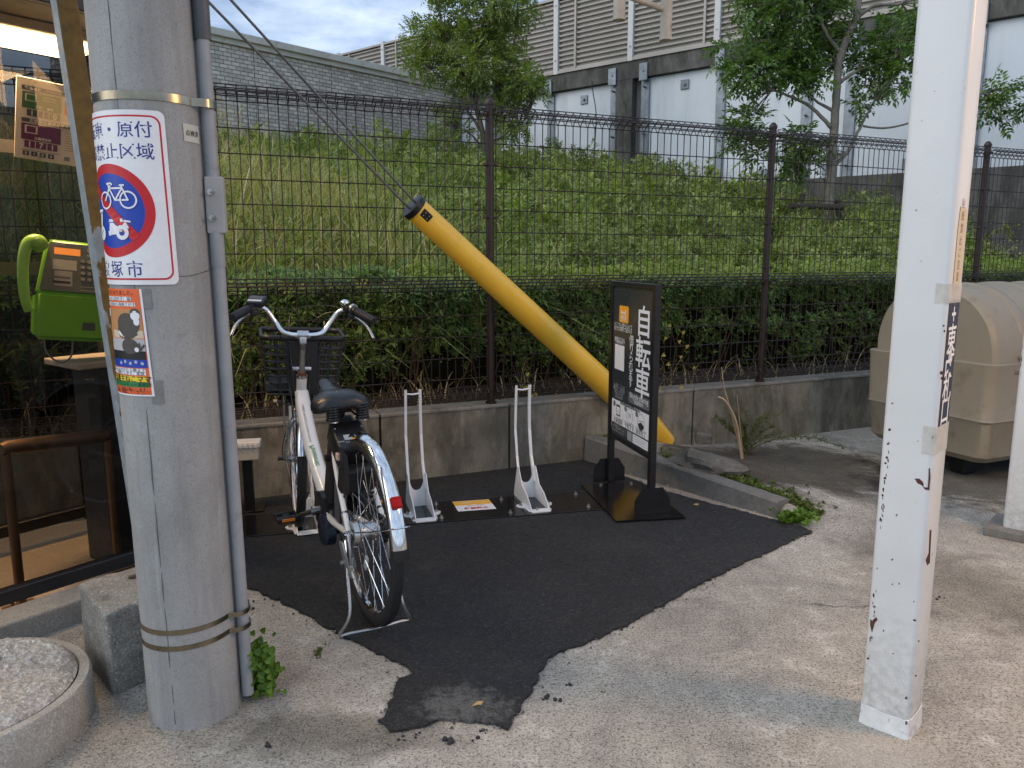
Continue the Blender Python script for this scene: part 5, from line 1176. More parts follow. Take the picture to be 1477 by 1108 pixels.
# round base: rim px
rb_c = (G(133, 1000)+Vector((-.315, -.025, 0))); rb_c = Vector((-1.50, 1.94, 0)); RR = .313
rbt = thing('round_concrete_base', 'round concrete weight with rough sunken filling and a hole in the middle', 'concrete base', rb_c)
rm_ = concrete('round_rim', (.42, .405, .36), 2.2, .4, speck=.45, bmp=.004, fine=180); rf_ = concrete('round_fill', (.58, .56, .51), 5, .45, speck=.7, bmp=.012, fine=120)
bb = nb(); lathe(bb, [(RR-.004, -.02), (RR, .02), (RR, .118), (RR-.006, .127), (RR-.030, .128), (RR-.034, .120), (RR-.038, .10)], 96, Matrix.Translation(rb_c), cap=False); obj('rim', bb, rm_, rbt, world=True, smooth=40)
bb = nb(); rings = []
for j in range(60):
    r = .030+(RR-.036-.030)*j/59; ring = []
    for i in range(180):
        a = 2*math.pi*i/180; p_ = rb_c+Vector((.0, .13, 0))*(1-j/59)+Vector((r*math.cos(a), r*math.sin(a), 0)); hgt = .128+.024*math.sin(min(1, (RR-.036-r)/.05)*1.57)+.010*mn_.noise(p_*16)+.009*mn_.noise(p_*45)+.004*mn_.noise(p_*110)
        if j == 59: hgt = .126
        if j == 0: hgt = .05; 
        ring.append(bb.verts.new(p_+Vector((0, 0, hgt))))
    rings.append(ring)
for a_, b_ in zip(rings, rings[1:]):
    for i in range(180): bb.faces.new((a_[i], a_[(i+1) % 180], b_[(i+1) % 180], b_[i]))
obj('rough_filling', bb, rf_, rbt, world=True, smooth=60)

# ------------------------------------------------------------------ telephone booth
BE = Vector((.60, .80, 0)); BI = Vector((-.80, .60, 0))           # along the front glass, and inwards
BA = G(195, 800, .12)                                                # a point of the front sill
def bp(e, i, z): return Vector((BA.x+BE.x*e+BI.x*i, BA.y+BE.y*e+BI.y*i, z))
mBo = Matrix.Rotation(math.atan2(BE.y, BE.x), 4, 'Z')
E0, E1, I1, ZT = -1.25, .30, .74, 2.22
bo = thing('phone_booth', 'dark framed glass telephone booth glowing warm inside at the left edge', 'phone booth', bp((E0+E1)/2, I1/2, 0))
frm = flatm('booth_frame', (.012, .012, .014), .35, var=.2)
bb = nb()
for (e, i) in ((E0, 0), (E1, 0), (E0, I1), (E1, I1)): bx(bb, bp(e, i, ZT/2+.03), (.05, .05, ZT-.06), mBo, .003, 1)
for z, hgt in ((.115, .052), (ZT-.03, .08)):
    for i in (0, I1): bx(bb, bp((E0+E1)/2, i, z), (E1-E0-.052, .044, hgt), mBo, .003, 1)
    for e in (E0, E1): bx(bb, bp(e, I1/2, z), (.044, I1-.052, hgt), mBo, .003, 1)
obj('frame', bb, frm, bo, world=True)
bb = nb(); bx(bb, bp((E0+E1)/2, I1/2, ZT+.08), (E1-E0+.16, I1+.16, .14), mBo, .01); obj('roof', bb, frm, bo, world=True)
bb = nb(); bx(bb, bp((E0+E1)/2, I1/2, ZT-.055), (E1-E0-.06, I1-.06, .02), mBo); obj('ceiling', bb, flatm('booth_ceiling', (.30, .25, .20), .6, var=.2), bo, world=True)
gm, t_, p_, o_2 = newmat('booth_glass'); t_.nodes.remove(p_)
tr_ = N(t_, 'ShaderNodeBsdfTransparent'); tr_.inputs[0].default_value = (.43, .43, .42, 1); gl_ = N(t_, 'ShaderNodeBsdfGlossy'); gl_.inputs['Roughness'].default_value = .015; fr_ = N(t_, 'ShaderNodeFresnel'); fr_.inputs[0].default_value = 1.5
ms_ = N(t_, 'ShaderNodeMixShader'); t_.links.new(math_(t_, 'MULTIPLY', fr_.outputs[0], .3), ms_.inputs[0]); t_.links.new(tr_.outputs[0], ms_.inputs[1]); t_.links.new(gl_.outputs[0], ms_.inputs[2]); t_.links.new(ms_.outputs[0], o_2.inputs[0])
def pane(e0, i0, e1, i1):
    bb = nb(); bb.faces.new([bb.verts.new(v) for v in (bp(e0, i0, .142), bp(e1, i1, .142), bp(e1, i1, ZT-.07), bp(e0, i0, ZT-.07))]); obj('glass_pane', bb, gm, bo, world=True)
pane(E0+.026, 0, E1-.026, 0); pane(E0+.026, I1, E1-.026, I1); pane(E0, .026, E0, I1-.026); pane(E1, .026, E1, I1-.026)
# lamp in the ceiling
lampm, t_, p_, o_2 = newmat('booth_lamp_glow'); p_.inputs['Base Color'].default_value = (1, .9, .7, 1); p_.inputs['Emission Color'].default_value = (1, .74, .42, 1); p_.inputs['Emission Strength'].default_value = 9
bl_ = bp(-.10, .40, ZT-.09); lt = thing('booth_lamp', 'glowing square ceiling lamp inside the telephone booth', 'lamp', bl_)
bb = nb(); bx(bb, bl_+Vector((0, 0, .004)), (.60, .34, .036), mBo, .004, 1); obj('lamp_tray', bb, flatm('tray_cream', (.5, .42, .30), .5), lt, world=True)
bb = nb(); bx(bb, bl_+Vector((0, 0, -.020)), (.54, .28, .010), mBo); obj('diffuser', bb, lampm, lt, world=True)
bd = bpy.data.lights.new('booth_lamp_light', 'AREA'); bd.energy = 30; bd.size = .5; bd.size_y = .26; bd.shape = 'RECTANGLE'; bd.color = (1, .62, .30); bo_l = bpy.data.objects.new('booth_lamp_light', bd); C.objects.link(bo_l); bo_l.location = bl_+Vector((0, 0, -.03)); bo_l.rotation_euler = (0, 0, math.atan2(BE.y, BE.x))
# grid vent in the ceiling
bb = nb(); bx(bb, bp(-.55, .40, ZT-.068), (.26, .22, .010), mBo)
for k in range(6): bx(bb, bp(-.55, .32+k*.032, ZT-.076), (.22, .008, .008), mBo)
obj('ceiling_vent', bb, frm, bo, world=True)
# handrail inside
hr = flatm('bronze_tube', (.26, .15, .085), .35, .75, var=.15, scale=10)
hf1, hf2 = G(24, 881), G(160, 800); hz = .62
ht = thing('handrail', 'bronze tube handrail with a thick rounded top bar standing behind the booth glass', 'handrail', hf1)
bb = nb(); A_, B_ = hf1+Vector((-.015, 0, 0)), hf2; u_ = (B_-A_).normalized()
tA, tB = AY(2, 648, A_.y+.02), AY(150, 628, B_.y-.15)
bb = nb(); tube(bb, [tA-u_*.01, tA+u_*.02, tB-u_*.02, tB+u_*.01], [.022, .027, .027, .022], 18); obj('top_bar', bb, hr, ht, world=True, smooth=40)
for f_, tp in ((A_, tA), (Vector((tB.x, tB.y, 0)), tB)):
    bb = nb(); tube(bb, [Vector((tp.x+.012, tp.y, .0)), Vector((tp.x+.012, tp.y, tp.z-.02))], .017, 14); lg = obj('leg', bb, hr, ht, world=True, smooth=40)
    bb = nb(); bx(bb, Vector((tp.x+.012, tp.y, .006)), (.11, .09, .012), mBo, .003, 1)
    for a_ in (-1, 1): tube(bb, [Vector((tp.x+.012+a_*.035, tp.y, .010)), Vector((tp.x+.012+a_*.035, tp.y, .022))], .006, 6)
    obj('foot_plate', bb, hr, lg, world=True)
# pedestal cabinet and shelf
pd = thing('phone_pedestal', 'dark grey cabinet with a pale shelf under the telephone', 'cabinet', bp(.12, .22, 0))
bb = nb(); bx(bb, bp(.16, .32, .43), (.30, .22, .86), mBo, .006, 1); obj('cabinet', bb, flatm('cabinet_grey', (.035, .035, .036), .5), pd, world=True)
bb = nb(); bx(bb, bp(.12, .29, .875), (.42, .30, .026), mBo, .005, 2); obj('shelf', bb, flatm('shelf_cream', (.45, .38, .30), .5), pd, world=True)
bb = nb(); bx(bb, bp(.20, .47, 1.35), (.10, .03, .96), mBo); bx(bb, bp(.02, .47, 1.25), (.46, .02, .05), mBo); bx(bb, bp(.02, .47, 1.72), (.46, .02, .05), mBo); obj('back_frame', bb, flatm('cabinet_grey', (.035, .035, .036), .5), pd, world=True)
# phone: local frame faces the camera side of the glass
PHo = AY(108, 420, 3.02); pn = (Vector((0, 0, H))-PHo); pn.z = 0; pn.normalize(); pn = (pn+Vector((.12, 0, 0))).normalized(); pr_ = Vector((-pn.y, pn.x, 0)); tl = Matrix.Rotation(R(-6.5), 4, pn)
pr_ = (tl.to_3x3() @ pr_).normalized(); pu = (tl.to_3x3() @ Vector((0, 0, 1))).normalized()
def ph(x, y, z): return PHo+pr_*x+pu*y+pn*z
mPh = basis((0, 0, 0), pr_, pu, pn)
ph_t = thing('payphone', 'lime green public payphone with orange display and handset on its left', 'telephone', ph(0, -.2, 0))
lime = flatm('phone_green', (.24, .56, .03), .32, var=.06, coat=.3); dgl = flatm('phone_panel', (.10, .11, .085), .4); sil = flatm('phone_silver', (.38, .35, .30), .35, .6)
W2 = .135
bb = nb(); A_ = [(-W2, -.185, .0), (W2+.03, -.185, 0), (W2+.03, .185, -.02), (-W2+.02, .185, -.02)]
def hull8(bb, lo, hi, bev):
    v = [bb.verts.new(ph(*q)) for q in lo+hi]; bb.faces.new((v[3], v[2], v[1], v[0])); bb.faces.new(v[4:])
    for k in range(4): bb.faces.new((v[k], v[(k+1) % 4], v[4+(k+1) % 4], v[4+k]))
    bmesh.ops.recalc_face_normals(bb, faces=bb.faces[:]); bmesh.ops.bevel(bb, geom=bb.edges[:], offset=bev, segments=3, affect='EDGES')
hull8(bb, [(-W2, -.190, -.13), (W2+.03, -.190, -.13), (W2+.03, -.02, -.13), (-W2, -.02, -.13)], [(-W2, -.190, .06), (W2+.03, -.190, .06), (W2+.03, -.005, .075), (-W2, -.005, .075)], .016); obj('lower_body', bb, lime, ph_t, world=True, smooth=40)
bb = nb(); hull8(bb, [(-W2+.01, -.03, -.13), (W2+.03, -.03, -.13), (W2+.03, .190, -.13), (-W2+.04, .190, -.13)], [(-W2, -.012, .070), (W2+.03, -.012, .070), (W2+.03, .190, .0), (-W2+.045, .190, .0)], .014); ub = obj('upper_body', bb, lime, ph_t, world=True, smooth=40)
FO2 = ph(0, .09, .0375); fu2 = (ph(0, .190, .0)-ph(0, -.012, .070)).normalized(); fn2 = pr_.cross(fu2).normalized()
F2 = Sheet(lambda x, y, l: ph(0, -.012, .070)+pr_*(x+.16*max(0, y)*.0)+fu2*y+fn2*(.0012+l))
INK.update(panel=dgl, silver=sil, lcd=flatm('phone_lcd', (.85, .27, .03), .4, emit=(1, .30, .04, .5)), beige=mark('ink_beige', (.42, .40, .34)))
F2.poly('panel', [(-W2+.012, .010), (W2+.016, .010), (W2+.016, .203), (-W2+.045, .203)], 0)
F2.rect('lcd', -.075, .155, .012, .182, .0008); F2.rect('beige', -.080, .095, .0, .135, .0008); F2.rect('silver', -.075, .030, -.015, .090, .0012); F2.rect('panel', -.080, .060, -.022, .068, .0018); F2.rect('black', -.080, .040, -.022, .050, .0018)
F2.disc('silver', .048, .182, .006, .013, .0012, 20); F2.rect('beige', .035, .158, .062, .163, .001); F2.text('beige', '緊急通報', -.075+.02, .194, .008, .001); F2.text('beige', '110 119', -.03, .144, .007, .001)
for r_ in range(2): F2.rect('beige', .012, .018+.014*r_, .062, .020+.014*r_, .0008)
F2.build({'panel': ('front_plate', dgl), 'lcd': ('display', INK['lcd']), 'beige': ('panel_print', INK['beige']), 'silver': ('slot_plate', sil), 'black': ('slot', INK['black'])}, ph_t)
for r_ in range(4):
    for c_ in range(3):
        bb = nb(); c0 = ph(0, -.012, .070)+pr_*(.020+c_*.022)+fu2*(.062+r_*.024)+fn2*.001; tube(bb, [c0, c0+fn2*.006], [.0085, .0072], 14); obj('key', bb, sil, ph_t, world=True, smooth=40)
bb = nb(); tube(bb, [ph(.0-.045, -.105, .060), ph(-.045, -.105, .064)], .011, 14); obj('lock', bb, dgl, ph_t, world=True)
bb = nb(); bx(bb, ph(.045, -.115, .063), (.048, .062, .006), mPh, .003, 1); obj('coin_return', bb, dgl, ph_t, world=True)
bb = nb(); hx = -W2-.008; pts = [ph(hx+.030, .150, .03), ph(hx+.008, .172, .04), ph(hx-.018, .165, .045), ph(hx-.030, .12, .045), ph(hx-.032, .06, .045), ph(hx-.028, .0, .045), ph(hx-.020, -.05, .045), ph(hx-.008, -.085, .04)]
c_ = cr(pts, 5); n_ = len(c_); tube(bb, c_, [(.021+.011*math.exp(-((i/(n_-1)-.12)/.11)**2)-.004*(i/(n_-1))) for i in range(n_)], 16); obj('handset', bb, flatm('handset_green', (.34, .62, .08), .35, coat=.3), ph_t, world=True, smooth=60)
bb = nb(); tube(bb, cr([ph(-.10, -.185, .03), ph(-.09, -.24, .04), ph(-.045, -.275, .05), ph(-.01, -.25, .05), ph(-.005, -.19, .03)], 6), .0035, 6); obj('cord', bb, flatm('cord_grey', (.25, .24, .22), .4, .5), ph_t, world=True, smooth=60)
# emergency number board
BO = AY(121, 186, 3.12); rl = R(-6.5); br2 = Vector((-pn.y, pn.x, 0)); tl = Matrix.Rotation(rl, 4, pn).to_3x3(); bR = (tl @ br2).normalized(); bU = (tl @ Vector((0, 0, 1))).normalized(); fnB = bR.cross(bU)
B_ = Sheet(lambda x, y, l: BO+bR*x+bU*y+fnB*(.0055+l)); bw_, bh_ = .225, .148
et = thing('emergency_number_board', 'cream board of emergency phone numbers in coloured blocks behind the booth glass', 'notice board', BO-bU*bh_)
bb = nb(); bx(bb, BO, (bw_*2, bh_*2, .010), basis((0, 0, 0), bR, bU, fnB), .002, 1); obj('board', bb, flatm('board_cream', (.66, .56, .46), .5, var=.05), et, world=True)
X = lambda f: -bw_+2*bw_*f; Yb = lambda f: bh_-2*bh_*f
def br__(k, x0, y0, x1, y1, l=.0004): B_.rect(k, X(x0), Yb(y1), X(x1), Yb(y0), l)
br__('dgrey', .04, .10, .96, .155); B_.text('cream', '緊急通報', X(.12), Yb(.128), .0135, .0008, bold=.02); B_.text('cream', 'Emergency calls', X(.27), Yb(.128), .008, .0008)
cw = .215
for i, (k, num, lab) in enumerate((('pgreen', '110', '警察・事件'), ('red', '119', '火事・救急'), ('navy2', '118', '海上保安'))):
    INK['navy2'] = mark('ink_navyblue', (.02, .035, .20)); x0 = .045+i*.305; br__(k, x0, .175, x0+.28, .375); INK['cream2'] = INK['cream']
    br__('cream2', x0+.02, .195, x0+.10, .285, .0008); br__(k, x0+.03, .205, x0+.09, .275, .0012); B_.text('cream2', lab, X(x0+.16), Yb(.345), .0125, .0010, bold=.02)
    for r_ in range(2): br__('cream2', x0+.15, .21+.035*r_, x0+.24, .216+.035*r_, .0008)
    for j, ch in enumerate(num):
        kx0 = x0+.035+j*.082; INK['dk'] = INK['dgrey']; br__('dgrey' if i != 1 else 'red', kx0, .385, kx0+.074, .465); B_.text('cream2', ch, X(kx0+.037), Yb(.425), .026, .0010, bold=.03)
br__('dgrey', .045, .495, .96, .545); B_.text('cream', '災害用伝言ダイヤル（171）', X(.30), Yb(.52), .0145, .0008, bold=.02)
br__('purple', .045, .56, .33, .76); br__('cream2', .07, .58, .16, .68, .0008); br__('purple', .082, .592, .148, .668, .0012); B_.text('cream2', '災害用伝言', X(.20), Yb(.73), .011, .001, bold=.02)
for j, ch in enumerate('171'): br__('purple', .07+j*.082, .77, .144+j*.082, .855); B_.text('cream2', ch, X(.107+j*.082), Yb(.813), .026, .001, bold=.03)
for r_ in range(9): br__('mgrey', .36, .575+.03*r_, .36+random.uniform(.25, .55), .580+.03*r_, .0006)
B_.disc('mgrey', X(.45), Yb(.70), .010, .014, .0009, 20); br__('dgrey', .045, .885, .33, .89)
for j in range(4): br__('dgrey', .06+j*.06, .90, .105+j*.06, .955); B_.text('cream2', '0104'[j], X(.082+j*.06), Yb(.928), .014, .001, bold=.02)
br__('mgrey', .36, .90, .40, .95); br__('mgrey', .45, .91, .75, .915); br__('mgrey', .45, .935, .70, .94)
nbz = names_for(B_); nbz['cream2'] = ('cream_print', INK['cream']); nbz['cream'] = ('heading_print', INK['cream']); nbz['navy2'] = ('navy_print', INK['navy2']); B_.build(nbz, et)
for (x, y) in ((.13, .045), (.85, .045), (.18, .96), (.85, .96)):
    bb = nb(); q = BO+bR*X(x)+bU*Yb(y)+fnB*.005; tube(bb, [q, q+fnB*.006], .0045, 8); obj('screw', bb, sil, et, world=True)
# booth kerb step
bb = nb(); bx(bb, bp((E0+E1)/2-.2, -.10, .030), (E1-E0+.2, .14, .11), mBo, .008, 2); tag(obj('booth_step', bb, concrete('step_concrete', (.40, .385, .34), 2.0, .4, speck=.5, bmp=.006)), 'low concrete kerb in front of the booth glass behind the round base', 'kerb')
# ------------------------------------------------------------------ storage box (tan moulded plastic, rounded lid)
BXn = -FN; bin_m = flatm('bin_plastic', (.245, .212, .155), .42, var=.07, scale=5, dirt=((.18, .15, .105), 6, .56), bmp=.0008, bscale=120)
bq = G(1245, 651); b_o = bq+Vector((.03, -.03, 0))-FU*.10; BD_, BW_, BH_ = .86, 1.75, 1.13       # origin: back left corner on the ground; x right along the wall, y toward the camera
def bn(x, y, z): return b_o+FU*x-FN*y+Vector((0, 0, z))
mF = Matrix.Rotation(math.atan2(FU.y, FU.x), 4, 'Z')
bt2 = thing('storage_box', 'large tan plastic storage box with rounded lid standing by the low wall', 'storage box', bn(BW_/2, BD_/2, 0))
def loft(bb, secs, cap=True):
    rs = [[bb.verts.new(p_) for p_ in s_] for s_ in secs]; n_ = len(rs[0])
    for a_, b_ in zip(rs, rs[1:]):
        for k in range(n_): bb.faces.new((a_[k], a_[(k+1) % n_], b_[(k+1) % n_], b_[k]))
    if cap: bb.faces.new(list(reversed(rs[0]))); bb.faces.new(rs[-1])
    bmesh.ops.recalc_face_normals(bb, faces=bb.faces[:])
def rsec(inset, z, rad=.06, n=6):
    o_ = []
    for (cx_, cy_, a0) in ((BW_-inset-rad, BD_-inset-rad, 0), (inset+rad, BD_-inset-rad, 90), (inset+rad, inset+rad, 180), (BW_-inset-rad, inset+rad, 270)):
        for k in range(n+1): a = R(a0+90*k/n); o_.append(bn(cx_+rad*math.cos(a), cy_+rad*math.sin(a), z))
    return o_
bb = nb(); loft(bb, [rsec(.060, .125), rsec(.030, .16), rsec(.014, .36), rsec(.004, .375), rsec(.008, .39), rsec(.0, .66), rsec(-.004, .70), rsec(.0, .705)]); obj('body', bb, bin_m, bt2, world=True, smooth=35)
# lid: quarter barrel profile front to back, with end caps set in from the body
bb = nb(); prof = [(BD_*.0+.02, .705), (.02, .80), (.05, .92), (.12, 1.03), (.22, 1.10), (.36, 1.13), (.50, 1.125), (.62, 1.09), (.72, 1.02), (.79, .93), (.83, .82), (.845, .705)]
prof = [(p_.x, p_.y) for p_ in cr([Vector((a, b_, 0)) for a, b_ in prof], 3)]
secs = []
for (x_, sc_) in ((.045, .93), (.058, .965), (.08, .985), (.12, 1.0), (BW_-.12, 1.0), (BW_-.08, .985), (BW_-.058, .965), (BW_-.045, .93)):
    secs.append([bn(x_, BD_/2+(y_-BD_/2)*sc_, .705+(z_-.705)*sc_) for y_, z_ in prof])
loft(bb, secs); lid = obj('lid', bb, bin_m, bt2, world=True, smooth=35)
# ribs moulded on the lid
for xr in (.30, .62, .94, 1.26, 1.58):
    bb = nb(); sub = prof[9:33]; out_ = []
    for j in range(len(sub)):
        y_, z_ = sub[j]; a, b2_ = sub[max(0, j-1)], sub[min(len(sub)-1, j+1)]; d_ = Vector((b2_[0]-a[0], b2_[1]-a[1])).normalized(); nx_, nz_ = (d_.y*-1, d_.x); 
        if nz_ < 0 and abs(nx_) < .9: nx_, nz_ = -nx_, -nz_
        nx_, nz_ = (y_-BD_/2)/.42, (z_-.72)/.40; l_ = math.hypot(nx_, nz_); nx_, nz_ = nx_/l_, nz_/l_; e_ = .012*min(1, j/2, (len(sub)-1-j)/2)-.002
        out_.append([bn(xr-.045, y_, z_-.003), bn(xr-.030, y_+nx_*e_, z_+nz_*e_), bn(xr+.030, y_+nx_*e_, z_+nz_*e_), bn(xr+.045, y_, z_-.003)])
    loft(bb, out_); obj('lid_rib', bb, bin_m, bt2, world=True, smooth=50)
bb = nb()
for zz_, yy_ in ((.735, .846),): bx(bb, bn(BW_/2+.05, yy_+.012, zz_), (BW_-.34, .03, .018), mF, .006, 2)
obj('lid_lip', bb, bin_m, bt2, world=True, smooth=35)
bb = nb(); bx(bb, bn(.47, BD_+.004, .545), (.12, .016, .17), mF, .007, 2, taper=(.8, 1)); obj('front_boss', bb, bin_m, bt2, world=True, smooth=35)
bb = nb(); bx(bb, bn(1.18, BD_+.004, .545), (.12, .016, .17), mF, .007, 2, taper=(.8, 1)); obj('front_boss', bb, bin_m, bt2, world=True, smooth=35)
bb = nb(); bx(bb, bn(.80, BD_+.003, .56), (.40, .012, .17), mF, .006, 2); obj('front_plate', bb, bin_m, bt2, world=True, smooth=35)
bb = nb(); bx(bb, bn(BW_/2, BD_+.001, .655), (BW_-.36, .010, .022), mF, .004, 1); obj('front_groove', bb, flatm('bin_dirt', (.16, .13, .09), .8), bt2, world=True)
bb = nb()
for xr in (.35, .65, .95, 1.25, 1.5): bx(bb, bn(xr, BD_-.048, .245), (.035, .022, .20), mF @ rot(x=-5), .008, 2)
obj('lower_rib', bb, bin_m, bt2, world=True, smooth=35)
bb = nb(); bx(bb, bn(BW_/2, .838, .765), (.46, .02, .05), mF @ rot(x=-12), .008, 2); obj('lid_handle', bb, bin_m, bt2, world=True, smooth=35)
for yr in (.25, .60):
    bb = nb(); bx(bb, bn(.022, yr, .50), (.016, .10, .30), mF, .007, 2, taper=(1, .7)); obj('side_boss', bb, bin_m, bt2, world=True, smooth=35)
for (x_, y_) in ((.22, .20), (.22, .58), (1.52, .20), (1.52, .58)):
    bb = nb(); bx(bb, bn(x_, y_, .062), (.10, .10, .124), mF, .01, 2, taper=(1.2, 1.2)); obj('foot', bb, blk_matte, bt2, world=True)  # feet coloured black to stand in for the shade under the box

# ------------------------------------------------------------------ guy wire guard and wires
gy_m = flatm('guard_yellow', (.88, .52, .045), .36, var=.07, scale=5, coat=.25, dirt=((.62, .36, .04), 9, .62), bmp=.0006, bscale=40)
gA, gB = G(958, 634, .075), Vector((-.535, 4.18, 1.615)); gd = (gB-gA).normalized()
gB = AY(598, 300, 4.18)
gd = (gB-gA).normalized(); gyt = thing('guy_wire_guard', 'long yellow plastic guard tube sloping up over the guy wire', 'guard', gA)
bb = nb(); Lg = (gB-gA).length; n_ = 14
tube(bb, [gA+gd*(Lg*i/n_-.03*(i == 0)) for i in range(n_+1)], [.060]+[.084-.018*i/n_ for i in range(1, n_+1)], 36); obj('tube', bb, gy_m, gyt, world=True, smooth=40)
bb = nb(); tube(bb, [gB-gd*.012, gB+gd*.020, gB+gd*.024], [.071, .071, .060], 36); cap_ = obj('end_cap', bb, blk_matte, gyt, world=True, smooth=40)
gx = gd.cross(Vector((0, 1, 0))).normalized(); gf = Vector((0, -1, 0))-gd*Vector((0, -1, 0)).dot(gd); gf.normalize(); gs = gd.cross(gf).normalized()
bb = nb(); bx(bb, gB-gd*.055+gf*.055-gs*(-.015), (.062, .045, .028), basis((0, 0, 0), gd, gs, gf), .006, 2); lt_ = obj('latch', bb, blk_matte, gyt, world=True)
bb = nb()
for a_ in (-1, 1):
    for b_ in (-1, 1): tube(bb, [gB-gd*(.055+a_*.013)+gf*.069+gs*(.015+b_*.009), gB-gd*(.055+a_*.013)+gf*.071+gs*(.015+b_*.009)], .003, 8)
obj('latch_mark', bb, alu, lt_, world=True)
wm = flatm('wire_galvanised', (.16, .16, .16), .5, .6, var=.25, scale=40)
for k, (px1, px2, nm) in enumerate(((298, -40, 'left one of the two parallel guy wires rising from the yellow guard'), (333, -6, 'right one of the two parallel guy wires rising from the yellow guard'))):
    e_ = gB+gd*.02+gs*(.022 if k == 0 else -.022)*-1; Yt = gB.y-.85*1.03
    q0 = AY(px1+ (0), 0, gB.y-.60); dd = (q0-e_); bb = nb(); tube(bb, [e_-gd*.02, e_+dd, e_+dd*4.2], .0062, 10)
    for j in range(0): pass
    tag(obj('guy_wire', bb, wm, smooth=50), nm, 'wire', 'guy wires')

# ------------------------------------------------------------------ black base plates, wheel racks, post box
sA, sB = G(345, 779), G(872, 738.5); SD = (sB-sA).normalized(); SN = Vector((-SD.y, SD.x, 0)); mS = Matrix.Rotation(math.atan2(SD.y, SD.x), 4, 'Z')
sA = sA-SD*.25; SLen = (sB-sA).length; SWd = .31
def sp_(x, y, z=0): return sA+SD*x+SN*y+Vector((0, 0, z))
segs = [(0, .62), (.62, 1.13), (1.13, 1.62), (1.62, SLen)]
labs = ['black steel floor plate under the front wheel of the bicycle', 'black steel floor plate below the left empty wheel rack', 'glossy black floor plate with the orange and white label', 'black floor plate joining the sign base']
for i, (a, b_) in enumerate(segs):
    t = thing('floor_plate', labs[i], 'floor plate', sp_((a+b_)/2, SWd/2, .010), 0, 'black floor plates')
    bb = nb(); bx(bb, sp_((a+b_)/2, SWd/2, .0125), (b_-a-.003, SWd, .006), mS, .001, 1); obj('plate', bb, blk_steel, t, world=True)
    for (x, y) in ((a+.07, .05), (b_-.07, .05), (a+.07, SWd-.04), (b_-.07, SWd-.04)):
        bb = nb(); tube(bb, [sp_(x, y, .015), sp_(x, y, .018)], .012, 12); tube(bb, [sp_(x, y, .018), sp_(x, y, .026)], .0075, 6); tube(bb, [sp_(x, y, .025), sp_(x, y, .032)], .004, 8); obj('bolt', bb, bolt_m, t, world=True)
# label on the plate
lc = [G(652, 724, .0165), G(706, 720, .0165), G(716, 734, .0165), G(661, 738, .0165)]
o_ = lc[3]; lx = (lc[2]-lc[3]); ly = (lc[0]-lc[3]); LX, LY = lx.length, ly.length; lxn, lyn = lx.normalized(), ly.normalized()
Lb = Sheet(lambda x, y, l: o_+lxn*x+lyn*y+Vector((0, 0, .0004+l)))
Lb.rect('white', 0, 0, LX, LY, 0); Lb.rect('yellow2', 0, LY*.56, LX, LY*.97, .0004); INK['yellow2'] = mark('ink_deepyellow', (.80, .42, .02)); INK['white4'] = INK['white']
Lb.text('white4', 'ここは駐輪場ではありません', LX/2, LY*.76, LX/14.5, .0008, bold=.02); Lb.text('red', 'ポート内での', LX*.55, LY*.47, LX/13, .0008, bold=.02); Lb.text('red', '駐輪禁止', LX*.52, LY*.22, LX/6.2, .0008, bold=.03)
pl_ = thing('no_parking_label', 'orange and white label with red lettering stuck on the black floor plate', 'label', o_); nl_ = names_for(Lb); nl_['white'] = ('label_sheet', INK['white']); nl_['white4'] = ('white_print', INK['white']); nl_['red'] = ('red_lettering', INK['red']); Lb.build(nl_, pl_)

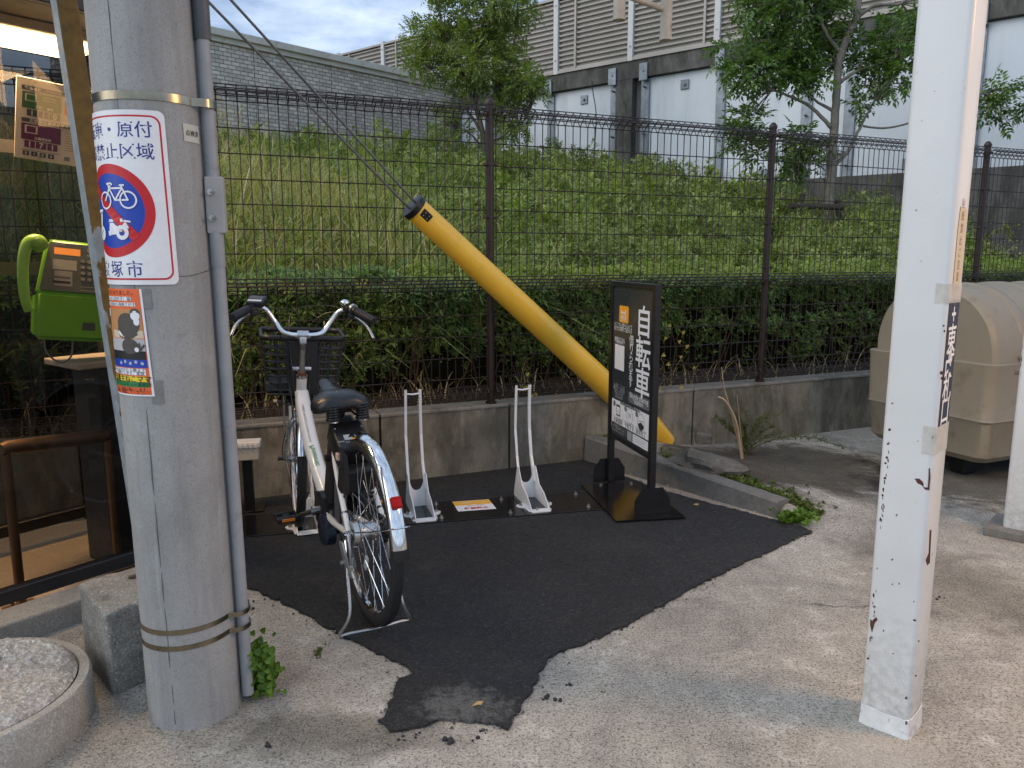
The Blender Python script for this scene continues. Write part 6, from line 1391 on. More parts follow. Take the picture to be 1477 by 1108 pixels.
def make_rack(loc, rz, label, hgt=.62):
    """local: y forward (away from camera, toward the wall), x right; built of folded white steel"""
    t = thing('wheel_rack', label, 'wheel rack', loc, rz, 'white wheel racks')
    def ch(side):
        bb = nb(); x0 = side*.036; path = [(side*.040, .10, .11), (x0, .150, .24), (x0, .180, .38), (x0*.95, .178, .50), (x0*.93, .170, hgt)]
        # angle section: side flange + front flange
        secs = []
        wds = [.036, .020, .017, .016, .015]
        for (x_, y_, z_), wd in zip(path, wds): secs.append([Vector((x_, y_-wd*.5, z_)), Vector((x_+side*.002, y_+wd*.5, z_)), Vector((x_-side*.002, y_+wd*.5, z_)), Vector((x_-side*.003, y_-wd*.5+.003, z_)), Vector((x_+side*.011, y_-wd*.5+.003, z_)), Vector((x_+side*.011, y_-wd*.5, z_))])
        loft(bb, secs); obj('upright', bb, white_pt, t)
    for s_ in (-1, 1):
        ch(s_)
        bb = nb(); P_ = [(-.13, .016), (.17, .016), (.17, .04), (.115, .19), (.088, .19), (.03, .11), (-.045, .085), (-.100, .05), (-.13, .026)]
        xx = s_*.045; a_ = [bb.verts.new((xx, y, z)) for y, z in P_]; b2 = [bb.verts.new((xx+s_*.004, y, z)) for y, z in P_]; n_ = len(P_); bb.faces.new(a_); bb.faces.new(list(reversed(b2)))
        for k in range(n_): bb.faces.new((a_[k], a_[(k+1) % n_], b2[(k+1) % n_], b2[k]))
        bmesh.ops.recalc_face_normals(bb, faces=bb.faces[:]); obj('cheek', bb, white_pt, t)
        bb = nb(); prism(bb, [(s_*.049, -.13), (s_*.049, .02), (s_*.060, .0), (s_*.085, -.005), (s_*.098, -.025), (s_*.090, -.05), (s_*.066, -.07), (s_*.060, -.13)][::int(s_)], .0162, .0202)
        tb = obj('foot_tab', bb, white_pt, t)
        bb = nb(); tube(bb, [(s_*.075, -.03, .020), (s_*.075, -.03, .028)], .009, 12); tube(bb, [(s_*.075, -.03, .028), (s_*.075, -.03, .036)], .005, 6); obj('bolt', bb, bolt_m, tb)
    bb = nb(); bx(bb, (0, -.125, .0175), (.10, .05, .004)); obj('front_lip', bb, white_pt, t)
    # curved back web between the cheeks
    bb = nb(); secs = []
    for k in range(11):
        x_ = -.044+.088*k/10; z_ = .10+.085*(abs(x_)/.044)**3; secs.append([Vector((x_, .10, .016)), Vector((x_, .104, .016)), Vector((x_, .112, z_)), Vector((x_, .108, z_))])
    loft(bb, secs); obj('back_web', bb, white_pt, t)
    bb = nb(); tube(bb, [(-.034, .170, hgt-.022), (0, .172, hgt-.027), (.034, .170, hgt-.022)], .0045, 8); obj('top_bar', bb, white_pt, t)
    return t
rz_ = math.atan2(SD.y, SD.x)
r1 = make_rack(G(608, 746, .0)+SD*0+SN*.03, rz_+R(4), 'left one of the two empty white steel wheel racks')
r2 = make_rack(G(770, 733, .0)+SN*.03, rz_+R(4), 'right one of the two empty white steel wheel racks beside the sign')
# small white box on a black post behind the bicycle
pbq = G(361, 738); pbt = thing('box_post', 'small white plastic box on a short black post left of the bicycle', 'post box', pbq)
zb = AY(360, 661, pbq.y).z; zt_ = AY(360, 637, pbq.y).z
bb = nb(); bx(bb, (0, 0, zb/2+.01), (.048, .048, zb), mS, .003, 1); obj('post', bb, blk_matte, pbt)
bb = nb(); bx(bb, (0, 0, .016), (.14, .12, .008), mS, .001, 1); obj('base_plate', bb, blk_steel, pbt)
bb = nb(); bx(bb, (0, 0, (zb+zt_)/2-.012), (.118, .09, zt_-zb-.02), mS, .006, 2); obj('box', bb, flatm('box_white', (.52, .52, .48), .5, var=.06), pbt)
bb = nb(); bx(bb, (0, 0, zt_-.010), (.140, .10, .030), mS, .006, 2); 
for k in range(5): bx(bb, mS @ Vector((-.05+.025*k, -.051, zt_-.014)), (.012, .008, .018), mS, .001, 1)
obj('box_lid', bb, flatm('box_lid_white', (.68, .70, .70), .4, var=.04), pbt)

# ------------------------------------------------------------------ bicycle share sign
sF, sN_ = G(880, 699, .0), G(938, 744, .0)                     # far left foot, near right foot
XD = (sN_-sF); SWI = XD.length; XD.normalize(); ZD = Vector((XD.y, -XD.x, 0))
if ZD.x > 0: ZD = -ZD                                        # face looks to the left
mSg = basis((0, 0, 0), XD, Vector((0, 0, 1)), XD.cross(Vector((0, 0, 1))))
HT = 1.165
sgn = thing('share_sign', 'black framed standing sign for bicycle sharing with big white characters', 'sign', (sF+sN_)/2)
def sq(x, z, y=0): return sF+XD*x+Vector((0, 0, z))+ZD*y
mx_ = Matrix.Rotation(math.atan2(XD.y, XD.x), 4, 'Z')
for x, nm in ((0, 'left'), (SWI, 'right')):
    bb = nb(); bx(bb, sq(x, HT/2+.01), (.034, .034, HT-.02), mx_, .003, 1); obj('upright', bb, blk_matte, sgn, world=True)
bb = nb(); bx(bb, sq(SWI/2, HT-.016), (SWI-.036, .030, .030), mx_, .002, 1); obj('top_rail', bb, blk_matte, sgn, world=True)
PZ0, PZ1 = .315, HT-.035
bb = nb(); bx(bb, sq(SWI/2, PZ0-.012), (SWI-.036, .030, .024), mx_, .002, 1); obj('bottom_rail', bb, blk_matte, sgn, world=True)
pnl = flatm('sign_panel', (.030, .036, .040), .3, var=.04, scale=8)
bb = nb(); bx(bb, sq(SWI/2, (PZ0+PZ1)/2), (SWI-.038, .018, PZ1-PZ0), mx_); obj('panel', bb, pnl, sgn, world=True)
# printed face: viewed from the left side, x grows from far upright to near upright -> reading left to right
PWd = SWI-.04; PHt = PZ1-PZ0
A = Sheet(lambda x, y, l: sq(.02+x, PZ0+y, .0100+l))
U = lambda f: PWd*f; V = lambda f: PHt*(1-f)
INK.update(w5=INK['white'], o5=INK['amber'], g5=mark('ink_signgrey', (.13, .14, .145)), d5=pnl, l5=mark('ink_palegrey', (.35, .37, .38)))
# main characters: measured from the photo, rows over the panel height
for ch, fy in (('自', .19), ('転', .385), ('車', .575)): A.text('w5', ch, U(.80), V(fy), PWd*.32, .0006, bold=.014, sx=1.15)
for i, ch in enumerate('借りられます'): A.text('w5', ch, U(.51), V(.325+i*.055), PWd*.115, .0006)
rrect(A, 'o5', U(.17), V(.225), U(.42), V(.115), .012, .0006, n=4)
A.line('w5', [(U(.23), V(.145)), (U(.23), V(.165)), (U(.29), V(.158)), (U(.345), V(.165)), (U(.345), V(.145))], .008, .0012); A.text('w5', 'HELLO', U(.29), V(.188), .026, .0012, bold=.02); A.text('w5', 'CYCLING', U(.29), V(.207), .017, .0012)
A.text('w5', 'どこでも借りられて', U(.28), V(.245), .028, .0006); A.text('w5', '好きな場所で返せる', U(.28), V(.270), .028, .0006)
A.poly('g5', [(U(.40), V(.375)), (U(.60), V(.315)), (U(.985), V(.315)), (U(.985), V(.72)), (U(.40), V(.72))], .0003) if False else None
A.rect('g5', U(.07), V(.375), U(.33), V(.325), .0006); A.text('w5', '登録はこちら', U(.20), V(.343), .028, .0010, sx=.9); A.text('w5', 'Registration', U(.20), V(.362), .018, .0010)
A.rect('w5', U(.07), V(.545), U(.33), V(.378), .0006)
for k in range(4): A.text('l5', ['全国どこでも', '乗れる・返せる', '使いかたは', 'かんたん'][k], U(.21), V(.655+.020*k), .024, .0006)
A.line('l5', [(U(.07), V(.645)), (U(.11), V(.735)), (U(.30), V(.735)), (U(.35), V(.645))], .003, .0006)
A.rect('g5', U(.47), V(.732), U(.99), V(.662), .0003); A.text('w5', 'Bicycle sharing', U(.73), V(.685), .040, .0010); A.text('w5', 'station', U(.73), V(.710), .040, .0010)
A.rect('w5', U(.02), V(.915), U(.99), V(.755), .0006); A.rect('d5', U(.25), V(.770), U(.77), V(.755), .0010); A.text('w5', 'かんたん３ステップで利用', U(.51), V(.7625), .024, .0014)
for k, (cx_, num) in enumerate(((.20, '1'), (.51, '2'), (.80, '3'))):
    A.disc('d5', U(cx_-.11), V(.785), 0, .016, .0010, 20); A.text('w5', num, U(cx_-.11), V(.785), .024, .0014)
    if k == 0: rrect(A, 'd5', U(cx_-.055), V(.86), U(cx_+.055), V(.783), .005, .0010, n=3); A.rect('w5', U(cx_-.045), V(.85), U(cx_+.045), V(.797), .0014); A.line('l5', [(U(cx_-.03), V(.83)), (U(cx_+.03), V(.83))], .003, .0018)
    else:
        A.disc('l5', U(cx_), V(.825), .040, .044, .0010, 30)
        if k == 1: bike_icon(A, 'l5', U(cx_), V(.830), .022, .0012, .002); A.line('l5', [(U(cx_-.05), V(.808)), (U(cx_+.05), V(.808))], .003, .0012)
        else: A.disc('d5', U(cx_), V(.825), 0, .042, .0011, 24, 1, 200, 340); A.line('l5', [(U(cx_-.05), V(.82)), (U(cx_+.06), V(.815))], .004, .0014)
    A.text('l5', ['スマートフォンで', '近くの自転車を', '好きなポートへ'][k], U(cx_), V(.874), .020, .0010); A.text('d5', ['会員登録', '予約する', '返却完了'][k], U(cx_), V(.893), .032, .0010, bold=.008)
A.poly('w5', [(U(.345), V(.82)), (U(.365), V(.826)), (U(.345), V(.832))], .0012)
A.text('l5', '料金・利用方法について', U(.20), V(.935), .024, .0006); A.text('l5', 'くわしくはアプリから', U(.20), V(.953), .024, .0006); A.rect('g5', U(.05), V(.975), U(.38), V(.963), .0006)
A.rect('l5', U(.46), V(.985), U(.58), V(.925), .0004); A.rect('w5', U(.60), V(.985), U(.98), V(.925), .0006)
for k in range(5): A.rect('l5', U(.62), V(.936+.009*k), U(.62+random.uniform(.2, .33)), V(.934+.009*k), .0010)
ns_ = {'w5': ('white_lettering', INK['w5']), 'o5': ('orange_logo', INK['amber']), 'g5': ('grey_print', INK['g5']), 'd5': ('dark_print', pnl), 'l5': ('pale_print', INK['l5'])}
A.build({k: ns_[k] for k in A.ink}, sgn)
# feet: gusset plates across each upright, and the base plate
for x in (0, SWI):
    bb = nb(); off = sq(x, .016)+XD*(.020 if x else -.020); T4 = basis(off, ZD, Vector((0, 0, 1)), ZD.cross(Vector((0, 0, 1))))
    prism(bb, [(-.095, 0), (.095, 0), (.095, .075), (.055, .135), (-.055, .135), (-.095, .075)], -.003, .003, T4); bmesh.ops.recalc_face_normals(bb, faces=bb.faces[:]); gt_ = obj('foot_plate', bb, blk_matte, sgn, world=True)
bp4 = [G(878, 733), G(889, 757.5), G(989, 752), G(925, 702), G(858, 702)]
bb = nb(); cbp = sum(bp4[:4], Vector())/4
B4 = [sF-XD*.08+ZD*.19, sN_+XD*.08+ZD*.19, sN_+XD*.08-ZD*.19, sF-XD*.08-ZD*.19]
B4 = [G(852, 708), G(889, 757.5), G(989, 752), G(925, 700)]
B4 = [B4[1]+(B4[3]-B4[2])*1.0, B4[1], B4[2], B4[3]]
prism(bb, [(v.x, v.y) for v in B4], .0160, .0215); bmesh.ops.recalc_face_normals(bb, faces=bb.faces[:]); obj('base_plate', bb, blk_steel, sgn, world=True)
for v_ in (B4[0].lerp(B4[3], .3), B4[0].lerp(B4[3], .8)):
    q = v_+(B4[1]-B4[0]).normalized()*.03; bb = nb(); tube(bb, [Vector((q.x, q.y, .021)), Vector((q.x, q.y, .030))], .008, 6); obj('bolt', bb, bolt_m, sgn, world=True)

# ================================================================== BICYCLE  local: x forward, y left, z up; origin under the rear axle
bR0 = Vector((-.511, 2.610, .010)); bF0 = Vector((-1.045, 3.606, .010)); bd_ = bF0-bR0; WB = bd_.length
bk = thing('city_bicycle', 'white electric city bicycle with a black front basket parked in the left rack', 'bicycle', bR0, math.atan2(bd_.y, bd_.x))
wpaint = flatm('frame_white', (.74, .74, .72), .22, var=.03, coat=.6); blk_pl = flatm('black_plastic', (.014, .014, .015), .38, var=.2); tyre_m = flatm('tyre_black', (.016, .016, .017), .68, var=.25, bmp=.001, bscale=300)
navy_pl = flatm('motor_blue_black', (.015, .022, .038), .3, var=.1); saddle_m = flatm('saddle_vinyl', (.012, .013, .016), .30, var=.15, bmp=.0006, bscale=200)
RWh = .33
def wheel(nm, ax, width=.021, spin=0):
    t = bpy.data.objects.new(nm, None); C.objects.link(t); t.parent = bk; t.location = (ax, 0, RWh)
    bb = nb(); n_ = 96
    ringsec = [(RWh-.0235+.0235*math.cos(a), .0215*math.sin(a)) for a in [2*math.pi*k/14 for k in range(14)]]
    rg = [[bb.verts.new((r_*math.cos(2*math.pi*i/n_), y_, r_*math.sin(2*math.pi*i/n_))) for r_, y_ in ringsec] for i in range(n_)]
    for i in range(n_):
        for k in range(14): bb.faces.new((rg[i][k], rg[(i+1) % n_][k], rg[(i+1) % n_][(k+1) % 14], rg[i][(k+1) % 14]))
    for i in range(0, 150):     # tread grooves as small raised blocks
        a = 2*math.pi*i/150
        for y_ in (-.011, 0, .011): bx(bb, (math.cos(a)*(RWh-.0012-abs(y_)*.28), y_, math.sin(a)*(RWh-.0012-abs(y_)*.28)), (.004, .0065, .0085), Matrix.Rotation(-a, 4, 'Y'))
    obj('tyre', bb, tyre_m, t, smooth=35)
    bb = nb(); pf_ = [(.283, -.0135), (.292, -.0125), (.299, -.0135), (.299, .0135), (.292, .0125), (.283, .0135), (.277, .007), (.277, -.007)]
    rg = [[bb.verts.new((r_*math.cos(2*math.pi*i/n_), y_, r_*math.sin(2*math.pi*i/n_))) for r_, y_ in pf_] for i in range(n_)]
    for i in range(n_):
        for k in range(8): bb.faces.new((rg[i][k], rg[(i+1) % n_][k], rg[(i+1) % n_][(k+1) % 8], rg[i][(k+1) % 8]))
    obj('rim', bb, chrome, t, smooth=35)
    mY = Matrix.Rotation(R(90), 4, 'X'); hr_ = .036 if ax == 0 else .022
    bb = nb(); lathe(bb, [(.008, -.062), (.012, -.060), (.012, -.040), (hr_+.010, -.036), (hr_+.010, -.030), (hr_, -.028), (hr_*.9, 0), (hr_, .024), (hr_+.010, .026), (hr_+.010, .032), (.014, .036), (.012, .060), (.008, .062)], 28, mY); hb = obj('hub', bb, alu, t, smooth=35)
    bb = nb(); hr2 = hr_+.007
    for i in range(36):
        side = 1 if i % 2 else -1; j = i//2; a1 = 2*math.pi*(i/36)+spin; off = (1 if j % 2 else -1)*R(62); a0 = a1+off
        tube(bb, [(hr2*math.cos(a0), side*.030, hr2*math.sin(a0)), (.283*math.cos(a1), side*.003, .283*math.sin(a1))], .0011, 5, cap=False)
    obj('spokes', bb, chrome, t)
    return t
wr = wheel('rear_wheel', 0); wf = wheel('front_wheel', WB, spin=.1)
refl_m = flatm('clear_reflector', (.55, .55, .52), .15, coat=.6)
bb = nb(); a = R(-62); bx(bb, (.17*math.cos(a), -.016, .17*math.sin(a)), (.058, .010, .026), Matrix.Rotation(-a, 4, 'Y'), .004, 2); obj('spoke_reflector', bb, refl_m, wr, smooth=40)
bb = nb(); a = R(120); bx(bb, (.17*math.cos(a), .016, .17*math.sin(a)), (.058, .010, .026), Matrix.Rotation(-a, 4, 'Y'), .004, 2); obj('spoke_reflector', bb, refl_m, wf, smooth=40)
def fender(nm, ax, a0, a1, m_, rr=.354, w_=.0275):
    bb = nb(); n_ = 46; sec = [(math.cos(q), math.sin(q)) for q in [R(-78+156*k/9) for k in range(10)]]; rg = []
    for i in range(n_+1):
        a = R(a0+(a1-a0)*i/n_); ring = []
        for c_, s_ in sec: r_ = rr-.020+.020*c_; ring.append(bb.verts.new((ax+r_*math.cos(a), w_*s_, RWh+r_*math.sin(a))))
        for c_, s_ in reversed(sec): r_ = rr-.0215+.020*c_; ring.append(bb.verts.new((ax+r_*math.cos(a), (w_-.0016)*s_, RWh+r_*math.sin(a))))
        rg.append(ring)
    k_ = len(rg[0])
    for i in range(n_):
        for k in range(k_): bb.faces.new((rg[i][k], rg[i+1][k], rg[i+1][(k+1) % k_], rg[i][(k+1) % k_]))
    bb.faces.new(rg[0]); bb.faces.new(list(reversed(rg[-1])))
    bmesh.ops.recalc_face_normals(bb, faces=bb.faces[:]); return obj(nm, bb, m_, bk, smooth=50)
rf2 = fender('rear_fender', 0, 72, 173, chrome); ff = fender('front_fender', WB, 20, 165, chrome)
bb = nb(); 
def fpt(a, r_=.372, ax=0): return Vector((ax+r_*math.cos(R(a)), 0, RWh+r_*math.sin(R(a))))
q = fpt(148, .366); bx(bb, q, (.020, .034, .038), Matrix.Rotation(-R(148), 4, 'Y'), .005, 3); obj('tail_reflector', bb, flatm('red_reflector', (.42, .004, .006), .45, spec=.2), rf2, smooth=40)
fender('mud_flap', 0, 172, 178, rubber, .355, .029)
# fender stays
bb = nb()
for s_ in (-1, 1): tube(bb, [(-.005, s_*.066, RWh+.006), (-.20, s_*.052, RWh+.07), (-.335, s_*.034, RWh+.118)], .0028, 6)
tube(bb, [(-.335, -.034, RWh+.118), (-.352, -.020, RWh+.124), (-.352, .020, RWh+.124), (-.335, .034, RWh+.118)], .0028, 6); obj('fender_stay', bb, chrome, bk)
bb = nb()
for s_ in (-1, 1): tube(bb, [(WB, s_*.055, RWh), (WB-.25, s_*.040, RWh-.12)], .0026, 6)
obj('front_fender_stay', bb, chrome, bk)
# frame
HT0, HT1 = Vector((.955, 0, .585)), Vector((.905, 0, .745)); BB_ = Vector((.475, 0, .275)); ST = Vector((.325, 0, .66))
bb = nb(); tube(bb, cr([HT1+(HT0-HT1)*.35, (.88, 0, .60), (.80, 0, .50), (.70, 0, .41), (.60, 0, .345), BB_+Vector((.06, 0, .03))], 5), [.030, .031, .032, .033, .034, .034, .034, .034, .034, .034, .034, .034, .034, .034, .034, .034, .034, .034, .034, .034, .034, .034, .034, .034, .032, .030][:26], 20, flat=(1.0, .92)); obj('main_tube', bb, wpaint, bk, smooth=60)
bb = nb(); tube(bb, [HT0+Vector((.004, 0, -.02)), HT0, HT1, HT1+Vector((-.004, 0, .012))], [.023, .0235, .0225, .0245], 20); obj('head_tube', bb, wpaint, bk, smooth=60)
bb = nb(); tube(bb, [BB_, ST], .0165, 16); obj('seat_tube', bb, wpaint, bk, smooth=60)
for s_ in (-1, 1):
    bb = nb(); tube(bb, cr([BB_+Vector((-.03, s_*.032, -.005)), (.25, s_*.050, .290), (.0, s_*.066, RWh)], 5), [.013]*6+[.0105]*5, 12); obj('chain_stay', bb, wpaint, bk, smooth=60)
    bb = nb(); tube(bb, cr([ST+Vector((-.005, s_*.018, -.05)), (.20, s_*.052, .535), (.0, s_*.068, RWh+.01)], 5), .0098, 12)
    obj('seat_stay', bb, wpaint, bk, smooth=60)
    bb = nb(); 
    for f_ in (.30, .52, .74): p_ = Vector((.20, s_*.052, .535)).lerp(Vector((0, s_*.068, RWh+.01)), f_); tube(bb, [p_-Vector((.003, 0, .003)), p_+Vector((.003, 0, .003))], .0112, 12)
    obj('cable_tie', bb, blk_pl, bk)
    bb = nb(); bx(bb, (.0, s_*.066, RWh), (.034, .006, .040), None, .004, 2); obj('dropout', bb, alu, bk)
    bb = nb(); tube(bb, [(0, s_*.066, RWh), (0, s_*.084, RWh)], [.0095, .0085], 8); obj('axle_nut', bb, chrome, bk)
# side print on the main tube
crv = cr([HT1+(HT0-HT1)*.35, (.88, 0, .60), (.80, 0, .50), (.70, 0, .41), (.60, 0, .345)], 12)
def mt(u, v, l):           # u along the tube from the head (metres), v across on the rider's side
    d_ = 0
    for a_, b_ in zip(crv, crv[1:]):
        s_ = (b_-a_).length
        if d_+s_ > u: p_ = a_.lerp(b_, (u-d_)/s_); dr = (b_-a_).normalized(); break
        d_ += s_
    else: p_ = crv[-1]; dr = (crv[-1]-crv[-2]).normalized()
    up2 = Vector((-dr.z, 0, dr.x)); up2 = up2 if up2.z > 0 else -up2; an = v/.034
    return p_+(up2*math.cos(an)+Vector((0, 1, 0))*math.sin(an))*(.0342+l)
D_ = Sheet(lambda x, y, l: M0(bk) @ mt(x, y+.010, .0006+l)); INK['dec1'] = mark('ink_decal_green', (.05, .30, .10)); INK['dec2'] = mark('ink_decal_grey', (.12, .12, .12))
D_.text('dec2', 'GREEN PRODUCTS INNOVATION', .17, .0, .013, 0, sx=1.0); D_.text('dec1', 'Panasonic', .345, .0, .030, 0, sx=1.0, bold=.01)
D_.build({'dec1': ('green_lettering', INK['dec1']), 'dec2': ('grey_lettering', INK['dec2'])}, bk)
# fork and crown
FKx = WB
bb = nb()
for s_ in (-1, 1): tube(bb, cr([(HT0.x+.006, s_*.018, HT0.z-.03), (HT0.x+.02, s_*.044, HT0.z-.055), (HT0.x+.07, s_*.054, .45), (FKx-.02, s_*.056, .345), (FKx, s_*.056, RWh)], 5), [.013]*6+[.0115]*15, 12)
tube(bb, [HT0+Vector((.0, 0, -.02)), HT0+Vector((.008, 0, -.045))], .022, 16); obj('fork', bb, flatm('fork_silver', (.60, .61, .62), .28, .7, var=.06), bk, smooth=50)
for s_ in (-1, 1):
    bb = nb(); tube(bb, [(FKx, s_*.056, RWh), (FKx, s_*.086, RWh)], [.009, .008], 8); tube(bb, [(FKx, s_*.086, RWh), (FKx, s_*.093, RWh)], [.011, .010], 12); obj('front_axle_nut', bb, blk_pl if s_ > 0 else chrome, bk)
# headset, stem, handlebar
bb = nb(); tube(bb, [HT1+Vector((-.004, 0, .012)), HT1+Vector((-.006, 0, .022))], [.0255, .025], 18); obj('headset', bb, alu, bk, smooth=40)
bb = nb(); tube(bb, [HT1+Vector((-.006, 0, .022)), HT1+Vector((-.010, 0, .036))], [.021, .019], 18); obj('rust_ring', bb, flatm('rusty_ring', (.12, .05, .03), .6, .3), bk, smooth=40)
SC_ = Vector((.862, 0, .948))
bb = nb(); tube(bb, [HT1+Vector((-.008, 0, .03)), HT1.lerp(SC_, .72)], .0125, 16); tube(bb, [HT1.lerp(SC_, .70), SC_+Vector((-.002, 0, -.03))], [.0135, .0145], 16); obj('quill', bb, flatm('quill_steel', (.36, .35, .33), .3, .8), bk, smooth=50)
bb = nb(); bx(bb, SC_+Vector((.0, 0, -.018)), (.036, .032, .052), rot(y=8), .008, 3, taper=(1.1, 1.15)); tube(bb, [SC_+Vector((0, -.024, .0)), SC_+Vector((0, .024, .0))], .0195, 20); st2 = obj('stem', bb, alu, bk, smooth=50)
bb = nb(); tube(bb, [SC_+Vector((-.018, 0, -.018)), SC_+Vector((-.026, 0, -.018))], .006, 6); obj('stem_bolt', bb, chrome, st2)
bar = [(.862, 0, .948), (.862, .045, .948), (.868, .085, .960), (.880, .115, 1.000), (.878, .150, 1.048), (.862, .185, 1.066), (.835, .215, 1.062), (.74, .272, 1.034)]
full = [(x, -y, z) for x, y, z in reversed(bar[1:])]+bar
bb = nb(); tube(bb, cr(full, 5), .0112, 16); obj('handlebar', bb, chrome, bk, smooth=60)
for s_ in (-1, 1):
    g0, g1 = Vector((.822, s_*.224, 1.058)), Vector((.715, s_*.287, 1.026)); gd2 = (g1-g0).normalized()
    bb = nb(); k_ = [g0+gd2*((g1-g0).length*i/22) for i in range(23)]; tube(bb, k_, [.0165+.0012*(i % 2)+.002*math.sin(i/22*3.1) for i in range(22)]+[.015], 18); obj('grip', bb, rubber, bk, smooth=50)
    bb = nb(); p0 = Vector((.850, s_*.205, 1.052)); bx(bb, p0+Vector((.0, 0, -.012)), (.040, .030, .026), None, .007, 2); obj('lever_clamp', bb, blk_pl, bk)
    bb = nb(); tube(bb, cr([p0+Vector((.022, s_*.010, -.016)), p0+Vector((.006, s_*.040, -.034)), p0+Vector((-.035, s_*.070, -.062)), p0+Vector((-.080, s_*.090, -.105))], 5), [.006]*4+[.0085]*6+[.0095]*6, 10, flat=(1.0, .6)); obj('brake_lever', bb, alu, bk, smooth=60)
bb = nb(); bx(bb, (.850, .192, 1.088), (.062, .074, .030), rot(y=-26, z=-22), .008, 3); dsp = obj('display', bb, flatm('display_case', (.02, .022, .026), .35), bk, smooth=40)
dM = Matrix.Translation((.850, .192, 1.088)) @ rot(y=-26, z=-22)
bb = nb()
for v_ in (bx(bb, (-.018, 0, .0150), (.014, .058, .002)),): pass
bmesh.ops.transform(bb, matrix=dM, verts=bb.verts); obj('button_strip', bb, flatm('button_pale', (.62, .64, .66), .35), dsp)
bb = nb(); bx(bb, (.008, 0, .0152), (.026, .056, .0015)); bmesh.ops.transform(bb, matrix=dM, verts=bb.verts); obj('screen', bb, flatm('screen_grey', (.07, .075, .08), .15), dsp)
bb = nb(); lathe(bb, [(.0205, 0), (.0215, .006), (.017, .014), (.008, .0185), (.0001, .0195)], 24, Matrix.Translation((.862, -.178, 1.090))); tube(bb, [(.862, -.178, 1.066), (.862, -.178, 1.09)], .006, 8); obj('bell', bb, chrome, bk, smooth=50)
bb = nb(); bx(bb, (.860, -.190, 1.070), (.036, .040, .030), rot(z=25), .008, 2); tube(bb, [(.838, -.214, 1.063), (.822, -.224, 1.058)], [.021, .0195], 20); obj('gear_shifter', bb, blk_pl, bk, smooth=40)
bb = nb(); tube(bb, [(.843, -.210, 1.070), (.834, -.216, 1.068)], .023, 20); obj('shifter_ring', bb, alu, bk, smooth=40)
# cables
def cable(pts, r=.0024, m_=blk_pl): bb = nb(); tube(bb, cr(pts, 7), r, 6); obj('cable', bb, m_, bk, smooth=60)
cable([(.865, .195, 1.045), (.93, .15, 1.055), (.99, .03, 1.04), (.975, .0, .93), (.955, .012, .78), (.955, .02, .60)])
cable([(.865, -.195, 1.045), (.95, -.12, 1.075), (1.0, .03, 1.045), (.94, .055, .93), (.90, .040, .78), (.90, .03, .66)])
cable([(.855, -.21, 1.05), (.93, -.10, 1.04), (.95, -.02, .95), (.93, -.03, .80), (.91, -.035, .66), (.80, -.036, .50)])
cable([(.845, .20, 1.05), (.87, .11, .98), (.885, .075, .85), (.90, .055, .72), (.86, .040, .62), (.72, .038, .45), (.60, .036, .35)])
cable([(.95, .035, .57), (1.0, .060, .50), (1.05, .075, .40), (FKx, .070, .345)])
# basket
bkm = flatm('basket_black', (.013, .014, .015), .42, var=.2); bz1, bz0_ = .945, .695; X0, X1, WY = .985, 1.255, .182
def rr2(x0, x1, wy, z, rad, n=5, dz=0.0):
    o_ = []
    for (cx_, cy_, a0) in ((x1-rad, wy-rad, 0), (x0+rad, wy-rad, 90), (x0+rad, -wy+rad, 180), (x1-rad, -wy+rad, 270)):
        for k in range(n+1): a = R(a0+90*k/n); o_.append(Vector((cx_+rad*math.cos(a), cy_+rad*math.sin(a), z+dz*(cx_-x0))))
    return o_
bkt = bpy.data.objects.new('basket', None); C.objects.link(bkt); bkt.parent = bk; bkt.location = (-.045, -.010, -.025)
bb = nb(); tube(bb, rr2(X0, X1, WY, bz1, .055, 6, .10), .0095, 10, closed=True, flat=(1, 1.35)); obj('basket_rim', bb, bkm, bkt, smooth=60)
bb = nb()
for i in range(7):
    f_ = (i+1)/8; z = bz1-.012-(bz1-bz0_)*f_*1.0; ins = .035*f_; tube(bb, rr2(X0+ins*.4, X1-ins*1.2, WY-ins, z, .045, 5, .10*(1-f_)), .0040, 6, closed=True, flat=(1, 1.5))
tube(bb, rr2(X0+.014, X1-.042, WY-.035, bz0_, .04, 5), .006, 6, closed=True)
top_ = rr2(X0, X1, WY, bz1, .055, 6, .10); bot_ = rr2(X0+.014, X1-.042, WY-.035, bz0_, .040, 6)
def lerp_ring(t_, ring): 
    n_ = len(ring); x_ = t_*n_; i = int(x_) % n_; return ring[i].lerp(ring[(i+1) % n_], x_-int(x_))
def by_xy(side, f_):
    if side == 'b': return [Vector((X0, WY*(2*f_-1)*.8, bz1)), Vector((X0+.014, (WY-.035)*(2*f_-1)*.8, bz0_))]
    if side == 'f': return [Vector((X1, WY*(2*f_-1)*.8, bz1+.022)), Vector((X1-.042, (WY-.035)*(2*f_-1)*.8, bz0_))]
    s_ = 1 if side == 'l' else -1
    return [Vector((X0+.05+(X1-X0-.1)*f_, s_*WY, bz1+.02*f_)), Vector((X0+.05+(X1-X0-.14)*f_, s_*(WY-.035), bz0_))]
for sd2 in 'bflr':
    for k in range(6 if sd2 in 'bf' else 4): a_, b_ = by_xy(sd2, (k+.5)/(6 if sd2 in 'bf' else 4)); tube(bb, [a_, b_], .0045, 6, flat=(1.6, 1))
obj('basket_grille', bb, bkm, bkt, smooth=60)
bb = nb(); bx(bb, (X0+.003, 0, (bz1+bz0_)/2-.004), (.008, .125, bz1-bz0_-.01), rot(y=-3), .003, 1); obj('basket_back_panel', bb, bkm, bkt)
bb = nb(); bx(bb, (X0+.125, 0, bz0_-.002), (.215, .31, .010), None, .004, 1); bx(bb, (X0+.125, 0, bz0_+.030), (.205, .33, .05), None, .01, 2); obj('basket_floor', bb, bkm, bkt)
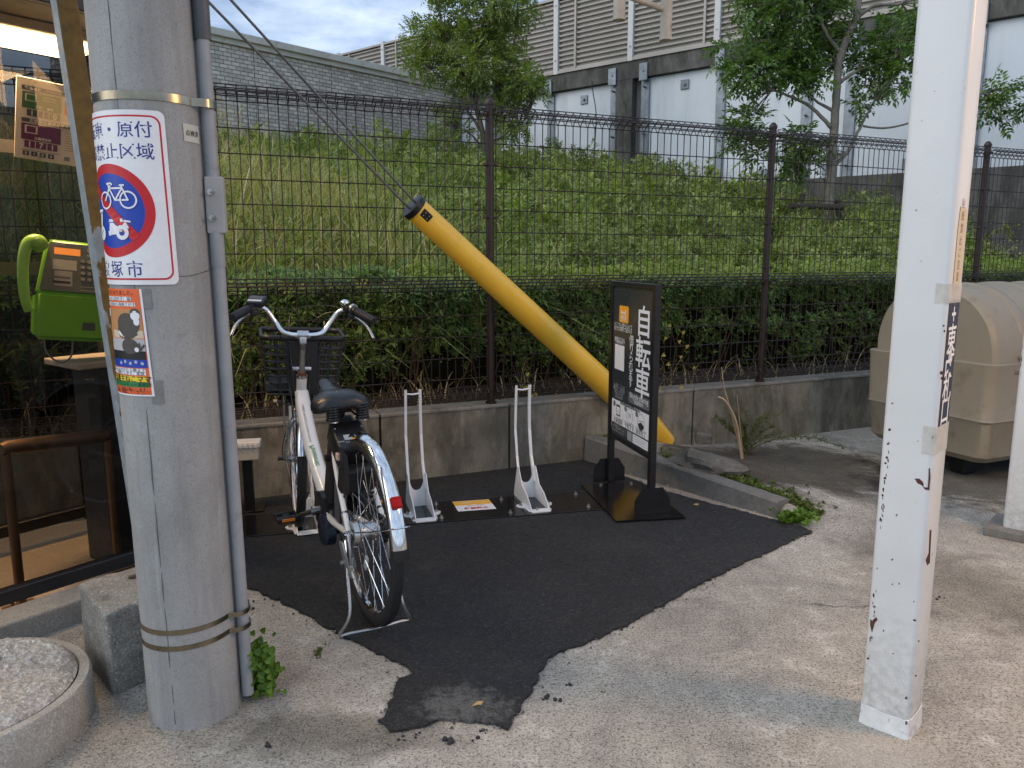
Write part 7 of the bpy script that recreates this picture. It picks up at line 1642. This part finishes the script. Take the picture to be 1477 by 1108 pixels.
bb = nb(); bx(bb, (X0-.055, 0, .790), (.022, .088, .022), None, .007, 3); obj('basket_bracket', bb, alu, bk, smooth=40)
bb = nb(); tube(bb, [(X0+.1, s__ := .07, bz0_-.01), (FKx-.01, .060, RWh+.02)], .004, 8); tube(bb, [(X0+.1, -.07, bz0_-.01), (FKx-.01, -.060, RWh+.02)], .004, 8); obj('basket_stay', bb, alu, bk)
bb = nb(); tube(bb, [(.985, .03, .63), (1.03, .035, .635)], [.018, .024], 14); obj('headlight', bb, blk_pl, bk, smooth=40)
# ring lock tip seen left of the head tube
bb = nb(); tube(bb, cr([(.93, .045, .625), (.935, .085, .635), (.94, .105, .640)], 3), .0045, 8); obj('brake_arm', bb, blk_pl, bk); bb = nb(); tube(bb, [(.94, .105, .640), (.942, .120, .644)], .008, 8); obj('brake_adjuster', bb, flatm('brass_nut', (.55, .42, .25), .35, .6), bk)
# saddle
def saddle():
    bb = nb(); secs = []
    for (x, hw, zt, th) in ((.150, .050, .795, .020), (.158, .082, .808, .034), (.185, .103, .818, .045), (.225, .108, .822, .050), (.265, .095, .818, .046), (.300, .068, .812, .040), (.335, .044, .812, .036), (.375, .033, .818, .034), (.410, .029, .826, .034), (.430, .022, .824, .026), (.440, .008, .816, .010)):
        ring = []
        for k in range(20):
            a = 2*math.pi*k/20; c_, s_ = math.cos(a), math.sin(a); y = hw*(abs(c_)**.75)*(1 if c_ >= 0 else -1); z = zt-th*.5+th*.5*(abs(s_)**.8)*(1 if s_ >= 0 else -1)-(.018*(abs(y)/.1)**2 if s_ >= 0 else .024*(abs(y)/.1)**2)
            if s_ > 0 and hw > .06: z -= .005*math.exp(-(y/.02)**2)
            ring.append(Vector((x-.0, y, z)))
        secs.append(ring)
    loft(bb, secs); bmesh.ops.subdivide_edges(bb, edges=bb.edges[:], cuts=1, smooth=.6); bmesh.ops.transform(bb, matrix=Matrix.Translation((.315, .012, .755)) @ Matrix.Diagonal((1.08, 1.0, 1.35, 1)) @ Matrix.Translation((-.28, 0, -.785)), verts=bb.verts); return bb
sd3 = obj('saddle', saddle(), saddle_m, bk, smooth=180)
for s_ in (-1, 1):
    bb = nb(); x_, y_ = .195, s_*.055; n_ = 60; tube(bb, [(x_+.021*math.cos(i*.63), y_+.021*math.sin(i*.63), .700+.058*i/n_) for i in range(n_)], .0042, 6); tube(bb, [(x_, y_, .696), (x_, y_, .702)], .026, 18); obj('saddle_spring', bb, blk_pl, sd3, smooth=60)
    bb = nb(); tube(bb, [(x_, y_, .691), (x_, y_, .696)], .021, 16); obj('spring_cap', bb, chrome, sd3)
bb = nb(); 
for s_ in (-1, 1): tube(bb, cr([(.195, s_*.055, .698), (.25, s_*.03, .715), (.33, s_*.02, .750), (.40, s_*.012, .775)], 4), .004, 6)
tube(bb, [(.262, -.03, .722), (.262, .03, .722)], .012, 12); obj('saddle_rail', bb, blk_pl, sd3)
bb = nb(); tube(bb, [ST+Vector((.005, 0, -.02)), (.262, 0, .725)], .0135, 16); obj('seat_post', bb, alu, bk, smooth=60)
bb = nb(); tube(bb, [ST+Vector((.008, 0, -.025)), ST+Vector((-.003, 0, .004))], .020, 16); obj('seat_clamp', bb, blk_pl, bk, smooth=60)
# battery behind the seat tube, with a curved guard round the tyre
bd2 = (ST-BB_).normalized(); bq_ = Matrix.Rotation(math.atan2(bd2.x, bd2.z), 4, 'Y'); bc = BB_+bd2*.235+Vector((-.070, 0, .020))
bb = nb(); bx(bb, bc, (.085, .090, .36), bq_, .012, 3); bat = obj('battery', bb, blk_pl, bk, smooth=40)
bb = nb(); ct_ = Vector((.185, .0, .612)); bx(bb, ct_, (.165, .128, .085), rot(y=-30), .012, 3, taper=(.96, .96)); hd = obj('battery_cover', bb, blk_pl, bk, smooth=40)
Tm = Matrix.Translation(ct_) @ rot(y=-30)
DB = Sheet(lambda x, y, l: M0(bk) @ (Tm @ Vector((y, -x, .0428+l))))
rrect(DB, 'w6', -.030, -.030, .042, -.002, .002, 0, n=3); INK['w6'] = INK['lgrey']; DB.rect('amber', -.003, -.029, .041, -.003, .0004); DB.text('black', '07985', .019, -.016, .017, .0008, bold=.03); DB.rect('black', -.027, -.010, -.006, .014, .0004) if False else None
INK['w7'] = INK['white']; DB.text('w7', 'ENJOY YOUR CYCLE LIFE', .005, -.042, .0062, .0004); DB.text('w7', 'POWER', -.045, -.036, .007, .0004)
DB.build({'w6': ('number_label', INK['lgrey']), 'amber': ('orange_field', INK['amber']), 'black': ('number_print', INK['black']), 'w7': ('white_lettering', INK['white'])}, hd)
bb = nb()
for (x, y) in ((.055, .050), (.055, -.050)): q = Tm @ Vector((x-.02, y, .041)); tube(bb, [q, q+Vector((0, 0, .004))], .004, 8)
obj('cover_screw', bb, alu, hd)
bb = nb(); secs = []
for k in range(17):
    a = R(100-88*k/16); x = .105-.055*math.sin(a)*.6+.02; z = .60-.14*(k/16)**1.1; y_ = .060
    secs.append([Vector((x+.035-.05*(k/16), y_+.004, z+.02)), Vector((x+.035-.05*(k/16), y_-.010, z+.02)), Vector((x-.05-.03*(k/16), y_-.010, z)), Vector((x-.05-.03*(k/16), y_+.004, z))])
loft(bb, secs); obj('wheel_guard', bb, blk_pl, bk, smooth=50)
bb = nb(); bx(bb, (.105, .066, .585), (.026, .014, .026), None, .004, 2); obj('key_knob', bb, flatm('knob_pink', (.62, .42, .34), .5), bk)
bb = nb(); bx(bb, (.10, 0, .50), (.05, .135, .10), rot(y=-20), .012, 2); obj('controller', bb, blk_pl, bk)
bb = nb(); tube(bb, [(.31, .030, .53), (.31, .060, .53)], .014, 12); obj('battery_lock', bb, blk_pl, bk, smooth=40)
bb = nb()
for k in range(5): tube(bb, cr([(.23-.012*k, .046, .46), (.225-.012*k, .052, .38), (.24-.012*k, .048, .31)], 3), .0028, 5)
obj('wire_bundle', bb, flatm('wire_grey', (.08, .08, .085), .5), bk, smooth=60)
# motor unit, cranks, pedals, chain case
bb = nb(); tube(bb, [(.47, -.055, .275), (.47, -.050, .275), (.47, .050, .275), (.47, .055, .275)], [.070, .078, .078, .070], 32); bx(bb, (.41, 0, .24), (.13, .085, .10), rot(y=18), .02, 3); obj('motor', bb, blk_pl, bk, smooth=40)
bb = nb(); tube(bb, [(.375, .030, .225), (.375, .064, .225), (.375, .070, .225)], [.075, .075, .065], 32, flat=(1, .82)); obj('motor_cover', bb, navy_pl, bk, smooth=40)
ca_ = R(-38)    # left crank points forward and down
def crank(s_, ang):
    d_ = Vector((math.cos(ang), 0, math.sin(ang))); p0 = Vector((.475, s_*.066, .275)); p1 = p0+d_*.152+Vector((0, s_*.028, 0))
    bb = nb(); tube(bb, [p0-Vector((0, s_*.014, 0)), p0+Vector((0, s_*.014, 0))], .019, 18); tube(bb, [p0, p0+d_*.03, p1], [.0165, .014, .0115], 14, flat=(1, .8)); ck = obj('crank', bb, alu if s_ > 0 else alu, bk, smooth=50)
    pc = p1+Vector((0, s_*.060, 0)); bb = nb(); tube(bb, [p1, pc+Vector((0, s_*.04, 0))], .006, 10)
    for x_ in (-.036, .036): bx(bb, pc+Vector((x_, 0, 0)), (.014, .092, .024), None, .004, 2)
    bx(bb, pc, (.05, .030, .020), None, .005, 2)
    for y_ in (-.040, .040): bx(bb, pc+Vector((0, y_, 0)), (.070, .010, .022), None, .004, 1)
    pe = obj('pedal', bb, blk_pl, bk, smooth=40)
    for x_ in (-.044, .044): bb = nb(); bx(bb, pc+Vector((x_, 0, 0)), (.004, .052, .013), None, .0015, 1); obj('pedal_reflector', bb, flatm('amber_reflector', (.75, .22, .02), .2, coat=.6), pe)
crank(1, R(-22)); crank(-1, R(158))
bb = nb(); pr2 = [(-.03, RWh+.045), (-.05, RWh), (-.03, RWh-.045), (.25, .225), (.475, .185), (.56, .22), (.575, .275), (.55, .345), (.475, .375), (.25, .385)]
prism(bb, pr2, .0, .016, basis((0, -.050, 0), (1, 0, 0), (0, 0, 1), (0, -1, 0))); bmesh.ops.recalc_face_normals(bb, faces=bb.faces[:]); bmesh.ops.bevel(bb, geom=bb.edges[:], offset=.004, segments=2, affect='EDGES'); obj('chain_case', bb, blk_pl, bk, smooth=40)
# rear brake drum, levers
bb = nb(); tube(bb, [(0, .040, RWh), (0, .058, RWh)], [.050, .046], 28); bx(bb, (.035, .062, RWh-.02), (.09, .006, .018), rot(y=25), .002, 1); obj('rear_brake', bb, alu, bk, smooth=40)
# two legged stand
ML = M0(bk).inverted(); f1, f2 = ML @ G(490, 921), ML @ G(591, 897); f1.z = f2.z = -.004
bb = nb()
for s_, ft in ((1, f1), (-1, f2)):
    if (f1.y > 0) != (s_ > 0): ft = f2 if ft is f1 else f1
    bx(bb, (-.005, s_*.070, RWh-.055), (.030, .012, .11), rot(y=6), .003, 1)
ybig = sorted((f1, f2), key=lambda v: v.y)
L1, L2 = ybig[1], ybig[0]
tube(bb, cr([(.0, .072, RWh-.09), (-.030, .085, .20), (-.09, L1.y*.75, .075), (L1.x, L1.y, L1.z+.006), (L1.x-.005, L1.y*.7, .002), (min(L1.x, L2.x)-.01, 0, .001), (L2.x-.005, L2.y*.7, .002), (L2.x, L2.y, L2.z+.006), (-.09, L2.y*.75, .075), (-.030, -.085, .20), (.0, -.072, RWh-.09)], 5), .0062, 10)
obj('double_stand', bb, flatm('stand_steel', (.50, .49, .46), .3, .85, var=.15), bk, smooth=60)
bb = nb(); bx(bb, (-.012, .086, RWh-.085), (.050, .008, .13), rot(x=-8, y=10), .003, 1); tube(bb, [(.0, .06, RWh-.10), (.0, .10, RWh-.10)], .008, 8); obj('stand_lever', bb, flatm('stand_plate', (.28, .30, .30), .4, .6), bk, smooth=40)
# occupied rack under the front wheel
mr = make_rack((0, 0, 0), 0, 'white wheel rack holding the front wheel of the bicycle'); ang_ = math.atan2(bd_.y, bd_.x)-math.pi/2
mr.location = bF0+bd_.normalized()*-.02-Vector((0, 0, .010)); mr.rotation_euler = (0, 0, ang_)

# steer the front end slightly to the right about the head axis
hp = Vector((.93, 0, .66)); ha_ = Vector((-.30, 0, .954)).normalized()
ST_ = Matrix.Translation(hp) @ Matrix.Rotation(R(-10), 4, ha_) @ Matrix.Translation(-hp)
for ch in list(bk.children):
    nm_ = ch.name.split('.')[0]
    if nm_ in ('fork', 'front_fender', 'front_fender_stay', 'front_axle_nut', 'stem', 'quill', 'handlebar', 'grip', 'lever_clamp', 'brake_lever', 'display', 'bell', 'gear_shifter', 'shifter_ring', 'cable', 'basket_bracket', 'basket_stay', 'headlight', 'brake_arm', 'brake_adjuster'):
        ch.data.transform(ST_)
        for g_ in ch.children: g_.data.transform(ST_)
    elif nm_ in ('front_wheel', 'basket'): ch.matrix_basis = ST_ @ ch.matrix_basis
mr.location = mr.location+Vector((.035, .0, 0)); mr.rotation_euler = (0, 0, ang_-R(9))
